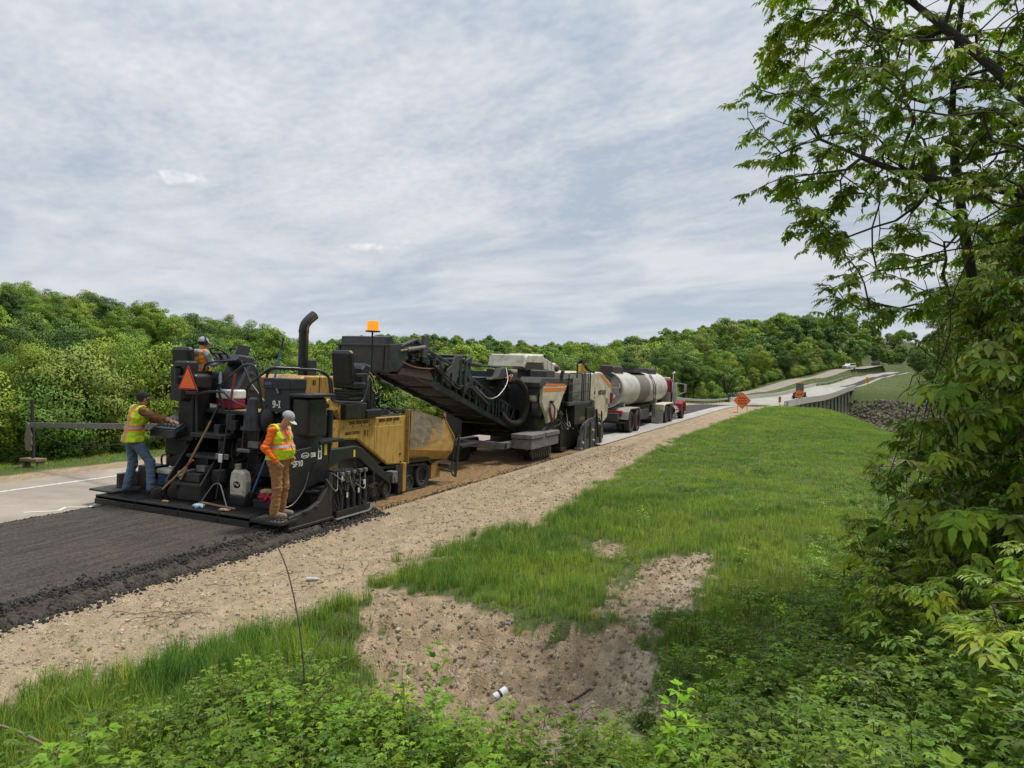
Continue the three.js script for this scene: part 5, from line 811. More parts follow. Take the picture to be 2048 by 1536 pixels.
// ---------- the cold recycler ahead of the paver ----------
const rec = thing('cold_recycler', 'cream and dark grey road milling machine with long rear conveyor reaching over the paver', 'milling machine', [-2.0, -0.07, 24]);
{
  rnd = rngOf(501);
  const gp = (a, b, t) => [lerp(a[0], b[0], t), lerp(a[1], b[1], t)];
  const lowA = [14.5, 2.68], lowB = [15.6, 2.64], lowC = [22.2, 0.68], topA = [14.3, 3.37], topB = [15.4, 3.47], topC = [21.4, 1.62];
  // boom: belly pan, rails, lattice
  const bm = part(rec, 'conveyor_boom', [prism([lowA, lowB, lowC, [22.24, 0.78], [15.62, 2.74], [14.5, 2.78]], -2.72, -1.5, 0.01)], M.blackDust);
  part(bm, 'belt', [prism([[14.5, 2.95], [15.6, 2.96], [22.0, 1.02], [22.0, 1.06], [15.6, 3.0], [14.5, 2.99]], -2.6, -1.65, 0.005)], M.rubber);
  for (const x of [-1.52, -2.76]) { part(bm, 'lower_rail', [prism([[15.3, 2.62], [22.2, 0.62], [22.25, 0.74], [15.3, 2.78]], x - 0.02, x + 0.06)], M.slate); part(bm, 'upper_rail', [prism([[14.3, 3.3], [15.4, 3.4], [15.75, 3.3], [17.2, 2.92], [21.5, 1.52], [21.53, 1.6], [17.2, 3.0], [15.75, 3.38], [15.4, 3.48], [14.3, 3.38]], x, x + 0.06)], M.slate); }
  for (let k = 0; k < 15; k++) { const t = k / 14, s = lerp(15.9, 21.6, t), lo = 2.6 - (s - 15.6) * 0.297, hi = s < 17.2 ? 3.3 - (s - 15.9) * 0.28 : 2.93 - (s - 17.2) * 0.32; part(bm, 'lattice_post', bx(-1.52, -1.47, lo, hi, s - 0.035, s + 0.035), M.slate); if (k < 14 && k % 2) part(bm, 'lattice_brace', [cyl([-1.49, lo + 0.08, s], [-1.49, hi - 0.12, s + 0.38], 0.022, 0.022, 6)], M.slate); }
  part(bm, 'side_guard', [prism([[14.4, 2.8], [15.6, 2.78], [17.2, 2.3], [17.2, 2.92], [15.7, 3.3], [14.4, 3.3]], -1.62, -1.56)], M.black);
  for (let k = 0; k < 6; k++) part(bm, 'belly_rib', [(() => { const s = 16.2 + k * 1.0, y = 2.62 - (s - 15.6) * 0.297; return bx(-2.7, -1.5, y - 0.14, y - 0.09, s, s + 0.06); })()], M.blackDust);
  // discharge head: a wide box whose rear plate faces the viewer
  const hd = part(rec, 'discharge_head', [bx(-2.9, -1.45, 2.74, 3.36, 14.05, 14.5, 0.01)], M.slate);
  part(hd, 'head_lip', [prism([[14.07, 3.36], [14.1, 3.56], [14.3, 3.58], [14.5, 3.36]], -2.83, -1.53, 0.01)], M.slate); part(hd, 'head_ledge', [bx(-2.93, -1.42, 3.33, 3.38, 14.01, 14.07)], M.slate); part(hd, 'head_edge', [bx(-2.93, -1.42, 2.7, 2.78, 14.0, 14.1)], M.blackDust); part(hd, 'side_rib', [bx(-1.6, -1.55, 2.78, 3.33, 14.02, 14.05)], M.blackDust); part(hd, 'side_rib', [bx(-2.86, -2.81, 2.78, 3.33, 14.02, 14.05)], M.blackDust);
  part(hd, 'end_plate', [prism([[14.05, 2.74], [14.45, 2.76], [14.75, 2.95], [14.85, 3.2], [14.6, 3.42], [14.05, 3.38]], -1.45, -1.41)], M.slate); part(hd, 'rivet', [cyl([-1.9, 3.15, 14.05], [-1.9, 3.15, 14.03], 0.015)], M.dullsteel); part(hd, 'rivet', [cyl([-2.4, 3.05, 14.05], [-2.4, 3.05, 14.03], 0.012)], M.dullsteel);
  part(rec, 'wing_plate', [prism([[14.5, 3.36], [15.3, 3.58], [15.55, 3.46], [15.4, 3.44], [15.25, 3.52], [14.55, 3.32]], -1.55, -1.4)], M.slateDust);
  part(rec, 'lifting_eye', [prism([[15.55, 3.1], [15.75, 3.05], [15.9, 3.4], [15.9, 3.62], [15.78, 3.72], [15.62, 3.66], [15.58, 3.4]], -1.52, -1.42, 0.02)], M.slateDust);
  part(rec, 'tilt_ram', [cyl([-1.4, 3.24, 14.5], [-1.4, 3.28, 14.8], 0.03, 0.03), cyl([-1.4, 3.28, 14.8], [-1.4, 3.37, 15.6], 0.055, 0.055, 12)], M.dullsteel);
  for (let k = 0; k < 14; k++) { const s = rr(14.5, 16.6), y = lerp(3.2, 2.9, (s - 14.5) / 2.1) + rr(-0.2, 0.05); part(bm, 'fitting', bx(-1.5, -1.4, y, y + rr(0.05, 0.16), s, s + rr(0.06, 0.22)), k % 3 ? M.black : M.slateDust); }
  part(bm, 'copper_pipe', [tube([[-1.42, 2.98, 14.6], [-1.42, 2.86, 15.2], [-1.42, 2.84, 16.1], [-1.42, 2.9, 16.3]], 0.018)], std([0.2, 0.09, 0.05], 0.7));
  part(bm, 'spill_residue', [prism([[14.5, 2.68], [16.2, 2.52], [16.0, 2.78], [14.6, 2.84]], -1.5, -1.44)], std([0.085, 0.05, 0.04], 0.9, 0, { map: rep(T.streak, 0.9) }));
  part(bm, 'boom_hose', [tube([[-1.4, 2.85, 16.2], [-1.38, 2.5, 16.9], [-1.38, 2.3, 17.4], [-1.4, 2.35, 17.8]], 0.02), tube([[-1.4, 2.95, 16.0], [-1.38, 2.6, 16.9], [-1.38, 2.36, 17.5], [-1.4, 2.4, 17.9]], 0.02), tube([[-1.4, 2.4, 18.2], [-1.38, 2.2, 18.8], [-1.4, 1.9, 19.6]], 0.018)], M.rubber);
  // hinge brackets with lightening holes
  const holed = (outline, holes, x0, x1) => { const sh = new THREE.Shape(outline.map(([a, b]) => new THREE.Vector2(a, b))); for (const h of holes) sh.holes.push(new THREE.Path(h.map(([a, b]) => new THREE.Vector2(a, b)))); const g = new THREE.ExtrudeGeometry(sh, { depth: x1 - x0, bevelEnabled: false }); return g.rotateY(Math.PI / 2).translate(x0, 0, 0); };
  part(rec, 'hinge_bracket', [holed([[16.95, 2.35], [17.25, 2.4], [17.4, 2.5], [17.55, 2.85], [17.75, 3.22], [17.35, 3.2], [17.15, 2.95], [16.9, 2.8], [16.75, 2.5]], [[[17.0, 2.5], [17.12, 2.5], [17.15, 2.75], [17.02, 2.7]]], -1.48, -1.42)], M.slateDust);
  part(rec, 'hinge_bracket', [holed([[17.75, 2.15], [18.0, 2.3], [18.35, 2.5], [18.1, 2.75], [18.2, 3.2], [17.85, 3.08], [17.75, 2.6]], [[[17.85, 2.35], [18.1, 2.5], [17.95, 2.65]], [[17.92, 2.8], [18.05, 2.82], [18.08, 3.02], [17.95, 3.0]]], -1.42, -1.36)], M.slate);
  part(rec, 'hinge_pin', [cyl([-2.8, 3.08, 17.75], [-1.35, 3.08, 17.75], 0.06), cyl([-2.8, 3.2, 16.8], [-1.4, 3.2, 17.9], 0.045), bx(-1.46, -1.4, 2.3, 3.1, 17.55, 17.7)], M.slate);
  part(rec, 'hoist_ram', [cyl([-1.5, 3.03, 18.0], [-1.5, 2.96, 19.0], 0.07, 0.07, 12), cyl([-1.5, 2.96, 19.0], [-1.5, 2.92, 20.6], 0.03)], M.slateDust);
  part(rec, 'lower_brace', [prism([[18.2, 2.3], [19.4, 1.75], [19.42, 1.82], [18.25, 2.4]], -1.44, -1.36), prism([[18.3, 2.55], [18.6, 2.1], [18.95, 1.9], [19.4, 2.2], [19.0, 2.2], [18.6, 2.4]], -1.52, -1.5)], M.slate);
  // rear of the machine: black frame, shroud, corrugated duct
  const rf = part(rec, 'rear_frame', [bx(-3.4, -2.8, 0.6, 2.5, 20.4, 22.6), bx(-3.2, -1.6, 2.3, 2.6, 19.2, 20.5), bx(-2.8, -1.3, 1.5, 2.5, 21.9, 22.6), bx(-3.2, -2.2, 1.6, 2.3, 19.8, 20.4)], M.black);
  for (let k = 0; k < 24; k++) { const s = rr(19.6, 21), y = rr(1.9, 2.75), w = rr(0.04, 0.2); part(rf, 'fitting', bx(-1.6, -1.4 + rr(0, 0.1), y, y + rr(0.05, 0.3), s, s + w), k % 3 ? M.black : M.slate); }
  for (let k = 0; k < 10; k++) { const s = 19.0 + k * 0.22; part(rf, 'strut', [cyl([-1.46, 1.62 - (s - 19) * 0.29, s], [-1.46, 2.3 - (s - 19) * 0.3, s + rr(-0.2, 0.3)], 0.022, 0.025, 6)], M.slate); }
  const hoseCurve = new THREE.CatmullRomCurve3([V(-1.1, 2.5, 20.2), V(-1.0, 2.5, 20.7), V(-0.95, 2.2, 21.2), V(-0.95, 1.7, 21.4), V(-0.98, 1.25, 21.1), V(-1.0, 1.15, 20.6), V(-1.05, 1.25, 20.1), V(-1.1, 1.5, 19.7)]);
  { const dc = part(rec, 'corrugated_duct', [new THREE.TubeGeometry(hoseCurve, 60, 0.085, 10)], M.rubber); for (let k = 0; k < 46; k++) { const t = (k + 0.5) / 46, p = hoseCurve.getPoint(t), d = hoseCurve.getTangent(t); part(dc, 'duct_ring', new THREE.TorusGeometry(0.088, 0.014, 5, 14).applyQuaternion(new THREE.Quaternion().setFromUnitVectors(new THREE.Vector3(0, 0, 1), d)).translate(p.x, p.y, p.z), M.rubber); } }
  part(rec, 'lamp_bracket', [prism([[19.3, 2.62], [19.6, 2.62], [19.9, 2.9], [20.4, 2.92], [20.4, 2.62], [20.5, 2.58], [19.2, 2.55]], -1.4, -1.2)], M.slateDust); part(rec, 'marker_lamp', [bx(-1.12, -1.02, 2.48, 2.66, 20.15, 20.3, 0.02)], std([0.35, 0.08, 0.02], 0.4));
  part(rec, 'cable', [tube([[-1.2, 2.9, 20.2], [-1.0, 2.5, 19.9], [-1.0, 2.05, 19.2], [-1.1, 2.0, 18.8], [-1.3, 2.35, 18.3]], 0.02), tube([[-1.15, 2.75, 20.0], [-1.05, 2.62, 20.3], [-1.1, 2.7, 20.45], [-1.15, 2.6, 20.1]], 0.014)], M.steel);
  // cream cover on top
  const hc = part(rec, 'hood_cover', [prism([[22.8, 2.98], [22.87, 3.36], [23.03, 3.34], [23.09, 3.4], [24.57, 3.42], [24.63, 3.46], [24.8, 3.45], [24.8, 3.36], [25.94, 3.12], [26.05, 3.16], [26.17, 3.14], [26.2, 2.75], [25.88, 2.72], [24.86, 2.88], [24.74, 3.1], [23.2, 3.1], [23.03, 3.0]], -3.1, -1.75, 0.04)], M.creamTop);
  part(hc, 'side_grille', [prism([[23.09, 2.85], [23.2, 3.08], [24.71, 3.08], [24.83, 2.86]], -1.85, -1.76)], std([0.05, 0.035, 0.025], 0.8)); part(hc, 'cover_pipe', [tube([[-1.74, 3.33, 23.09], [-1.7, 3.3, 22.94], [-1.7, 3.1, 22.83], [-1.72, 2.95, 22.77]], 0.07)], M.creamTop);
  for (const s of [25.14, 25.6]) part(hc, 'cover_seam', [bx(-1.755, -1.742, 2.8, 3.25, s, s + 0.02, 0)], M.dullsteel);
  part(rec, 'engine_block', [bx(-3.3, -1.9, 1.0, 2.78, 21.8, 26.3)], M.black); part(rec, 'cream_cowl', [prism([[22.0, 2.3], [22.1, 2.86], [22.7, 2.86], [22.8, 2.3]], -2.9, -1.9)], M.cream); part(rec, 'air_intake', [cyl([-1.9, 3.05, 25.0], [-1.9, 3.42, 25.0], 0.14, 0.13, 14), cyl([-1.9, 3.36, 25.0], [-1.9, 3.44, 25.0], 0.16, 0.16, 14)], M.slate);
  // grey canopy and cream wedge panel
  part(rec, 'canopy', [prism([[21.3, 2.46], [21.5, 2.64], [24.1, 2.62], [24.35, 2.5], [24.3, 2.34], [21.4, 2.32]], -1.25, -0.5, 0.03), prism([[22.4, 2.62], [22.4, 2.84], [22.5, 2.88], [23.2, 2.86], [23.25, 2.62]], -1.3, -0.7, 0.02)], M.slateDust); part(rec, 'canopy_fascia', [bx(-1.2, -0.6, 2.08, 2.34, 21.5, 24.1)], M.slate);
  const wedge = part(rec, 'cream_panel', [prism([[21.65, 2.38], [21.9, 2.5], [23.75, 2.48], [23.95, 2.34], [23.5, 1.9], [22.95, 1.22], [22.2, 1.1], [22.12, 1.28], [21.6, 1.8]], -0.62, -0.5, 0.02)], M.cream);
  part(wedge, 'orange_stripe', [prism([[21.72, 2.28], [23.88, 2.28], [23.78, 2.16], [21.68, 2.16]], -0.5, -0.495, 0), prism([[21.8, 2.37], [21.95, 2.43], [23.7, 2.42], [23.82, 2.34], [23.72, 2.345], [21.95, 2.345]], -0.5, -0.495, 0)], M.orange);
  for (let k = 0; k < 9; k++) part(rec, 'red_hose', tube([[-0.47, 1.78 + rr(0, 0.05), 22.32], [-0.42 + rr(-0.02, 0.03), 1.6, 22.15 - k * 0.02], [-0.42, 1.3 - k * 0.015, 22.3 + rr(-0.06, 0.06)], [-0.43, 1.3 - k * 0.015, 22.5 + rr(-0.05, 0.08)], [-0.42, 1.6, 22.52 + k * 0.012], [-0.47, 1.78 + rr(0, 0.04), 22.36]], 0.013, { n: 30, seg: 5 }), k % 2 ? std([0.22, 0.03, 0.03], 0.6) : M.rubber); part(rec, 'hose_hook', [bx(-0.5, -0.4, 1.78, 1.86, 22.25, 22.42)], M.black);
  part(rec, 'loop_hose', [tube([[-0.48, 1.2, 22.8], [-0.4, 1.12, 23.2], [-0.4, 1.02, 23.0], [-0.45, 0.95, 22.5]], 0.02)], M.rubber);
  part(rec, 'engine_bay', [bx(-1.35, -0.75, 0.45, 2.1, 21.7, 24.5), bx(-3.3, -1.35, 0.5, 2.6, 22.6, 24.5), cyl([-0.9, 1.6, 21.8], [-0.7, 1.6, 21.85], 0.32, 0.32, 20)], M.black); part(rec, 'cream_disc', [cyl([-0.95, 1.95, 21.68], [-0.72, 1.95, 21.66], 0.14, 0.14, 18)], M.cream); part(rec, 'side_arm', [cyl([-0.6, 1.0, 22.3], [-0.6, 0.35, 20.6], 0.05, 0.05, 10)], M.slateDust); part(rec, 'filter', [cyl([-0.72, 1.35, 21.8], [-0.72, 1.75, 21.8], 0.12, 0.14, 14)], M.slate);
  part(rec, 'mirror', [rbx([-0.5, 2.72, 23.4], [0.1, 0.32, 0.24], [0, 0.2, -0.2]), cyl([-0.55, 2.2, 23.3], [-0.5, 2.6, 23.35], 0.015)], M.black); part(rec, 'tail_lamp', [sph([-1.45, 2.95, 25.4], 0.14, [0.6, 1, 1.3])], std([0.16, 0.06, 0.08], 0.4)); part(rec, 'work_lamp', [cyl([-0.9, 2.6, 26.2], [-0.9, 3.1, 26.2], 0.03), tube([[-0.9, 3.05, 26.2], [-0.88, 3.25, 26.25], [-0.88, 3.25, 26.6]], 0.03), bx(-0.98, -0.8, 3.18, 3.32, 26.5, 27.0)], M.black);
  // operator cage and ladder
  const cage = (pts, r = 0.022) => part(rec, 'cage_rail', tube(pts, r, { bend: 0.08, n: 30, seg: 6 }), M.black);
  cage([[-0.45, 1.75, 24.0], [-0.45, 2.78, 24.0], [-0.45, 2.8, 25.5], [-0.45, 1.7, 25.5]]); cage([[-0.45, 1.7, 25.7], [-0.45, 2.84, 25.7], [-0.45, 2.84, 26.5], [-0.45, 1.7, 26.5]]); for (const y of [2.1, 2.4]) { cage([[-0.45, y, 24], [-0.45, y, 24.8], [-0.45, y, 25.5]], 0.016); cage([[-0.45, y, 25.7], [-0.45, y, 26.1], [-0.45, y, 26.5]], 0.016); }
  for (const s of [25.9, 26.25]) cage([[-0.45, 1.7, s], [-0.45, 2.3, s], [-0.45, 2.84, s]], 0.014);
  part(rec, 'operator_platform', [bx(-3.2, -0.45, 1.62, 1.75, 23.9, 27.0), bx(-2.8, -1.4, 1.75, 2.85, 24.0, 24.3), bx(-1.5, -0.6, 1.75, 2.6, 24.5, 24.9)], M.black); part(rec, 'platform_edge', [bx(-0.46, -0.4, 1.62, 1.74, 23.9, 26.4)], M.slateDust); part(rec, 'ladder', [cyl([-0.35, 0.3, 26.9], [-0.42, 1.7, 26.2], 0.025), cyl([-0.35, 0.3, 27.2], [-0.42, 1.7, 26.5], 0.025), ...[0.5, 0.8, 1.1, 1.4].map((y) => cyl([-0.37, y, 27.0 - (y - 0.3) * 0.5], [-0.37, y, 27.25 - (y - 0.3) * 0.5], 0.02))], M.black);
  part(rec, 'step_box', [bx(-1.2, -0.4, 0.9, 1.6, 24.6, 26.6), bx(-0.6, -0.35, 1.0, 1.5, 25.9, 26.8)], M.black);
  // cream front body with lettering
  const body = part(rec, 'cream_body', [prism([[26.7, 2.78], [27.9, 2.86], [28.3, 2.82], [29.6, 2.42], [29.65, 1.6], [29.3, 1.5], [28.6, 1.1], [27.4, 1.15], [27.3, 1.7], [26.7, 1.75]], -3.4, -0.5, 0.03)], M.cream);
  part(body, 'orange_stripe', [prism([[27.75, 2.76], [28.25, 2.74], [29.55, 2.3], [29.55, 2.14]], -0.5, -0.495, 0)], M.orange); part(body, 'orange_stripe', [prism([[28.4, 2.76], [28.6, 2.72], [29.6, 2.36], [29.55, 2.38]], -0.5, -0.495, 0)], M.orange); part(body, 'side_window', [prism([[28.5, 2.72], [29.55, 2.4], [29.55, 2.66], [28.9, 2.7]], -0.62, -0.494, 0)], M.slate);
  part(body, 'lettering', [onSide(text('WIRTGEN', 0.19, { sx: 0.85 }), -0.494, 2.02, 28.25)], M.ink); part(body, 'side_mark', [bx(-0.497, -0.493, 1.95, 2.12, 27.2, 27.35, 0), bx(-0.497, -0.493, 1.8, 1.86, 27.22, 27.33, 0), bx(-0.497, -0.493, 2.18, 2.22, 27.22, 27.33, 0)], M.ink); part(body, 'door_seam', [bx(-0.497, -0.493, 1.2, 2.75, 28.8, 28.82, 0)], M.dullsteel); part(body, 'grille', [bx(-0.497, -0.492, 1.5, 1.75, 28.95, 29.05, 0), bx(-0.497, -0.492, 1.5, 1.75, 29.15, 29.22, 0)], M.slate);
  part(body, 'lower_skirt', [prism([[27.3, 1.15], [29.4, 1.5], [29.3, 0.95], [28.8, 0.8], [27.5, 0.8]], -3.3, -0.55)], M.cream); part(rec, 'red_light_bar', [bx(-0.6, -0.42, 1.55, 2.0, 29.5, 29.7)], M.red);
  part(rec, 'front_frame', [bx(-3.2, -0.8, 0.3, 1.2, 27.0, 29.6)], M.black);
  // milling drum housing and side plates
  const dh = part(rec, 'drum_housing', [bx(-3.5, -0.7, 0.0, 1.0, 24.0, 26.6), bx(-3.3, -0.6, 0.0, 0.12, 23.8, 24.4)], M.black); part(dh, 'housing_plate', [bx(-1.6, -0.68, 0.35, 0.75, 23.96, 24.0), bx(-2.6, -1.7, 0.3, 0.8, 23.95, 24.0)], M.slate);
  const ep = part(rec, 'edge_plate', [prism([[25.0, -0.06], [27.9, -0.08], [27.75, 0.55], [27.5, 1.02], [26.9, 1.1], [26.0, 1.05], [25.5, 0.85], [25.15, 0.3]], -0.45, -0.3, 0.01)], M.slateDust); part(ep, 'slot', [prism([[25.7, 0.35], [26.1, 0.3], [26.1, 0.75], [25.85, 0.8]], -0.3, -0.294, 0)], M.ink); for (const s of [25.5, 26.2, 26.9, 27.5]) part(ep, 'plate_rib', [rbx([-0.28, 0.45, s], [0.05, 1.0, 0.07], [s === 26.9 ? -0.15 : 0.06, 0, 0])], s < 26 ? M.dullsteel : M.slate); for (const [s, y] of [[25.3, 0.2], [26.5, 0.6], [27.2, 0.4], [26.6, 0.2], [27.3, 0.8]]) part(ep, 'plate_bolt', cyl([-0.3, y, s], [-0.24, y, s], 0.04, 0.04, 8), M.whitePaint); part(ep, 'edge_ram', [cyl([-0.26, 0.3, 27.2], [-0.26, 1.4, 26.8], 0.045), cyl([-0.26, 0.9, 27.6], [-0.26, 1.3, 27.5], 0.03)], M.navy); part(ep, 'edge_foot', [prism([[25.0, -0.08], [25.25, -0.08], [25.3, 0.02], [25.0, 0.02]], -0.5, -0.25)], M.dullsteel);
  part(rec, 'cardboard_box', [bx(-0.62, -0.4, 1.02, 1.18, 25.2, 25.8)], M.wood);
  for (let k = 0; k < 26; k++) { const s = rr(23.4, 27.2), y = rr(0.9, 1.6), s2 = s + rr(-0.7, 0.7), y2 = y + rr(-0.3, 0.3); part(rec, 'hose', tube([[-0.55, y, s], [-0.42, Math.min(y, y2) - rr(0.05, 0.3), (s + s2) / 2], [-0.55, y2, s2]], 0.022, { n: 14, seg: 5 }), k % 4 ? M.rubber : M.dullsteel); }
  // tracks
  for (const [s0, s1, x] of [[20.9, 22.9, -0.75], [20.9, 22.9, -3.5], [28.0, 29.6, -0.9], [28.0, 29.6, -3.3]]) { const tr = part(rec, 'crawler_track', [prism([[s0 + 0.25, -0.05], [s1 - 0.25, -0.05], [s1, 0.2], [s1 - 0.15, 0.42], [s0 + 0.15, 0.42], [s0, 0.2]], x - 0.15, x + 0.15, 0.03)], M.blackDust); if (x > -1) for (let s = s0 + 0.2; s < s1 - 0.15; s += 0.17) part(tr, 'track_pad', bx(x - 0.18, x + 0.18, -0.09, -0.03, s, s + 0.1, 0.01), M.blackDust); if (x > -1) for (let s = s0 + 0.2; s < s1 - 0.2; s += 0.2) part(tr, 'track_link', bx(x + 0.14, x + 0.17, 0.02, 0.2, s, s + 0.06, 0.008), M.dullsteel); }
  // grey tow beams and step boxes
  part(rec, 'cross_beam', [prismX([[-3.4, 0.42], [-0.95, 0.42], [-0.95, 0.62], [-3.4, 0.62]], 19.7, 19.9)], M.dullsteel); part(rec, 'cross_beam', [bx(-1.15, -0.95, 0.42, 0.62, 19.9, 22.2)], M.dullsteel); part(rec, 'beam_end', [bx(-0.95, -0.93, 0.44, 0.6, 19.72, 19.88)], M.ink);
  part(rec, 'wheel_boot', [bx(-2.9, -2.4, -0.05, 0.45, 19.6, 20.3, 0.05)], M.blackDust);
  const bxs = part(rec, 'ballast_box', [bx(-0.95, -0.3, 0.4, 0.7, 20.3, 22.7)], M.dullsteel); part(bxs, 'box_lid', [bx(-0.98, -0.27, 0.72, 0.86, 20.25, 21.4, 0.02)], M.dullsteel); part(bxs, 'box_lid', [bx(-0.98, -0.27, 0.72, 0.86, 21.5, 22.75, 0.02)], M.dullsteel);
  part(rec, 'tow_bar', [cyl([-2.4, 0.5, 16.2], [-2.4, 0.55, 19.8], 0.06), rbx([-1.9, 0.55, 17.6], [0.3, 0.08, 2.2], [0, 0.12, 0]), cyl([-2.9, 1.2, 16.6], [-2.6, 1.0, 17.6], 0.04), bx(-3.4, -2.8, 0.75, 1.05, 16.3, 16.9), bx(-2.9, -1.4, 0.6, 0.68, 17.8, 18.9)], M.blackDust);
}

// ---------- tanker train ----------
const trailer = thing('tank_trailer', 'dirty white cylindrical bitumen tank trailer streaked with black tar', 'tank trailer', [-1.75, -0.02, 37]);
{
  rnd = rngOf(601);
  const ax = -1.75, cy = 2.0, R = 0.86, s0 = 33.0, s1 = 43.2;
  const ring = (a, b, r0, r1 = r0, m, nm, par) => { const g = new THREE.CylinderGeometry(r1, r0, b - a, 44, 1, true); g.rotateX(-Math.PI / 2).translate(ax, cy, -(a + b) / 2); return part(par ?? trailer, nm, g, m); };
  const tk = ring(s0, 36.4, R, R, M.tank, 'tank_shell'); ring(36.4, 38.8, R * 1.004, R * 1.004, std([0.2, 0.18, 0.155], 0.7, 0, { map: rep(T.streak, 0.5) }), 'tar_stained_band', tk); ring(38.8, s1, R, R, M.tank, 'front_shell', tk);
  for (const s of [34.1, 35.3, 36.4, 38.8, 40.2, 41.6, 42.8]) part(tk, 'hoop', new THREE.TorusGeometry(R - 0.004, 0.012, 5, 48).translate(ax, cy, -s), M.tank);
  part(tk, 'rear_rim', new THREE.TorusGeometry(R + 0.01, 0.035, 8, 48).translate(ax, cy, -s0), M.tank);
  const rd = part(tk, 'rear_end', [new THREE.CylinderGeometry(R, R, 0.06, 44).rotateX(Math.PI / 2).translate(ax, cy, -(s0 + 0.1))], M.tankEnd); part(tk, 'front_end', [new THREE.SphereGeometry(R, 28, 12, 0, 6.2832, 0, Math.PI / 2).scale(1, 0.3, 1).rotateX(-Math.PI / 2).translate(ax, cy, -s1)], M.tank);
  part(rd, 'placard', [rbx([ax + 0.28, 1.72, s0 + 0.05], [0.36, 0.36, 0.01], [0, 0, Math.PI / 4], 0)], M.white); part(rd, 'placard_border', [0, 1, 2, 3].map((k) => rbx([ax + 0.28 + Math.cos(k * 1.5708 + 0.785) * 0.165, 1.72 + Math.sin(k * 1.5708 + 0.785) * 0.165, s0 + 0.042], [0.014, 0.33, 0.004], [0, 0, k * 1.5708 + 0.785], 0)), M.dullsteel); part(rd, 'placard_print', [onRear(text('ELEVATED', 0.045, { sx: 0.8 }), ax + 0.28, 1.75, s0 + 0.04), onRear(text('TEMP', 0.045, { sx: 0.8 }), ax + 0.28, 1.69, s0 + 0.04)], M.slate);
  part(rd, 'cross_bar', [bx(ax - 0.75, ax + 0.8, 2.08, 2.14, s0 + 0.05, s0 + 0.13)], M.tank); part(rd, 'reflector', [bx(ax + 0.66, ax + 0.72, 1.88, 2.14, s0 + 0.02, s0 + 0.06)], M.red); part(rd, 'reflector_post', [bx(ax + 0.66, ax + 0.7, 2.14, 2.35, s0 + 0.02, s0 + 0.05)], M.white); part(rd, 'rear_lamp_bracket', [bx(ax + 0.1, ax + 0.22, 2.5, 2.8, s0 - 0.02, s0 + 0.1), cyl([ax - 0.1, 2.2, s0], [ax - 0.1, 2.78, s0], 0.02)], M.tar); part(rd, 'tank_foot', [bx(ax - 0.6, ax + 0.6, 1.05, 1.2, s0 + 0.1, s0 + 0.5), sph([ax - 0.1, 1.35, s0 + 0.1], 0.06)], M.tankEnd);
  const fin = (a, b, h, nm) => part(tk, nm, [prism([[a, 2.6], [a + 0.1, 2.86 + h * 0.85], [a + 0.4, 2.86 + h], [b - 0.4, 2.86 + h], [b - 0.1, 2.86 + h * 0.8], [b, 2.6]], ax - 0.35, ax + 0.35, 0.1)], M.tar);
  fin(32.9, 35.0, 0.34, 'overturn_guard'); fin(40.2, 42.4, 0.28, 'overturn_guard');
  part(tk, 'walkway', [bx(ax - 0.4, ax + 0.5, 2.86, 2.98, 36.2, 39.4), bx(ax - 0.3, ax + 0.4, 2.98, 3.1, 36.8, 38.8), cyl([ax, 2.9, 37.8], [ax, 3.14, 37.8], 0.32, 0.32, 18)], M.tar);
  const ld = part(trailer, 'ladder_rail', [tube([[ax + 0.55, 2.75, 39.6], [ax + 0.86, 2.2, 39.4], [ax + 0.95, 1.4, 39.2], [ax + 0.95, 0.45, 39.0]], 0.025, { n: 20 })], M.tar); part(trailer, 'ladder_rail', [tube([[ax + 0.55, 2.75, 39.95], [ax + 0.86, 2.2, 39.8], [ax + 0.95, 1.4, 39.6], [ax + 0.95, 0.45, 39.4]], 0.025, { n: 20 })], M.tar); for (let k = 0; k < 8; k++) part(ld, 'rung', cyl([ax + 0.95, 0.5 + k * 0.25, 39.02 + k * 0.05], [ax + 0.95, 0.5 + k * 0.25, 39.42 + k * 0.05], 0.016, 0.016, 6), M.tar);
  part(trailer, 'chassis_rail', [bx(ax - 0.5, ax - 0.35, 0.85, 1.1, 32.8, 43), bx(ax + 0.35, ax + 0.5, 0.85, 1.1, 32.8, 43), bx(ax - 0.9, ax + 0.9, 0.6, 0.95, 32.0, 32.3), bx(ax - 0.8, ax + 0.8, 0.4, 0.9, 36, 38.8)], M.tar); for (const s of [33.8, 40.8]) part(trailer, 'saddle', [bx(ax - 0.7, ax + 0.7, 1.05, 1.35, s, s + 0.3)], M.tankEnd); part(trailer, 'red_crossmember', [bx(ax - 0.6, ax + 0.95, 0.85, 1.05, 32.5, 32.8)], M.red);
  for (const s of [33.3, 34.5]) for (const x of [-0.63, -0.98, -2.55, -2.9]) addWheel(trailer, 'wheel', [x, 0.5, s], 0.51, 0.28, M.rubber, x > -0.7 ? std([0.16, 0.03, 0.03], 0.7) : M.blackDust);
  for (const x of [-0.8, -2.7]) part(trailer, 'mudguard', [prism([[32.6, 0.65], [32.75, 1.0], [33.1, 1.16], [34.8, 1.16], [35.1, 1.0], [35.2, 0.7], [35.15, 0.7], [35.04, 0.97], [34.78, 1.12], [33.12, 1.12], [32.8, 0.97], [32.66, 0.65]], x - 0.36, x + 0.3, 0.005)], M.tankEnd);
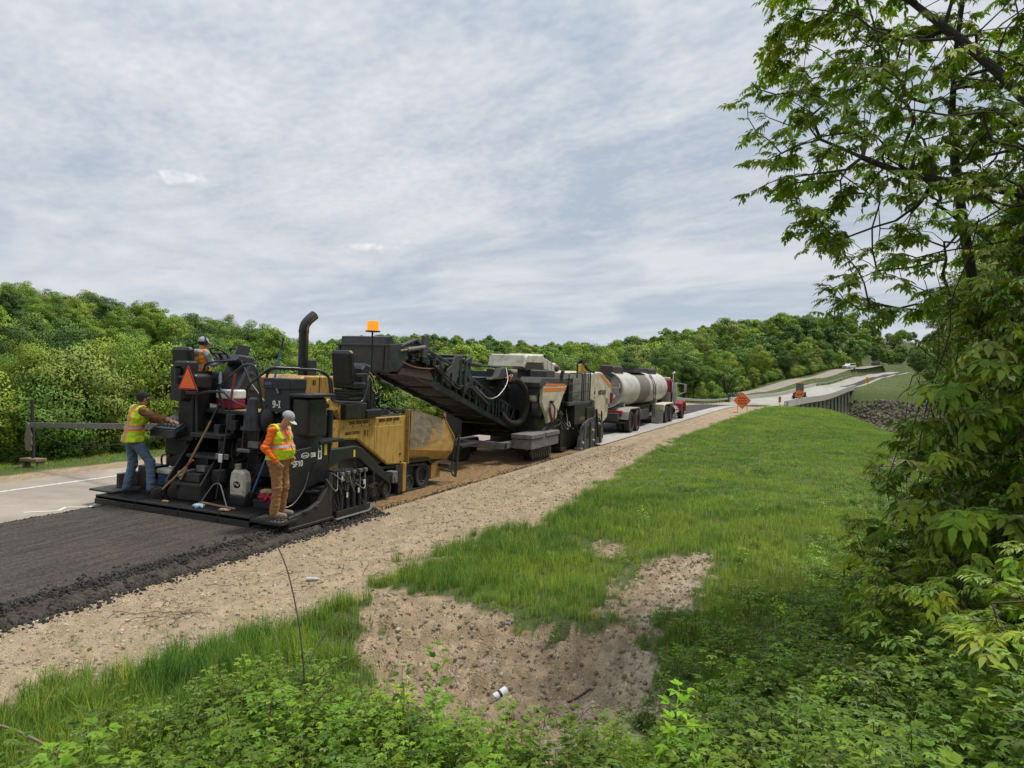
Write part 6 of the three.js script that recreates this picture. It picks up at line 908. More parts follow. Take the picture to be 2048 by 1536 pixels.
  part(trailer, 'rear_bumper', [bx(ax - 1.1, ax + 1.1, 0.45, 0.55, 32.6, 32.7), cyl([ax + 0.6, 0.5, 32.7], [ax + 0.6, 1.0, 33.0], 0.03), cyl([ax - 0.6, 0.5, 32.7], [ax - 0.6, 1.0, 33.0], 0.03), cyl([ax, 0.25, 32.5], [ax, 0.5, 32.6], 0.1)], M.tar); part(trailer, 'spray_pipe', [tube([[ax - 0.2, 1.2, 33.0], [ax - 0.1, 0.9, 32.7], [ax, 0.6, 32.6]], 0.05), tube([[ax + 0.3, 1.1, 33.0], [ax + 0.45, 0.8, 32.8], [ax + 0.7, 0.95, 33.0]], 0.03)], M.tar);
}
const tractor = thing('truck_tractor', 'red truck tractor with chrome stack pulling the tank trailer', 'truck', [-1.75, -0.05, 45]);
{
  const ax = -1.75;
  part(tractor, 'frame', [bx(ax - 0.45, ax + 0.45, 0.6, 0.95, 40.0, 47.2)], M.tar);
  for (const s of [41.4, 42.7]) for (const x of [-0.62, -0.95, -2.55, -2.88]) addWheel(tractor, 'wheel', [x, 0.5, s], 0.51, 0.27, M.rubber, M.dullsteel);
  for (const x of [-0.62, -2.88]) addWheel(tractor, 'wheel', [x, 0.5, 46.3], 0.51, 0.29, M.rubber, M.dullsteel);
  for (const x of [-0.8, -2.7]) { part(tractor, 'mudguard', [prism([[40.5, 0.65], [40.6, 1.0], [40.9, 1.12], [43.1, 1.14], [43.35, 1.0], [43.3, 0.98], [43.08, 1.09], [40.93, 1.07], [40.66, 0.96], [40.56, 0.65]], x - 0.35, x + 0.32, 0.005)], M.creamTop); part(tractor, 'mud_flap', [rbx([x, 0.42, 40.25], [0.66, 0.75, 0.02], [-0.1, 0, 0])], M.tankEnd); part(tractor, 'quarter_fender', [bx(x - 0.34, x + 0.33, 0.75, 1.1, 40.35, 40.6, 0.03)], M.cream); }
  const cab = part(tractor, 'cab', [prism([[43.7, 0.8], [43.7, 2.45], [43.85, 2.52], [45.0, 2.48], [45.45, 1.75], [45.6, 0.8]], ax - 0.95, ax + 0.95, 0.05)], M.red);
  part(cab, 'side_window', [prism([[44.1, 1.75], [44.1, 2.3], [44.95, 2.3], [45.25, 1.75]], ax + 0.94, ax + 0.956, 0)], M.glass); part(cab, 'rear_window', [bx(ax - 0.5, ax + 0.5, 1.8, 2.3, 43.68, 43.7, 0)], M.glass); part(cab, 'windscreen', [rbx([ax, 2.1, 45.28], [1.6, 0.75, 0.03], [0.55, 0, 0])], M.glass); part(cab, 'roof_lamp', [bx(ax + 0.3, ax + 0.75, 2.53, 2.62, 44.1, 44.6, 0.03)], M.white);
  const hd = part(tractor, 'hood', [prism([[45.4, 0.9], [45.4, 1.75], [47.0, 1.55], [47.3, 1.4], [47.3, 0.6], [46.9, 0.6]], ax - 0.65, ax + 0.65, 0.08)], M.red); for (const x of [-0.7, -2.8]) part(hd, 'fender', [prism([[45.55, 0.5], [45.7, 0.95], [46.0, 1.15], [46.7, 1.15], [47.05, 0.9], [47.15, 0.45], [47.0, 0.45], [46.85, 0.85], [46.6, 1.03], [46.05, 1.03], [45.85, 0.85], [45.75, 0.5]], x - 0.25, x + 0.28, 0.04)], M.red); part(hd, 'grille', [bx(ax - 0.5, ax + 0.5, 0.7, 1.4, 47.28, 47.34)], M.chrome); part(tractor, 'front_bumper', [bx(ax - 1.2, ax + 1.2, 0.35, 0.65, 47.3, 47.45, 0.03)], M.chrome); for (const x of [-0.75, -2.75]) part(hd, 'headlight', [cyl([x, 0.95, 47.2], [x, 0.95, 47.32], 0.12, 0.12, 14)], M.chrome);
  part(tractor, 'exhaust_stack', [cyl([ax + 1.08, 1.0, 43.9], [ax + 1.08, 2.35, 43.9], 0.16, 0.16, 16), cyl([ax + 1.08, 2.35, 43.9], [ax + 1.08, 2.85, 43.9], 0.06, 0.06, 10), sph([ax + 1.08, 2.88, 43.95], 0.1)], M.chrome); part(tractor, 'heat_shield', [bx(ax + 1.1, ax + 1.28, 1.1, 2.3, 43.75, 44.1, 0.03)], M.galv); part(tractor, 'mirror', [cyl([ax + 1.0, 2.3, 45.0], [ax + 1.55, 2.2, 45.4], 0.018), cyl([ax + 1.0, 1.5, 45.2], [ax + 1.5, 1.7, 45.4], 0.018), bx(ax + 1.45, ax + 1.62, 1.7, 2.2, 45.36, 45.42)], M.chrome); part(tractor, 'fuel_tank', [cyl([ax + 0.95, 0.6, 44], [ax + 0.95, 0.6, 45.2], 0.28, 0.28, 18)], M.chrome); part(tractor, 'tool_chest', [bx(ax + 0.5, ax + 1.0, 1.0, 1.7, 43.2, 43.6)], M.dullsteel);
}
// ---------- bridge, barriers, signs, vehicles far off ----------
const bend = (u, s) => [u + shift(s), s];
function ribbon(th, name, pr, s0, s1, step, mat) { // profile [u, dy][] swept along the road
  const n = Math.max(2, Math.round((s1 - s0) / step)), P = [], I = [], m = pr.length; for (let j = 0; j <= n; j++) { const s = lerp(s0, s1, j / n); for (const [u, y] of pr) P.push(u + shift(s), roadY(u, s) + y, -s); } for (let j = 0; j < n; j++) for (let i = 0; i < m; i++) { const a = j * m + i, b = j * m + (i + 1) % m; I.push(a, a + m, b, b, a + m, b + m); } for (let i = 1; i + 1 < m; i++) { I.push(0, i + 1, i, n * m, n * m + i, n * m + i + 1); }
  const g = new THREE.BufferGeometry(); g.setAttribute('position', new THREE.Float32BufferAttribute(P, 3)); g.setIndex(I); const h = g.toNonIndexed(); h.computeVertexNormals(); return part(th, name, h, mat);
}
const bridge = thing('road_bridge', 'low concrete road bridge with plain parapets curving right over the creek', 'bridge', [0, 0, 128], { bank: false });
{
  ribbon(bridge, 'deck', [[-8.9, -0.02], [0.2, -0.02], [0.2, -0.5], [-8.9, -0.5]], 127.6, 204, 3, mConcDeck());
  ribbon(bridge, 'parapet', [[0.2, -0.15], [0.2, 0.66], [0.46, 0.66], [0.5, -0.5], [0.2, -0.55]], 129, 204, 3, M.conc); ribbon(bridge, 'parapet', [[-8.9, -0.15], [-8.9, 0.7], [-9.16, 0.7], [-9.2, -0.5], [-8.9, -0.55]], 129, 204, 3, M.conc);
  for (const u of [-0.5, -3, -5.5, -8.2]) ribbon(bridge, 'girder', [[u, -0.5], [u + 0.35, -0.5], [u + 0.35, -1.25], [u, -1.25]], 129, 204, 4, std([0.09, 0.075, 0.065], 0.8));
  for (let s = 134; s < 202; s += 4.2) for (const u of [0, -4.3, -8.6]) { const x = u + shift(s), y = roadY(u, s); part(bridge, 'pier', [bx(x - 0.22, x + 0.22, -10, y - 0.5, s - 0.25, s + 0.25, 0.02)], M.conc); }
  for (const s of [128.6, 203.4]) { const x = shift(s); part(bridge, 'abutment', [bx(x - 9.1, x + 0.5, -9, roadY(0, s) - 0.55, s - 0.5, s + 0.5, 0.02)], M.conc); } { const x = shift(203); part(bridge, 'wing_wall', [prismX([[x + 0.5, -6], [x + 6, -6], [x + 6, -2.6], [x + 0.5, 0.1]], 202.6, 203.4)], M.conc); }
}
function mConcDeck() { return std([0.44, 0.42, 0.38], 0.9, 0, { map: rep(T.old, 0.09, 0.05) }); }
{ // riprap on the creek's banks
  rnd = rngOf(611); const L = [[], []];
  for (let i = 0; i < 2600; i++) { const x = rr(6, 50), s = 203 - (x - 13) * 0.59 - rr(1, 20), gy = ground(x, s); if (x - shift(s) < 0.8 || gy > -3 || gy < -9.6) continue; const q = rr(0.22, 0.6), k = rr(0.6, 1.15); L[i % 2].push([x, gy + q * 0.15, -s, rr(0, 6), rr(0, 6), rr(0, 6), q, [0.17 * k, 0.14 * k, 0.11 * k]]); }
  L.forEach((l, i) => scatter('riprap', ST[i * 3], std([1, 1, 1], 0.95), l, { label: i ? 'rounded grey brown riprap stones on the creek bank below the bridge' : 'angular grey brown riprap stones on the creek bank below the bridge', category: 'riprap' }));
}
function guardrail(label, u, s0, s1, fn) {
  const th = thing('guardrail', label, 'guardrail', [0, 0, s0], { bank: false }), at = fn ?? ((s) => [u + shift(s), roadY(Math.max(u, -9.6), s) - 0.05]), n = Math.round((s1 - s0) / 3), w = [[0, 0.42], [0.05, 0.46], [0.05, 0.52], [0, 0.57], [0.05, 0.62], [0.05, 0.68], [0, 0.73]], P = [];
  for (let j = 0; j < n; j++) { const sa = lerp(s0, s1, j / n), sb = lerp(s0, s1, (j + 1) / n), A = at(sa), B = at(sb); for (let i = 0; i + 1 < w.length; i++) { const q = (Z, k, s) => [Z[0] + w[k][0], Z[1] + w[k][1], -s]; const a = q(A, i, sa), b = q(A, i + 1, sa), c = q(B, i + 1, sb), d = q(B, i, sb); P.push(...a, ...b, ...c, ...a, ...c, ...d); } }
  const g = new THREE.BufferGeometry(); g.setAttribute('position', new THREE.Float32BufferAttribute(P, 3)); g.computeVertexNormals(); part(th, 'rail', g, M.galv);
  for (let s = s0 + 0.5; s < s1; s += 2) { const [x, y] = at(s); part(th, 'post', bx(x - 0.16, x - 0.02, y - 0.5, y + 0.7, s - 0.08, s + 0.08), M.deadTwig); }
  return th;
}
guardrail('long galvanised steel guardrail along the far side before the bridge', -9.3, 52, 128.5);
guardrail('galvanised guardrail on the left after the bridge with a striped end', -9.4, 205, 262);
guardrail('short steel guardrail on the near side before the bridge parapet', 0.6, 124.5, 129);
function diamond(name, label, x, y, s, size, turn, o) { // a diamond sign on two short legs
  const th = thing(name, label, 'sign', [x, y, s], { bank: false }), r = size * 0.7071, mk = (q, d) => new THREE.ExtrudeGeometry(new THREE.Shape([[0, q], [q, 0], [0, -q], [-q, 0]].map(([a, b]) => new THREE.Vector2(a, b))), { depth: d, bevelEnabled: false });
  const put = (g) => g.rotateY(turn).translate(x, y + o.up + r, -s);
  part(th, 'panel', put(mk(r, 0.01)), o.mat); part(th, 'border', put(mergeGeometries([0, 1, 2, 3].map((k) => new THREE.BoxGeometry(size * 0.9, 0.014, 0.003).translate(0, size * 0.46, 0.012).rotateZ(Math.PI / 4 + k * Math.PI / 2)))), M.ink);
  o.lines.forEach(([t, h, yy]) => part(th, 'lettering', put(text(t, h, { sx: 0.82 }).translate(0, yy, 0.011)), M.ink));
  if (o.arrow) part(th, 'arrow', put(flat([new THREE.BoxGeometry(0.09, 0.32, 0.004).translate(-0.05, -0.1, 0.012), new THREE.BoxGeometry(0.22, 0.09, 0.004).translate(0.02, 0.09, 0.012), new THREE.ExtrudeGeometry(new THREE.Shape([[0, 0.14], [0.16, 0], [0, -0.14]].map(([a, b]) => new THREE.Vector2(a, b))), { depth: 0.004, bevelEnabled: false }).translate(0.1, 0.09, 0.011)])), M.ink);
  const c = Math.cos(turn), sn = Math.sin(turn); for (const e of o.legs) part(th, 'leg', [cyl([x + e * c, y - 0.1, s + e * sn + 0.03], [x + e * c, y + o.up + r * 0.7, s + e * sn + 0.03], 0.022)], M.galv); if (o.bags) for (const e of o.bags) part(th, 'sandbag', [sph([x + e * c, y + 0.05, s + 0.1], 0.16, [1.3, 0.5, 1], 10)], M.signOrange);
  return th;
}
{ const y = (x, s) => ground(x, s), tn_ = 0.24;
  diamond('work_sign', 'orange diamond sign reading ROUGH GROOVED SURFACE on the gravel shoulder', 2.0, y(2, 57.5), 57.5, 0.93, tn_, { up: 0.28, mat: M.signOrange, lines: [['ROUGH', 0.125, 0.2], ['GROOVED', 0.125, 0], ['SURFACE', 0.125, -0.2]], legs: [-0.36, 0.36], bags: [-0.5] });
  diamond('work_sign', 'orange diamond sign reading BUMP standing in front of the motor grader', 3.7, y(3.7, 127), 127, 1.1, 0.2, { up: -0.95 - y(3.7, 127), mat: M.signOrange, lines: [['BUMP', 0.27, 0]], legs: [-0.4, 0.4] });
  diamond('curve_sign', 'small yellow diamond warning sign with black arrow beyond the bridge', 17.6, grade(212) - 0.2, 212, 1.3, 0.1, { up: 1.0, mat: std([0.75, 0.38, 0.02], 0.5), lines: [], legs: [0], arrow: 1 });
  const mk = thing('object_marker', 'small black and yellow striped hazard marker at the bridge end', 'marker', [1.0, ground(1, 121), 121], { bank: false }), my = ground(1, 121); part(mk, 'panel', [rbx([1.0, my + 1.05, 121], [0.4, 0.95, 0.02], [0, 0.2, 0])], std([0.75, 0.42, 0.02], 0.5)); for (let k = 0; k < 4; k++) part(mk, 'stripe', rbx([1.0, my + 0.72 + k * 0.22, 120.98], [0.44, 0.1, 0.012], [0, 0.2, 0.7], 0), M.ink); part(mk, 'post', [cyl([1.0, my - 0.2, 121.03], [1.0, my + 1.4, 121.03], 0.04)], M.deadTwig); }
{ // motor grader on the bridge
  const s = 158, x = shift(s) - 2.9, y = roadY(-2.9, s), g = thing('motor_grader', 'yellow motor grader with glazed cab standing on the bridge', 'grader', [x, y, s], { bank: false }), Y = std([0.5, 0.27, 0.03], 0.6);
  part(g, 'cab', [bx(x - 0.75, x + 0.75, y + 1.35, y + 1.6, s - 0.5, s + 0.9), bx(x - 0.8, x + 0.8, y + 3.05, y + 3.2, s - 0.6, s + 1.0, 0.03), ...[[-0.72, -0.45], [0.72, -0.45], [-0.72, 0.85], [0.72, 0.85]].map(([a, b]) => bx(x + a - 0.06, x + a + 0.06, y + 1.5, y + 3.1, s + b - 0.06, s + b + 0.06))], Y); part(g, 'cab_glass', [bx(x - 0.68, x + 0.68, y + 1.6, y + 3.05, s - 0.42, s - 0.4), bx(x - 0.68, x + 0.68, y + 1.6, y + 3.05, s + 0.8, s + 0.82)], std([0.1, 0.12, 0.12], 0.1)); part(g, 'engine', [bx(x - 0.6, x + 0.6, y + 0.8, y + 1.6, s + 0.9, s + 3.4, 0.05)], Y); part(g, 'front_frame', [bx(x - 0.2, x + 0.2, y + 1.1, y + 1.5, s - 4.5, s - 0.4, 0.03), bx(x - 0.9, x + 0.9, y + 0.5, y + 0.7, s - 4.7, s - 4.3)], Y); part(g, 'blade', [rbx([x, y + 0.35, s - 2], [3.0, 0.5, 0.08], [0, 0.3, 0])], M.dullsteel); part(g, 'beacon', [cyl([x, y + 3.2, s], [x, y + 3.4, s], 0.08)], M.orange);
  for (const [a, b] of [[-1, -4.4], [1, -4.4], [-1, 1.2], [1, 1.2], [-1, 2.8], [1, 2.8]]) addWheel(g, 'wheel', [x + a * 0.95, y + 0.65, s + b], 0.65, 0.36, M.rubber, Y);
}
function car(name, label, x, y, s, turn, paint, big = 1) {
  const g = thing(name, label, 'car', [x, y, s], { bank: false }); g.rotation.y = turn; const k = big;
  const P = (l) => l.map(([a, b]) => [s + a * k, y + b * k]);
  part(g, 'body', [prism(P([[-2.35, 0.4], [-2.4, 0.9], [-2.25, 1.05], [-1.2, 1.15], [-0.7, 1.72], [2.0, 1.78], [2.3, 1.2], [2.4, 0.95], [2.35, 0.4]]), x - 0.92 * k, x + 0.92 * k, 0.08)], paint);
  part(g, 'windscreen', [prism(P([[-1.12, 1.18], [-0.72, 1.66], [-0.66, 1.66], [-1.0, 1.16]]), x - 0.8 * k, x + 0.8 * k, 0)], M.glass); for (const e of [-1, 1]) { part(g, 'side_windows', [prism(P([[-0.95, 1.2], [-0.55, 1.65], [1.8, 1.68], [2.05, 1.25]]), x + e * 0.91 * k, x + e * 0.935 * k, 0)], M.glass); for (const b of [-1.5, 1.45]) addWheel(g, 'wheel', [x + e * 0.82 * k, y + 0.36 * k, s + b * k], 0.37 * k, 0.22, M.rubber, M.galv); part(g, 'headlight', [bx(x + e * 0.7 * k - 0.15, x + e * 0.7 * k + 0.15, y + 0.82 * k, y + 0.95 * k, s - 2.43 * k, s - 2.3 * k)], M.chrome); } part(g, 'grille', [bx(x - 0.5, x + 0.5, y + 0.6 * k, y + 0.85 * k, s - 2.44 * k, s - 2.34 * k)], M.ink); part(g, 'roof_bar', [bx(x - 0.5, x + 0.5, y + 1.78 * k, y + 1.88 * k, s + 0.2, s + 0.4)], M.dullsteel);
  return g;
}
car('parked_car', 'white sport utility car with dark windows on the side road', 14.6, 5.63, 271, -0.62, M.white, 1.06);
car('parked_truck', 'dark pickup truck half hidden by branches further up the side road', 25.6, sideY(325) + 0.03, 325, -0.3, M.slate, 1.1);

// ---------- people: continuous skins meshed from smooth-joined tapered limbs ----------
function nets(f, lo, hi, cell) {
  const nx = Math.ceil((hi[0] - lo[0]) / cell) + 1, ny = Math.ceil((hi[1] - lo[1]) / cell) + 1, nz = Math.ceil((hi[2] - lo[2]) / cell) + 1, F = new Float32Array(nx * ny * nz), at = (i, j, k) => (k * ny + j) * nx + i;
  for (let k = 0; k < nz; k++) for (let j = 0; j < ny; j++) for (let i = 0; i < nx; i++) F[at(i, j, k)] = f(lo[0] + i * cell, lo[1] + j * cell, lo[2] + k * cell);
  const id = new Int32Array(nx * ny * nz).fill(-1), P = [], I = [], E = [[0, 1], [2, 3], [4, 5], [6, 7], [0, 2], [1, 3], [4, 6], [5, 7], [0, 4], [1, 5], [2, 6], [3, 7]];
  for (let k = 0; k < nz - 1; k++) for (let j = 0; j < ny - 1; j++) for (let i = 0; i < nx - 1; i++) {
    const v = []; let m = 0; for (let c = 0; c < 8; c++) { const q = F[at(i + (c & 1), j + ((c >> 1) & 1), k + (c >> 2))]; v.push(q); if (q < 0) m |= 1 << c; } if (m === 0 || m === 255) continue;
    let x = 0, y = 0, z = 0, n = 0; for (const [a, b] of E) if ((v[a] < 0) !== (v[b] < 0)) { const t = v[a] / (v[a] - v[b]); x += lerp(a & 1, b & 1, t); y += lerp((a >> 1) & 1, (b >> 1) & 1, t); z += lerp(a >> 2, b >> 2, t); n++; }
    id[at(i, j, k)] = P.length / 3; P.push(lo[0] + (i + x / n) * cell, lo[1] + (j + y / n) * cell, lo[2] + (k + z / n) * cell);
  }
  for (let k = 1; k < nz - 1; k++) for (let j = 1; j < ny - 1; j++) for (let i = 1; i < nx - 1; i++) {
    const a = F[at(i, j, k)] < 0; const quad = (p, q, r, s, fl) => { if (p < 0 || q < 0 || r < 0 || s < 0) return; if (fl) I.push(p, q, r, p, r, s); else I.push(p, r, q, p, s, r); };
    if (a !== F[at(i + 1, j, k)] < 0) quad(id[at(i, j - 1, k - 1)], id[at(i, j, k - 1)], id[at(i, j, k)], id[at(i, j - 1, k)], a);
    if (a !== F[at(i, j + 1, k)] < 0) quad(id[at(i - 1, j, k - 1)], id[at(i - 1, j, k)], id[at(i, j, k)], id[at(i, j, k - 1)], a);
    if (a !== F[at(i, j, k + 1)] < 0) quad(id[at(i - 1, j - 1, k)], id[at(i, j - 1, k)], id[at(i, j, k)], id[at(i - 1, j, k)], a);
  }
  const g = new THREE.BufferGeometry(); g.setAttribute('position', new THREE.Float32BufferAttribute(P, 3)); g.setIndex(I); g.computeVertexNormals(); return g;
}
const capd = (x, y, z, c) => { const [ax, ay, az] = c.a, bx_ = c.b[0] - ax, by = c.b[1] - ay, bz = c.b[2] - az, px = x - ax, py = y - ay, pz = z - az, L = bx_ * bx_ + by * by + bz * bz, t = L > 0 ? clamp((px * bx_ + py * by + pz * bz) / L) : 0, dx = px - bx_ * t, dy = py - by * t, dz = pz - bz * t; return Math.sqrt(dx * dx + dy * dy + dz * dz) - lerp(c.ra, c.rb, t); };
const smin = (a, b, k) => { const h = Math.max(k - Math.abs(a - b), 0) / k; return Math.min(a, b) - h * h * k * 0.25; };
const cap = (a, b, ra, rb, col) => ({ a, b, ra, rb: rb ?? ra, col });
const field = (caps, k = 0.05) => (x, y, z) => { let d = 9; for (const c of caps) d = smin(d, capd(x, y, z, c), k); return d; };
const boxOf = (caps, m = 0.04) => { const lo = [9, 9, 9], hi = [-9, -9, -9]; for (const c of caps) for (const [p, r] of [[c.a, c.ra], [c.b, c.rb]]) for (let i = 0; i < 3; i++) { lo[i] = Math.min(lo[i], p[i] - r - m); hi[i] = Math.max(hi[i], p[i] + r + m); } return [lo, hi]; };
function skin(caps, cell, k, paint, wr = 0) { // mesh of joined limbs, coloured by the nearest limb; wr = cloth wrinkles
  const [lo, hi] = boxOf(caps), f0 = field(caps, k), f = wr ? (x, y, z) => f0(x, y, z) + (n3(x * 8, y * 14, z * 8) + 0.5 * n3(x * 20, y * 34 + x * 12, z * 20)) * wr : f0, g = nets(f, lo, hi, cell), p = g.attributes.position, col = new Float32Array(p.count * 3);
  for (let i = 0; i < p.count; i++) { const x = p.getX(i), y = p.getY(i), z = p.getZ(i); let b = 9, c; for (const q of caps) { const d = capd(x, y, z, q); if (d < b) { b = d; c = q.col; } } if (paint) c = paint(x, y, z, c) ?? c; col.set(c, i * 3); }
  g.setAttribute('color', new THREE.BufferAttribute(col, 3)); return g;
}
const vc = (rough) => new THREE.MeshStandardMaterial({ color: C(1, 1, 1), roughness: rough, vertexColors: true, bumpMap: rep(T.fine, 8), bumpScale: 0.001 });
const clothMat = vc(0.9), skinMat = vc(0.6);
const add3 = (a, b, k = 1) => a.map((v, i) => v + b[i] * k);
function hand(wrist, dir, palm, col, curl) { // dir: along the fingers, palm: the way the palm faces
  const D = new THREE.Vector3(...dir).normalize(), N = new THREE.Vector3(...palm); N.addScaledVector(D, -N.dot(D)).normalize(); const S = new THREE.Vector3().crossVectors(D, N), at = (d, s, n) => [wrist[0] + D.x * d + S.x * s + N.x * n, wrist[1] + D.y * d + S.y * s + N.y * n, wrist[2] + D.z * d + S.z * s + N.z * n], caps = [];
  for (const s of [-0.028, -0.009, 0.01, 0.028]) caps.push(cap(at(0, s * 0.5, 0), at(0.088, s, 0), 0.017, 0.014, col));
  [[-0.031, 0.062], [-0.01, 0.076], [0.011, 0.072], [0.031, 0.056]].forEach(([s, L]) => { const c1 = curl * 0.5, c2 = curl * 1.1, c3 = curl * 1.6, p0 = at(0.09, s, 0), p1 = at(0.09 + L * 0.45 * Math.cos(c1), s * 1.1, L * 0.45 * Math.sin(c1)), p2 = at(0.09 + L * 0.45 * Math.cos(c1) + L * 0.32 * Math.cos(c2), s * 1.12, L * 0.45 * Math.sin(c1) + L * 0.32 * Math.sin(c2)), p3 = at(0.09 + L * 0.45 * Math.cos(c1) + L * 0.32 * Math.cos(c2) + L * 0.25 * Math.cos(c3), s * 1.1, L * 0.45 * Math.sin(c1) + L * 0.32 * Math.sin(c2) + L * 0.25 * Math.sin(c3)); caps.push(cap(p0, p1, 0.0095, 0.009, col), cap(p1, p2, 0.009, 0.0085, col), cap(p2, p3, 0.0085, 0.0075, col)); });
  caps.push(cap(at(0.02, -0.03, 0.004), at(0.055, -0.056, 0.012), 0.014, 0.011, col), cap(at(0.055, -0.056, 0.012), at(0.085, -0.06, 0.022), 0.0105, 0.009, col));
  return skin(caps, 0.004, 0.012);
}
function head(c, fwd, up, colS, hair) { // c: centre of the skull
  const Fv = new THREE.Vector3(...fwd).normalize(), U = new THREE.Vector3(...up); U.addScaledVector(Fv, -U.dot(Fv)).normalize(); const R = new THREE.Vector3().crossVectors(U, Fv), at = (f, u, r) => [c[0] + Fv.x * f + U.x * u + R.x * r, c[1] + Fv.y * f + U.y * u + R.y * r, c[2] + Fv.z * f + U.z * u + R.z * r];
  const caps = [cap(at(-0.03, 0.03, 0), at(0.02, 0.03, 0), 0.083, 0.078, colS), cap(at(0.03, -0.02, -0.02), at(0.03, -0.02, 0.02), 0.062, 0.062, colS), cap(at(0.045, -0.085, -0.018), at(0.045, -0.085, 0.018), 0.035, 0.035, colS), cap(at(0.09, 0.0, 0), at(0.108, -0.032, 0), 0.012, 0.016, colS), cap(at(0.082, -0.065, -0.02), at(0.082, -0.065, 0.02), 0.009, 0.009, [colS[0] * 0.8, colS[1] * 0.6, colS[2] * 0.6]), cap(at(-0.01, -0.02, 0.078), at(0.0, 0.02, 0.082), 0.016, 0.018, colS), cap(at(-0.01, -0.02, -0.078), at(0.0, 0.02, -0.082), 0.016, 0.018, colS), cap(at(0.078, 0.02, 0.032), at(0.079, 0.02, 0.03), 0.013, 0.013, [0.03, 0.02, 0.015]), cap(at(0.078, 0.02, -0.032), at(0.079, 0.02, -0.03), 0.013, 0.013, [0.03, 0.02, 0.015])];
  const g = skin(caps, 0.005, 0.03, (x, y, z, q) => { const v = new THREE.Vector3(x - c[0], y - c[1], z - c[2]), f = v.dot(Fv), u = v.dot(U); if (hair && (u > 0.05 || f < -0.02) && f < 0.06 && u > -0.075 && !(Math.abs(v.dot(R)) > 0.086)) return hair; return q; });
  const q = new THREE.Quaternion().setFromRotationMatrix(new THREE.Matrix4().makeBasis(R, U, Fv)); return { g, at, q };
}
function capHat(th, H, crownM, brimM, o = {}) {
  const dome = new THREE.SphereGeometry(0.101, 22, 12, 0, Math.PI * 2, 0, Math.PI * 0.52).scale(0.98, 1.06, 1.08).translate(0, 0.035, -0.008);
  const sh = new THREE.Shape(); sh.moveTo(-0.085, 0.03); sh.quadraticCurveTo(-0.085, 0.135, 0, 0.15); sh.quadraticCurveTo(0.085, 0.135, 0.085, 0.03); sh.quadraticCurveTo(0, 0.09, -0.085, 0.03);
  const brim = new THREE.ExtrudeGeometry(sh, { depth: 0.004, bevelEnabled: false, curveSegments: 8 }).rotateX(Math.PI / 2); const bp = brim.attributes.position; for (let i = 0; i < bp.count; i++) bp.setY(i, bp.getY(i) + 0.038 - Math.abs(bp.getX(i)) ** 2 * 2.2 - bp.getZ(i) * 0.12); brim.translate(0, 0, 0.035); brim.computeVertexNormals();
  const put = (g) => { const m = new THREE.Matrix4().compose(new THREE.Vector3(...H.at(0, 0, 0)), H.q, new THREE.Vector3(1, 1, 1)); return g.applyMatrix4(m); };
  const mk = (nm, geos, mat, par = th) => { const m = new THREE.Mesh(flat(geos.map(put)), mat); m.name = nm; m.castShadow = true; par.add(m); return m; };
  const c = mk('cap', [dome], crownM); mk('cap_brim', [brim], brimM ?? crownM, c);
  if (o.panel) mk('cap_panel', [new THREE.SphereGeometry(0.103, 16, 10, Math.PI * 0.15, Math.PI * 0.7, 0, Math.PI * 0.5).scale(0.98, 1.06, 1.08).translate(0, 0.035, -0.008)], o.panel, c);
  if (o.muffs) { const mf = mk('ear_muffs', [new THREE.TorusGeometry(0.118, 0.012, 6, 24, Math.PI).translate(0, 0.04, 0)], M.ink); for (const e of [-1, 1]) mk('muff_cup', [new THREE.CylinderGeometry(0.044, 0.038, 0.05, 16).rotateZ(Math.PI / 2).scale(1, 1.25, 1).translate(e * 0.108, 0.0, 0)], M.ink, mf); }
  return c;
}
const LIME = [0.52, 0.68, 0.02], TANG = [0.95, 0.15, 0.015], SILV = [0.36, 0.36, 0.34], SKIN = [0.5, 0.27, 0.18];
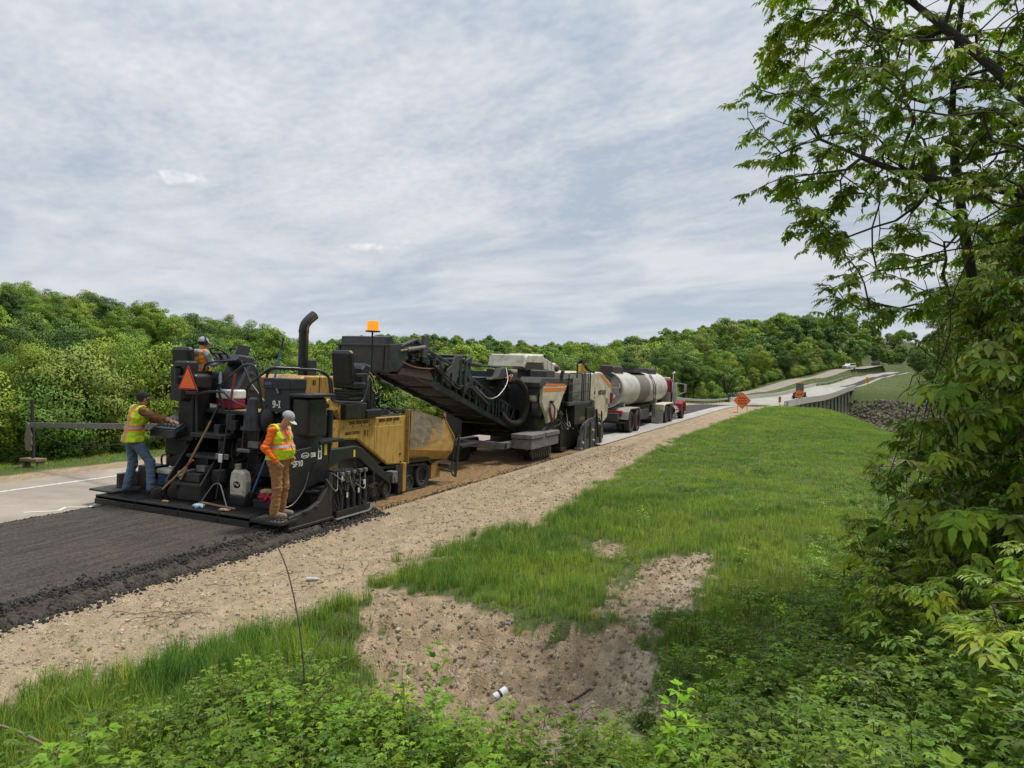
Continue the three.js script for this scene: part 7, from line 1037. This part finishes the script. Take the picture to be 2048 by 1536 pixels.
function person(label, pos, turn, P) {
  const g = new THREE.Group(); g.name = numbered('person'); tag(g, label, 'person'); g.position.set(...pos); g.rotation.y = turn; if (P.scale) g.scale.setScalar(P.scale); scene.add(g);
  const mk = (nm, geo, mat, par = g) => { const m = new THREE.Mesh(geo, mat); m.name = nm; m.castShadow = m.receiveShadow = true; par.add(m); return m; };
  const J = P.joints, caps = [], T3 = P.top, L3 = P.legs, fat = P.fat ?? 1;
  const torso = [cap(add3(J.pel, [-0.08, 0, 0]), add3(J.pel, [0.08, 0, 0]), 0.125 * fat, 0.125 * fat, L3), cap(add3(J.belly, [-0.07, 0, 0]), add3(J.belly, [0.07, 0, 0]), 0.125 * fat, 0.125 * fat, T3), cap(add3(J.chest, [-0.09, 0, 0]), add3(J.chest, [0.09, 0, 0]), 0.125, 0.125, T3), cap(J.sL, J.sR, 0.075, 0.075, T3)];
  caps.push(...torso, cap(J.neck, J.head, 0.056, 0.055, SKIN));
  for (const [h, k, a, toe] of [[J.hL, J.kL, J.aL, J.tL], [J.hR, J.kR, J.aR, J.tR]]) caps.push(cap(h, k, 0.1 * fat, 0.075, L3), cap(k, a, 0.075, P.cuff ?? 0.062, L3));
  for (const [s, e, w] of [[J.sL, J.eL, J.wL], [J.sR, J.eR, J.wR]]) { caps.push(cap(s, e, 0.068, 0.054, P.sleeve ?? T3), cap(e, P.bare ? [0, 1, 2].map((i) => lerp(e[i], w[i], 0.65)) : w, 0.052, 0.04, P.sleeve ?? T3)); if (P.bare) caps.push(cap([0, 1, 2].map((i) => lerp(e[i], w[i], 0.6)), w, 0.036, 0.028, SKIN)); }
  if (P.extra) caps.push(...P.extra);
  const geos = [skin(caps, P.cell ?? 0.011, 0.045, P.paint, 0.0085)];
  const H = head(J.head, P.look, P.headUp ?? [0, 1, 0], SKIN, P.hair ?? [0.03, 0.02, 0.015]); geos.push(H.g);
  for (const h of P.hands ?? []) geos.push(hand(...h));
  mk('body', mergeGeometries(geos.map((q) => q.toNonIndexed())), clothMat);
  for (const [a, t] of [[J.aL, J.tL], [J.aR, J.tR]]) { if (!t) continue; const b = skin([cap(add3(a, [0, 0.06, 0]), a, 0.062, 0.06, P.boot), cap([a[0], a[1] - 0.03, a[2]], [t[0], a[1] - 0.045, t[2]], 0.052, 0.046, P.boot), cap([lerp(a[0], t[0], -0.2), a[1] - 0.055, lerp(a[2], t[2], -0.2)], [t[0], a[1] - 0.065, t[2]], 0.036, 0.032, P.sole ?? [0.03, 0.03, 0.03])], 0.009, 0.03); mk('boot', b, clothMat); }
  if (P.vest) { // a vest over the torso, open at the arms, ending at the hem
    const vt = torso.map((c) => ({ ...c, ra: c.ra + 0.022, rb: c.rb + 0.022 })), f0 = field(vt, 0.06), hem = P.vest.hem, nk = add3(J.neck, [0, -0.01, 0.01]);
    vt.push(cap(add3(J.pel, [-0.09, -0.06, 0]), add3(J.pel, [0.09, -0.06, 0]), 0.13 * fat + 0.02, 0.13 * fat + 0.02, LIME)); const f1 = field(vt, 0.06);
    const arm = (s, e) => (x, y, z) => capd(x, y, z, cap(add3(s, [Math.sign(s[0]) * 0.045, 0, 0]), e, 0.088, 0.075, null));
    const aL = arm(J.sL, J.eL), aR = arm(J.sR, J.eR), wrk = (x, y, z) => n3(x * 8, y * 10, z * 8) * 0.01 + n3(x * 18 + y * 10, y * 24, z * 18) * 0.005;
    const f = (x, y, z) => Math.max(f1(x, y, z) + wrk(x, y, z), hem - y, -aL(x, y, z), -aR(x, y, z), 0.095 - Math.hypot(x - nk[0], (y - nk[1]) * 0.9, z - nk[2] - 0.02), P.vest.v ? (z > J.chest[2] ? (Math.abs(x) * 1.0 < 0.012 + Math.max(0, (y - P.vest.v) * 0.35) ? 0.02 : -1) : -1) : -1);
    const [lo, hi] = boxOf(vt, 0.03), geo = nets(f, lo, hi, P.vestCell ?? 0.009), p = geo.attributes.position, col = new Float32Array(p.count * 3);
    for (let i = 0; i < p.count; i++) { const x = p.getX(i), y = p.getY(i), z = p.getZ(i); let c = P.vest.base ?? LIME; const bw = Math.abs(y - P.vest.band), ax = Math.abs(Math.abs(x) - P.vest.sx); if (bw < 0.026) c = SILV; else if (bw < 0.05) c = TANG; else if (ax < 0.026 && (y > P.vest.band - 0.0 || P.vest.full)) c = SILV; else if (ax < 0.05 && (y > P.vest.band || P.vest.full)) c = TANG; if (y < hem + 0.02) c = P.vest.trim ?? c; col.set(c, i * 3); }
    geo.setAttribute('color', new THREE.BufferAttribute(col, 3)); mk('safety_vest', geo, clothMat);
  }
  if (P.hat) capHat(g, H, ...P.hat);
  return g;
}
const Wm = (x, y, s) => [x * Math.cos(ROLL) + y * Math.sin(ROLL), -x * Math.sin(ROLL) + y * Math.cos(ROLL), -s];
const denim = (x, y, z, c) => c;
// the man looking down at the right end of the screed
person('worker in orange shirt, lime vest and brown trousers looking down, hand in pocket', Wm(-0.33, 0.275, 9.32), Math.PI / 2 + 0.22, { fat: 1.22, scale: 1.0, top: [0.93, 0.17, 0.015], legs: [0.3, 0.155, 0.06], boot: [0.23, 0.17, 0.12], sole: [0.12, 0.1, 0.08], cuff: 0.078, look: [0.12, -0.75, 1], headUp: [0, 1, 0.6], hair: [0.05, 0.035, 0.025],
  joints: { pel: [0, 0.99, -0.02], belly: [0, 1.15, 0.05], chest: [0, 1.36, 0.02], sL: [0.19, 1.49, -0.01], sR: [-0.19, 1.49, -0.01], neck: [0, 1.52, 0.04], head: [0.0, 1.67, 0.14], hL: [0.1, 0.93, -0.02], hR: [-0.1, 0.93, -0.02], kL: [0.11, 0.53, 0.02], kR: [-0.11, 0.53, 0.01], aL: [0.12, 0.11, -0.06], aR: [-0.12, 0.11, -0.04], tL: [0.14, 0.05, 0.12], tR: [-0.13, 0.05, 0.15], eL: [0.29, 1.2, -0.06], wL: [0.19, 1.02, 0.1], eR: [-0.31, 1.2, -0.1], wR: [-0.23, 0.99, 0.07] },
  hands: [[[-0.23, 0.99, 0.07], [0.25, -0.75, 0.4], [0.9, 0.2, 0.1], SKIN, 0.5], [[0.19, 1.02, 0.1], [-0.25, -0.75, 0.4], [-0.9, 0.2, 0.1], SKIN, 0.5]],
  vest: { hem: 1.0, band: 1.22, sx: 0.105, v: 1.3 }, hat: [std([0.36, 0.37, 0.38], 0.9), std([0.5, 0.5, 0.51], 0.9), { panel: std([0.33, 0.34, 0.35], 0.9) }] });
// the man at the left control panel
person('worker in blue jeans and lime vest seen from behind, arm on the control panel', Wm(-4.06, 0.275, 9.5), 2.72, { scale: 1.09, top: [0.2, 0.09, 0.035], legs: [0.1, 0.15, 0.22], boot: [0.06, 0.05, 0.045], cuff: 0.072, bare: 1, look: [-0.55, -0.18, 1], hair: [0.03, 0.02, 0.015],
  joints: { pel: [0.02, 0.98, -0.03], belly: [0.02, 1.14, 0.0], chest: [0, 1.34, 0.05], sL: [0.18, 1.47, 0.05], sR: [-0.19, 1.46, 0.09], neck: [0, 1.52, 0.08], head: [-0.02, 1.67, 0.13], hL: [0.1, 0.93, -0.03], hR: [-0.09, 0.93, 0.0], kL: [0.13, 0.52, 0.0], kR: [-0.2, 0.56, 0.2], aL: [0.14, 0.11, -0.1], aR: [-0.3, 0.115, 0.18], tL: [0.15, 0.05, 0.1], tR: [-0.42, 0.05, 0.34], eL: [0.12, 1.3, 0.31], wL: [-0.1, 1.22, 0.5], eR: [-0.4, 1.36, 0.26], wR: [-0.62, 1.31, 0.42] },
  hands: [[[-0.62, 1.31, 0.42], [-0.8, -0.25, 0.55], [0, -1, 0], SKIN, 0.45], [[-0.1, 1.22, 0.5], [-0.6, -0.3, 0.7], [0, -1, 0], SKIN, 0.45]],
  vest: { hem: 0.92, band: 1.17, sx: 0.06, full: 1, trim: LIME }, hat: [std([0.015, 0.016, 0.015], 0.9), null, { muffs: 1 }] });
// the paver operator
person('seated paver operator in grey hooded sweatshirt with ear muffs and cap', Wm(-3.42, 2.0, 10.42), Math.PI - 0.25, { scale: 0.98, cell: 0.014, top: [0.3, 0.31, 0.33], legs: [0.06, 0.09, 0.15], boot: [0.05, 0.04, 0.04], look: [-0.15, -0.08, 1], hair: [0.02, 0.015, 0.012], extra: [cap([-0.07, 1.05, -0.08], [0.07, 1.05, -0.08], 0.07, 0.07, [0.3, 0.31, 0.33])],
  joints: { pel: [0, 0.58, 0], belly: [0, 0.72, 0.0], chest: [0, 0.9, 0.02], sL: [0.19, 1.02, 0.02], sR: [-0.19, 1.02, 0.02], neck: [0, 1.08, 0.04], head: [0, 1.24, 0.08], hL: [0.1, 0.56, 0.05], hR: [-0.1, 0.56, 0.05], kL: [0.13, 0.56, 0.46], kR: [-0.13, 0.56, 0.46], aL: [0.13, 0.14, 0.52], aR: [-0.13, 0.14, 0.52], tL: [0.13, 0.08, 0.7], tR: [-0.13, 0.08, 0.7], eL: [0.27, 0.78, 0.16], wL: [0.08, 0.86, 0.36], eR: [-0.29, 0.8, 0.12], wR: [-0.42, 0.9, 0.32] },
  hands: [[[-0.42, 0.9, 0.32], [-0.3, 0.1, 1], [0, -1, 0], SKIN, 0.9], [[0.08, 0.86, 0.36], [-0.3, 0.1, 1], [0, -1, 0], SKIN, 0.9]],
  vest: { hem: 0.6, band: 0.76, sx: 0.1, full: 1, base: [0.85, 0.3, 0.02], v: 0.8 }, hat: [std([0.36, 0.37, 0.4], 0.9), std([0.42, 0.44, 0.46], 0.9), { muffs: 1 }] });
// the recycler operator, from behind
person('machine operator in lime vest and dark hood standing high on the milling machine', Wm(-0.95, 1.75, 27.0), Math.PI - 0.35, { cell: 0.02, vestCell: 0.015, scale: 0.9, top: [0.02, 0.02, 0.022], legs: [0.03, 0.035, 0.05], boot: [0.03, 0.03, 0.03], look: [-0.3, -0.3, 1], hair: [0.02, 0.02, 0.02],
  joints: { pel: [0, 0.98, 0], belly: [0, 1.12, 0], chest: [0, 1.32, 0.02], sL: [0.19, 1.46, 0], sR: [-0.19, 1.46, 0], neck: [0, 1.52, 0.04], head: [-0.02, 1.66, 0.1], hL: [0.1, 0.93, 0], hR: [-0.1, 0.93, 0], kL: [0.11, 0.52, 0.02], kR: [-0.11, 0.52, 0.02], aL: [0.11, 0.1, 0], aR: [-0.11, 0.1, 0], tL: [0.12, 0.05, 0.16], tR: [-0.12, 0.05, 0.16], eL: [0.28, 1.2, 0.1], wL: [0.2, 1.12, 0.34], eR: [-0.36, 1.24, 0.1], wR: [-0.44, 1.2, 0.34] },
  vest: { hem: 0.98, band: 1.2, sx: 0.13, full: 1 }, hat: [std([0.012, 0.012, 0.013], 0.9), null, { muffs: 1 }] });
// the labourer glimpsed under the conveyor
person('labourer in lime and orange vest glimpsed beneath the conveyor behind the hopper', [-4.1, roadY(-4.1, 22.3) - 0.07, -22.3], 2.2, { cell: 0.02, vestCell: 0.015, scale: 0.98, top: [0.3, 0.02, 0.03], legs: [0.015, 0.015, 0.018], boot: [0.05, 0.04, 0.03], look: [0, -0.4, 1],
  joints: { pel: [0, 0.96, -0.05], belly: [0, 1.1, 0.0], chest: [0, 1.28, 0.1], sL: [0.19, 1.4, 0.14], sR: [-0.19, 1.4, 0.14], neck: [0, 1.44, 0.2], head: [0, 1.56, 0.3], hL: [0.1, 0.92, -0.05], hR: [-0.1, 0.92, -0.05], kL: [0.11, 0.5, 0.04], kR: [-0.11, 0.5, 0.04], aL: [0.11, 0.1, 0], aR: [-0.11, 0.1, 0], tL: [0.12, 0.05, 0.16], tR: [-0.12, 0.05, 0.16], eL: [0.27, 1.15, 0.3], wL: [0.2, 1.05, 0.55], eR: [-0.28, 1.15, 0.3], wR: [-0.24, 1.05, 0.55] },
  vest: { hem: 0.94, band: 1.1, sx: 0.11, full: 1 } });

// ---------- loose things on and round the paver ----------
const onScreed = (name, label, cat, base, o) => thing(name, label, cat, base, o);
{
  const bc = onScreed('cooler', 'blue ice cooler with white lid beside the jeans worker on the screed', 'cooler', [-3.5, 0.27, 9.95]); part(bc, 'body', [bx(-3.8, -3.22, 0.42, 0.66, 9.78, 10.15, 0.03)], M.blue); part(bc, 'lid', [bx(-3.82, -3.2, 0.66, 0.76, 9.76, 10.17, 0.035)], M.creamTop); part(bc, 'handle', [tube([[-3.23, 0.6, 9.8], [-3.18, 0.68, 9.75], [-3.18, 0.68, 10.1], [-3.23, 0.6, 10.1]], 0.012)], M.white); part(bc, 'stand', [bx(-3.85, -3.15, 0.27, 0.42, 9.75, 10.2)], M.black);
  const rc = onScreed('cooler', 'red and white cooler standing on the paver catwalk', 'cooler', [-2.75, 1.93, 10.6]); part(rc, 'body', [bx(-3.0, -2.55, 1.94, 2.13, 10.42, 10.75, 0.03)], std([0.28, 0.012, 0.03], 0.45)); part(rc, 'lid', [bx(-3.01, -2.54, 2.13, 2.32, 10.41, 10.76, 0.04)], M.white);
  const wb = onScreed('water_bottle', 'clear plastic water bottle on the catwalk beside the operator pod', 'bottle', [-3.0, 2.42, 10.45]); part(wb, 'bottle', [cyl([-2.98, 2.42, 10.5], [-2.98, 2.58, 10.5], 0.035), cyl([-2.98, 2.58, 10.5], [-2.98, 2.64, 10.5], 0.03, 0.014)], std([0.5, 0.55, 0.58], 0.2)); part(wb, 'cap', [cyl([-2.98, 2.64, 10.5], [-2.98, 2.665, 10.5], 0.016)], M.white);
  const shovel = (label, a, b, mH, grip) => { const A = V(...a), B = V(...b), g = onScreed('shovel', label, 'shovel', b); const t = (k) => { const p = A.clone().lerp(B, k); return [p.x, p.y, -p.z]; }; part(g, 'handle', [cyl(t(0), t(0.86), 0.019, 0.021, 8)], mH); part(g, 'grip', [cyl(t(-0.01), t(0.16), 0.024, 0.024, 8)], grip); const bl = new THREE.SphereGeometry(0.13, 12, 8).scale(0.9, 1.25, 0.15); bl.applyQuaternion(new THREE.Quaternion().setFromUnitVectors(new THREE.Vector3(0, 1, 0), B.clone().sub(A).normalize())); const q = A.clone().lerp(B, 0.93); part(g, 'blade', [bl.translate(q.x, q.y, q.z), cyl(t(0.8), t(0.9), 0.026)], M.blackDust); return g; };
  shovel('long wooden handled shovel with black grip leaning on the steps', [-2.24, 2.06, 9.78], [-3.1, 0.3, 9.5], M.wood, M.black); shovel('wooden handled rake lying low against the bottom step', [-2.7, 1.02, 9.62], [-3.42, 0.3, 9.42], M.wood, std([0.3, 0.06, 0.04], 0.7)); shovel('blue handled shovel standing behind the man in orange', [-1.2, 1.35, 10.0], [-1.5, 0.32, 9.8], M.bluePole, M.bluePole); shovel('blue handled tool standing upright beside the control box', [-1.95, 3.36, 11.1], [-1.98, 1.95, 10.75], M.bluePole, M.black);
  const tp = onScreed('tripod_staff', 'black staff with red handle on a small aluminium tripod on the screed', 'tripod', [-1.95, 0.27, 9.45]); part(tp, 'staff', [cyl([-1.95, 0.4, 9.48], [-1.92, 2.2, 9.75], 0.016)], M.black); part(tp, 'handle', [cyl([-1.92, 2.2, 9.75], [-1.91, 2.66, 9.82], 0.022)], std([0.2, 0.04, 0.03], 0.6)); for (const [x, s] of [[-2.27, 9.4], [-1.6, 9.4], [-1.95, 9.72]]) part(tp, 'leg', [tube([[-1.95, 0.68, 9.52], [lerp(-1.95, x, 0.25), 0.66, lerp(9.52, s, 0.2)], [x, 0.285, s]], 0.012, { bend: 0.05 })], M.steel); part(tp, 'gauge', [bx(-2.0, -1.92, 1.05, 1.2, 9.55, 9.58)], M.white); part(tp, 'gauge_clamp', [bx(-2.12, -1.82, 1.1, 1.2, 9.6, 9.63)], M.dullsteel);
  const jg = onScreed('jug', 'white plastic jug with round black swirl mark on the screed', 'jug', [-1.76, 0.45, 9.85]); part(jg, 'body', [prismX([[-1.94, 0.42], [-1.58, 0.42], [-1.56, 0.7], [-1.6, 0.86], [-1.68, 0.9], [-1.86, 0.9], [-1.92, 0.84], [-1.95, 0.7]], 9.76, 9.96, 0.04)], M.creamTop); part(jg, 'swirl_mark', [new THREE.CylinderGeometry(0.075, 0.075, 0.004, 24).rotateX(Math.PI / 2).scale(1.15, 0.85, 1).translate(-1.75, 0.64, -9.757)], M.ink); part(jg, 'swirl_line', [tube([[-1.82, 0.6, 9.753], [-1.79, 0.66, 9.753], [-1.75, 0.645, 9.753], [-1.72, 0.62, 9.753], [-1.68, 0.68, 9.753]], 0.011, { n: 20, seg: 5 })], M.creamTop); part(jg, 'spout', [cyl([-1.82, 0.9, 9.86], [-1.82, 1.0, 9.86], 0.06)], std([0.3, 0.27, 0.18], 0.6)); part(jg, 'jug_stand', [bx(-1.95, -1.5, 0.27, 0.42, 9.75, 10.0)], M.black);
  // jacket
  const jk = nets((x, y, z) => { const t = clamp((2.2 - y) / 0.6); return Math.hypot((x + 1.62 + t * 0.05) / (0.1 + t * 0.1), (z + 9.98) / (0.05 + t * 0.05)) * 0.07 - 0.07 + n3(x * 9, y * 4, z * 9) * 0.014 + Math.sin(x * 70 + y * 6) * 0.006 + Math.max(0, 1.62 - y) * 1.5 + Math.max(0, y - 2.2) * 1.5; }, [-1.95, 1.5, -10.2], [-1.3, 2.3, -9.75], 0.012);
  { const g = onScreed('jacket', 'grey jacket hanging from the catwalk rail', 'jacket', [-1.62, 2.2, 9.98]); part(g, 'jacket_cloth', [jk], std([0.06, 0.062, 0.07], 0.95)); const b = onScreed('backpack', 'black bag hanging beside the grey jacket', 'bag', [-1.35, 2.0, 10.05]); part(b, 'bag', [new THREE.SphereGeometry(0.2, 16, 12).scale(0.85, 1.3, 0.6).translate(-1.36, 1.85, -10.08)], M.black); part(b, 'strap', [tube([[-1.45, 2.05, 9.95], [-1.4, 2.15, 10.05], [-1.32, 2.05, 9.97]], 0.012)], M.black); }
  const rb = onScreed('tool_bag', 'crumpled red tool bag on the screed behind the man in orange', 'bag', [-1.05, 0.27, 9.85]); part(rb, 'bag', [nets((x, y, z) => Math.hypot((x + 1.05) / 1.6, (y - 0.47) / 0.75, z + 9.85) - 0.14 + n3(x * 14, y * 14, z * 14) * 0.03, [-1.35, 0.3, -10.1], [-0.75, 0.68, -9.6], 0.014)], std([0.35, 0.012, 0.04], 0.6)); part(rb, 'bag_stand', [bx(-1.35, -0.78, 0.27, 0.42, 9.75, 10.1)], M.black);
  single('work_gloves', nets((x, y, z) => Math.hypot((x + 1.05) / 1.8, (y - 0.61) / 0.5, z + 9.82) - 0.085 + n3(x * 18, y * 18, z * 18) * 0.03, [-1.3, 0.5, -10], [-0.8, 0.7, -9.65], 0.01), std([0.42, 0.3, 0.17], 0.95), 'pair of tan leather work gloves on the red tool bag', 'gloves');
  single('rag', nets((x, y, z) => Math.hypot((x + 2.12) / 1.3, (y - 0.37) / 0.5, z + 9.26) - 0.075 + n3(x * 22, y * 22, z * 22) * 0.03, [-2.35, 0.28, -9.45], [-1.9, 0.47, -9.1], 0.008), std([0.4, 0.56, 0.62], 0.9), 'crumpled pale blue rag on the screed walkway', 'rag');
  const sl = onScreed('lath', 'thin wooden slat lying on the screed walkway by the blue rag', 'slat', [-1.9, 0.28, 9.4]); part(sl, 'slat', [rbx([-1.95, 0.285, 9.5], [1.0, 0.025, 0.05], [0, -0.12, 0])], M.wood); const s2 = onScreed('wood_block', 'small wooden offcut on the screed walkway', 'offcut', [-2.95, 0.28, 9.25]); part(s2, 'block', [rbx([-2.95, 0.29, 9.25], [0.11, 0.04, 0.05], [0, 0.3, 0])], M.wood);
  const gl = onScreed('dropped_glove', 'single tan glove lying on the right of the walkway', 'glove', [-1.6, 0.28, 9.3]); part(gl, 'glove', [rbx([-1.58, 0.285, 9.3], [0.14, 0.03, 0.09], [0, 0.4, 0]), rbx([-1.48, 0.285, 9.27], [0.08, 0.02, 0.025], [0, 0.2, 0]), rbx([-1.5, 0.285, 9.33], [0.08, 0.02, 0.025], [0, 0.6, 0])], std([0.45, 0.34, 0.2], 0.95));
  // grade beam reaching over the open lane to a skid on the far verge
  const lb = onScreed('levelling_beam', 'long grey levelling beam from the paver to a post on the far verge', 'beam', [-11.2, 0.3, 12.1], { bank: false }); { const A = V(-4.3, 1.6, 10.95), B = V(-11.5, 1.38, 12.08), g = new RoundedBoxGeometry(0.05, 0.13, A.distanceTo(B), 1, 0.008); g.lookAt(B.clone().sub(A)); const c = A.clone().lerp(B, 0.5); part(lb, 'beam', [g.translate(c.x, c.y, c.z)], M.dullsteel); } part(lb, 'post', [cyl([-11.25, 0.42, 12.1], [-11.33, 2.05, 12.13], 0.045, 0.045, 8)], M.blackDust); part(lb, 'skid', [bx(-11.6, -10.9, 0.42, 0.5, 11.95, 12.25)], M.deadTwig); for (const x of [-11.55, -10.97]) part(lb, 'skid_leg', [bx(x - 0.05, x + 0.05, 0.2, 0.42, 12.02, 12.2)], M.deadTwig);
  part(lb, 'sensor_cable', [tube([[-11.3, 1.25, 12.1], [-9.5, 0.95, 11.85], [-7, 1.1, 11.4], [-4.5, 1.5, 11.0]], 0.01)], M.rubber);
  single('hanging_cloth', nets((x, y, z) => { const t = clamp((1.42 - y) / 0.65); return Math.hypot((x + 11.28) / (0.05 + 0.1 * Math.sin(t * 2.6)), (z + 12.0) / (0.03 + 0.02 * t)) * 0.05 - 0.05 + n3(x * 12, y * 5, z * 12) * 0.008 + Math.max(0, 0.72 - y) + Math.max(0, y - 1.42); }, [-11.55, 0.62, -12.2], [-11.0, 1.5, -11.8], 0.014), std([0.2, 0.16, 0.12], 0.95), 'brown cloth hanging from the levelling beam post', 'cloth');
  // red and white pole the labourer holds
  const rp = onScreed('marking_pole', 'red pole with white tip held by the labourer under the conveyor', 'pole', [-4.0, 1.2, 21.6], { bank: false }); part(rp, 'pole', [cyl([-4.15, 1.35, 21.7], [-3.55, 1.05, 21.2], 0.045)], std([0.3, 0.02, 0.03], 0.5)); part(rp, 'tip', [cyl([-3.55, 1.05, 21.2], [-3.45, 1.0, 21.12], 0.04)], M.white);
}
// ---------- small things on the ground ----------
{
  rnd = rngOf(801);
  const cp = thing('paper_cup', 'crushed white paper cup in the bare hollow', 'cup', [5.27, ground(5.27, 6.06), 6.06], { bank: false }), y = ground(5.27, 6.06); part(cp, 'cup', [cyl([5.24, y + 0.03, 6.02], [5.31, y + 0.06, 6.13], 0.035, 0.045, 14, true), cyl([5.235, y + 0.028, 6.012], [5.24, y + 0.03, 6.02], 0.035, 0.035, 14)], M.white); part(cp, 'cup_band', [cyl([5.262, y + 0.039, 6.055], [5.275, y + 0.045, 6.075], 0.0405, 0.042, 14, true)], M.ink);
  const st = thing('stick', 'straight dark stick lying on the bare ground', 'stick', [5.84, 0, 6.37], { bank: false }), sp = (x, s) => [x, ground(x, s) + 0.02, s]; part(st, 'stick', [tube([sp(5.7, 6.3), sp(5.86, 6.37), sp(6.05, 6.45)], 0.012)], M.twig);
  const bottle = thing('plastic_bottle', 'flattened clear plastic bottle on the gravel shoulder', 'bottle', [1.75, ground(1.75, 7.6), 7.6], { bank: false }); { const yy = ground(1.75, 7.6) + 0.025; part(bottle, 'bottle', [cyl([1.7, yy, 7.58], [1.8, yy, 7.63], 0.026), cyl([1.8, yy, 7.63], [1.84, yy, 7.65], 0.024, 0.011)], std([0.5, 0.52, 0.52], 0.25)); part(bottle, 'cap', [cyl([1.84, yy, 7.65], [1.852, yy, 7.656], 0.012)], M.white); }
  const br = thing('fallen_branch', 'pale bare branch lying across the lower left corner', 'branch', [2.9, 0, 3.3], { bank: false }); const bp = [[2.2, 2.9], [2.6, 3.15], [3.0, 3.2], [3.35, 3.15], [3.75, 3.05]].map(([x, s], i) => [x, ground(x, s) + 0.22 + 0.03 * Math.sin(i * 2), s]); part(br, 'branch', [tube(bp, 0.011, { n: 24 })], M.deadTwig);
  // bare sapling with a long arching tip
  const bs = thing('bare_sapling', 'thin bare sapling with forked twigs arching over the grass edge', 'sapling', [4.45, ground(4.45, 4.3), 4.3], { bank: false }), b0 = ground(4.45, 4.3), tw = (pts, r, nm = 'twig') => part(bs, nm, [tube(pts, r, { n: 24, seg: 5 })], nm === 'stem' ? M.twig : M.deadTwig);
  tw([[4.45, b0, 4.3], [4.43, b0 + 0.5, 4.32], [4.36, b0 + 0.8, 4.36], [4.22, b0 + 1.05, 4.45], [4.05, b0 + 1.26, 4.55], [3.85, b0 + 1.4, 4.66]], 0.006, 'stem'); tw([[4.42, b0 + 0.55, 4.33], [4.5, b0 + 0.75, 4.42], [4.62, b0 + 0.95, 4.5]], 0.0045); tw([[4.44, b0 + 0.35, 4.31], [4.62, b0 + 0.55, 4.3], [4.85, b0 + 0.7, 4.4]], 0.004); tw([[4.42, b0 + 0.5, 4.32], [4.25, b0 + 0.62, 4.28], [4.16, b0 + 0.78, 4.3]], 0.004); tw([[4.55, b0 - 0.02, 4.1], [4.6, b0 + 0.3, 4.15], [4.78, b0 + 0.55, 4.2]], 0.005); tw([[4.3, b0, 4.1], [4.28, b0 + 0.3, 4.12], [4.3, b0 + 0.42, 4.12]], 0.009);
  // roots and dead stalks on the gravel
  const L = []; for (const [x, s, n, r] of [[1.2, 5.7, 26, 0.35], [2.0, 7.9, 18, 0.6], [2.2, 8.8, 14, 0.7], [1.0, 7.4, 10, 0.5], [2.4, 10.2, 8, 0.5], [5.2, 5.4, 16, 0.4], [6.4, 5.4, 18, 0.35], [1.6, 22, 30, 2.5], [1.2, 14, 10, 1.2], [2, 18, 12, 1.5]]) for (let i = 0; i < n; i++) { let px = x + rr(-r, r), ps = s + rr(-r, r), a = rr(0, 6.3); const pts = []; for (let k = 0; k < 4; k++) { pts.push([px, ground(px, ps) + 0.015 + (k === 2 ? rr(0, 0.05) : 0), ps]); a += rr(-0.7, 0.7); px += Math.cos(a) * rr(0.05, 0.16); ps += Math.sin(a) * rr(0.05, 0.16); } L.push(tube(pts, rr(0.0012, 0.004), { n: 9, seg: 4 })); }
  single('dead_roots', flat(L), M.twig, 'torn dead roots and stalks scattered over the gravel shoulder', 'roots', { kind: 'stuff' });
  // dame's rocket flowers by the thicket
  const fl = thing('flowering_plant', 'clump of small pink purple flowers on tall stems beside the thicket', 'flower', [9.4, ground(9.4, 17), 17], { bank: false }), fm = std([0.5, 0.2, 0.5], 0.8), y0 = ground(9.4, 17); for (let i = 0; i < 9; i++) { const x = 9.4 + rr(-0.35, 0.35), s = 17 + rr(-0.3, 0.3), h = rr(0.75, 1.15); part(fl, 'stem', [cyl([x, y0 - 0.05, s], [x, y0 + h, s], 0.006, 0.004, 5)], std([0.08, 0.14, 0.03], 0.9)); part(fl, 'blossom', Array.from({ length: 14 }, () => sph([x + rr(-0.08, 0.08), y0 + h + rr(-0.08, 0.08), s + rr(-0.08, 0.08)], rr(0.014, 0.026), [1, 0.6, 1], 5)), fm, { kind: 'stuff' }); }
  // surveyor's paint marks on the old lane and on the gravel
  const mark = (pts, name) => { const P = []; for (let k = 0; k + 1 < pts.length; k++) { const [x, s] = pts[k], [x2, t] = pts[k + 1], dx = x2 - x, dz = t - s, l = Math.hypot(dx, dz), nx = -dz / l * 0.035, nz = dx / l * 0.035, q = (a, b) => [a, roadY(a, b) + 0.006, -b]; const A = q(x + nx, s + nz), B = q(x - nx, s - nz), Cc = q(x2 - nx, t - nz), D = q(x2 + nx, t + nz); P.push(...A, ...Cc, ...B, ...A, ...D, ...Cc); } const g = new THREE.BufferGeometry(); g.setAttribute('position', new THREE.Float32BufferAttribute(P, 3)); g.setAttribute('uv', new THREE.Float32BufferAttribute(new Float32Array(P.length / 3 * 2), 2)); g.computeVertexNormals(); single(name, g, M.whitePaint, 'white spray painted survey mark on the old lane beside the screed', 'road marking', { kind: 'structure' }); };
  mark([[-5.3, 8.2], [-4.95, 8.6], [-5.15, 8.9], [-4.8, 9.1], [-5.0, 9.4], [-4.7, 9.5]], 'painted_mark');
}

renderer.render(scene, camera);
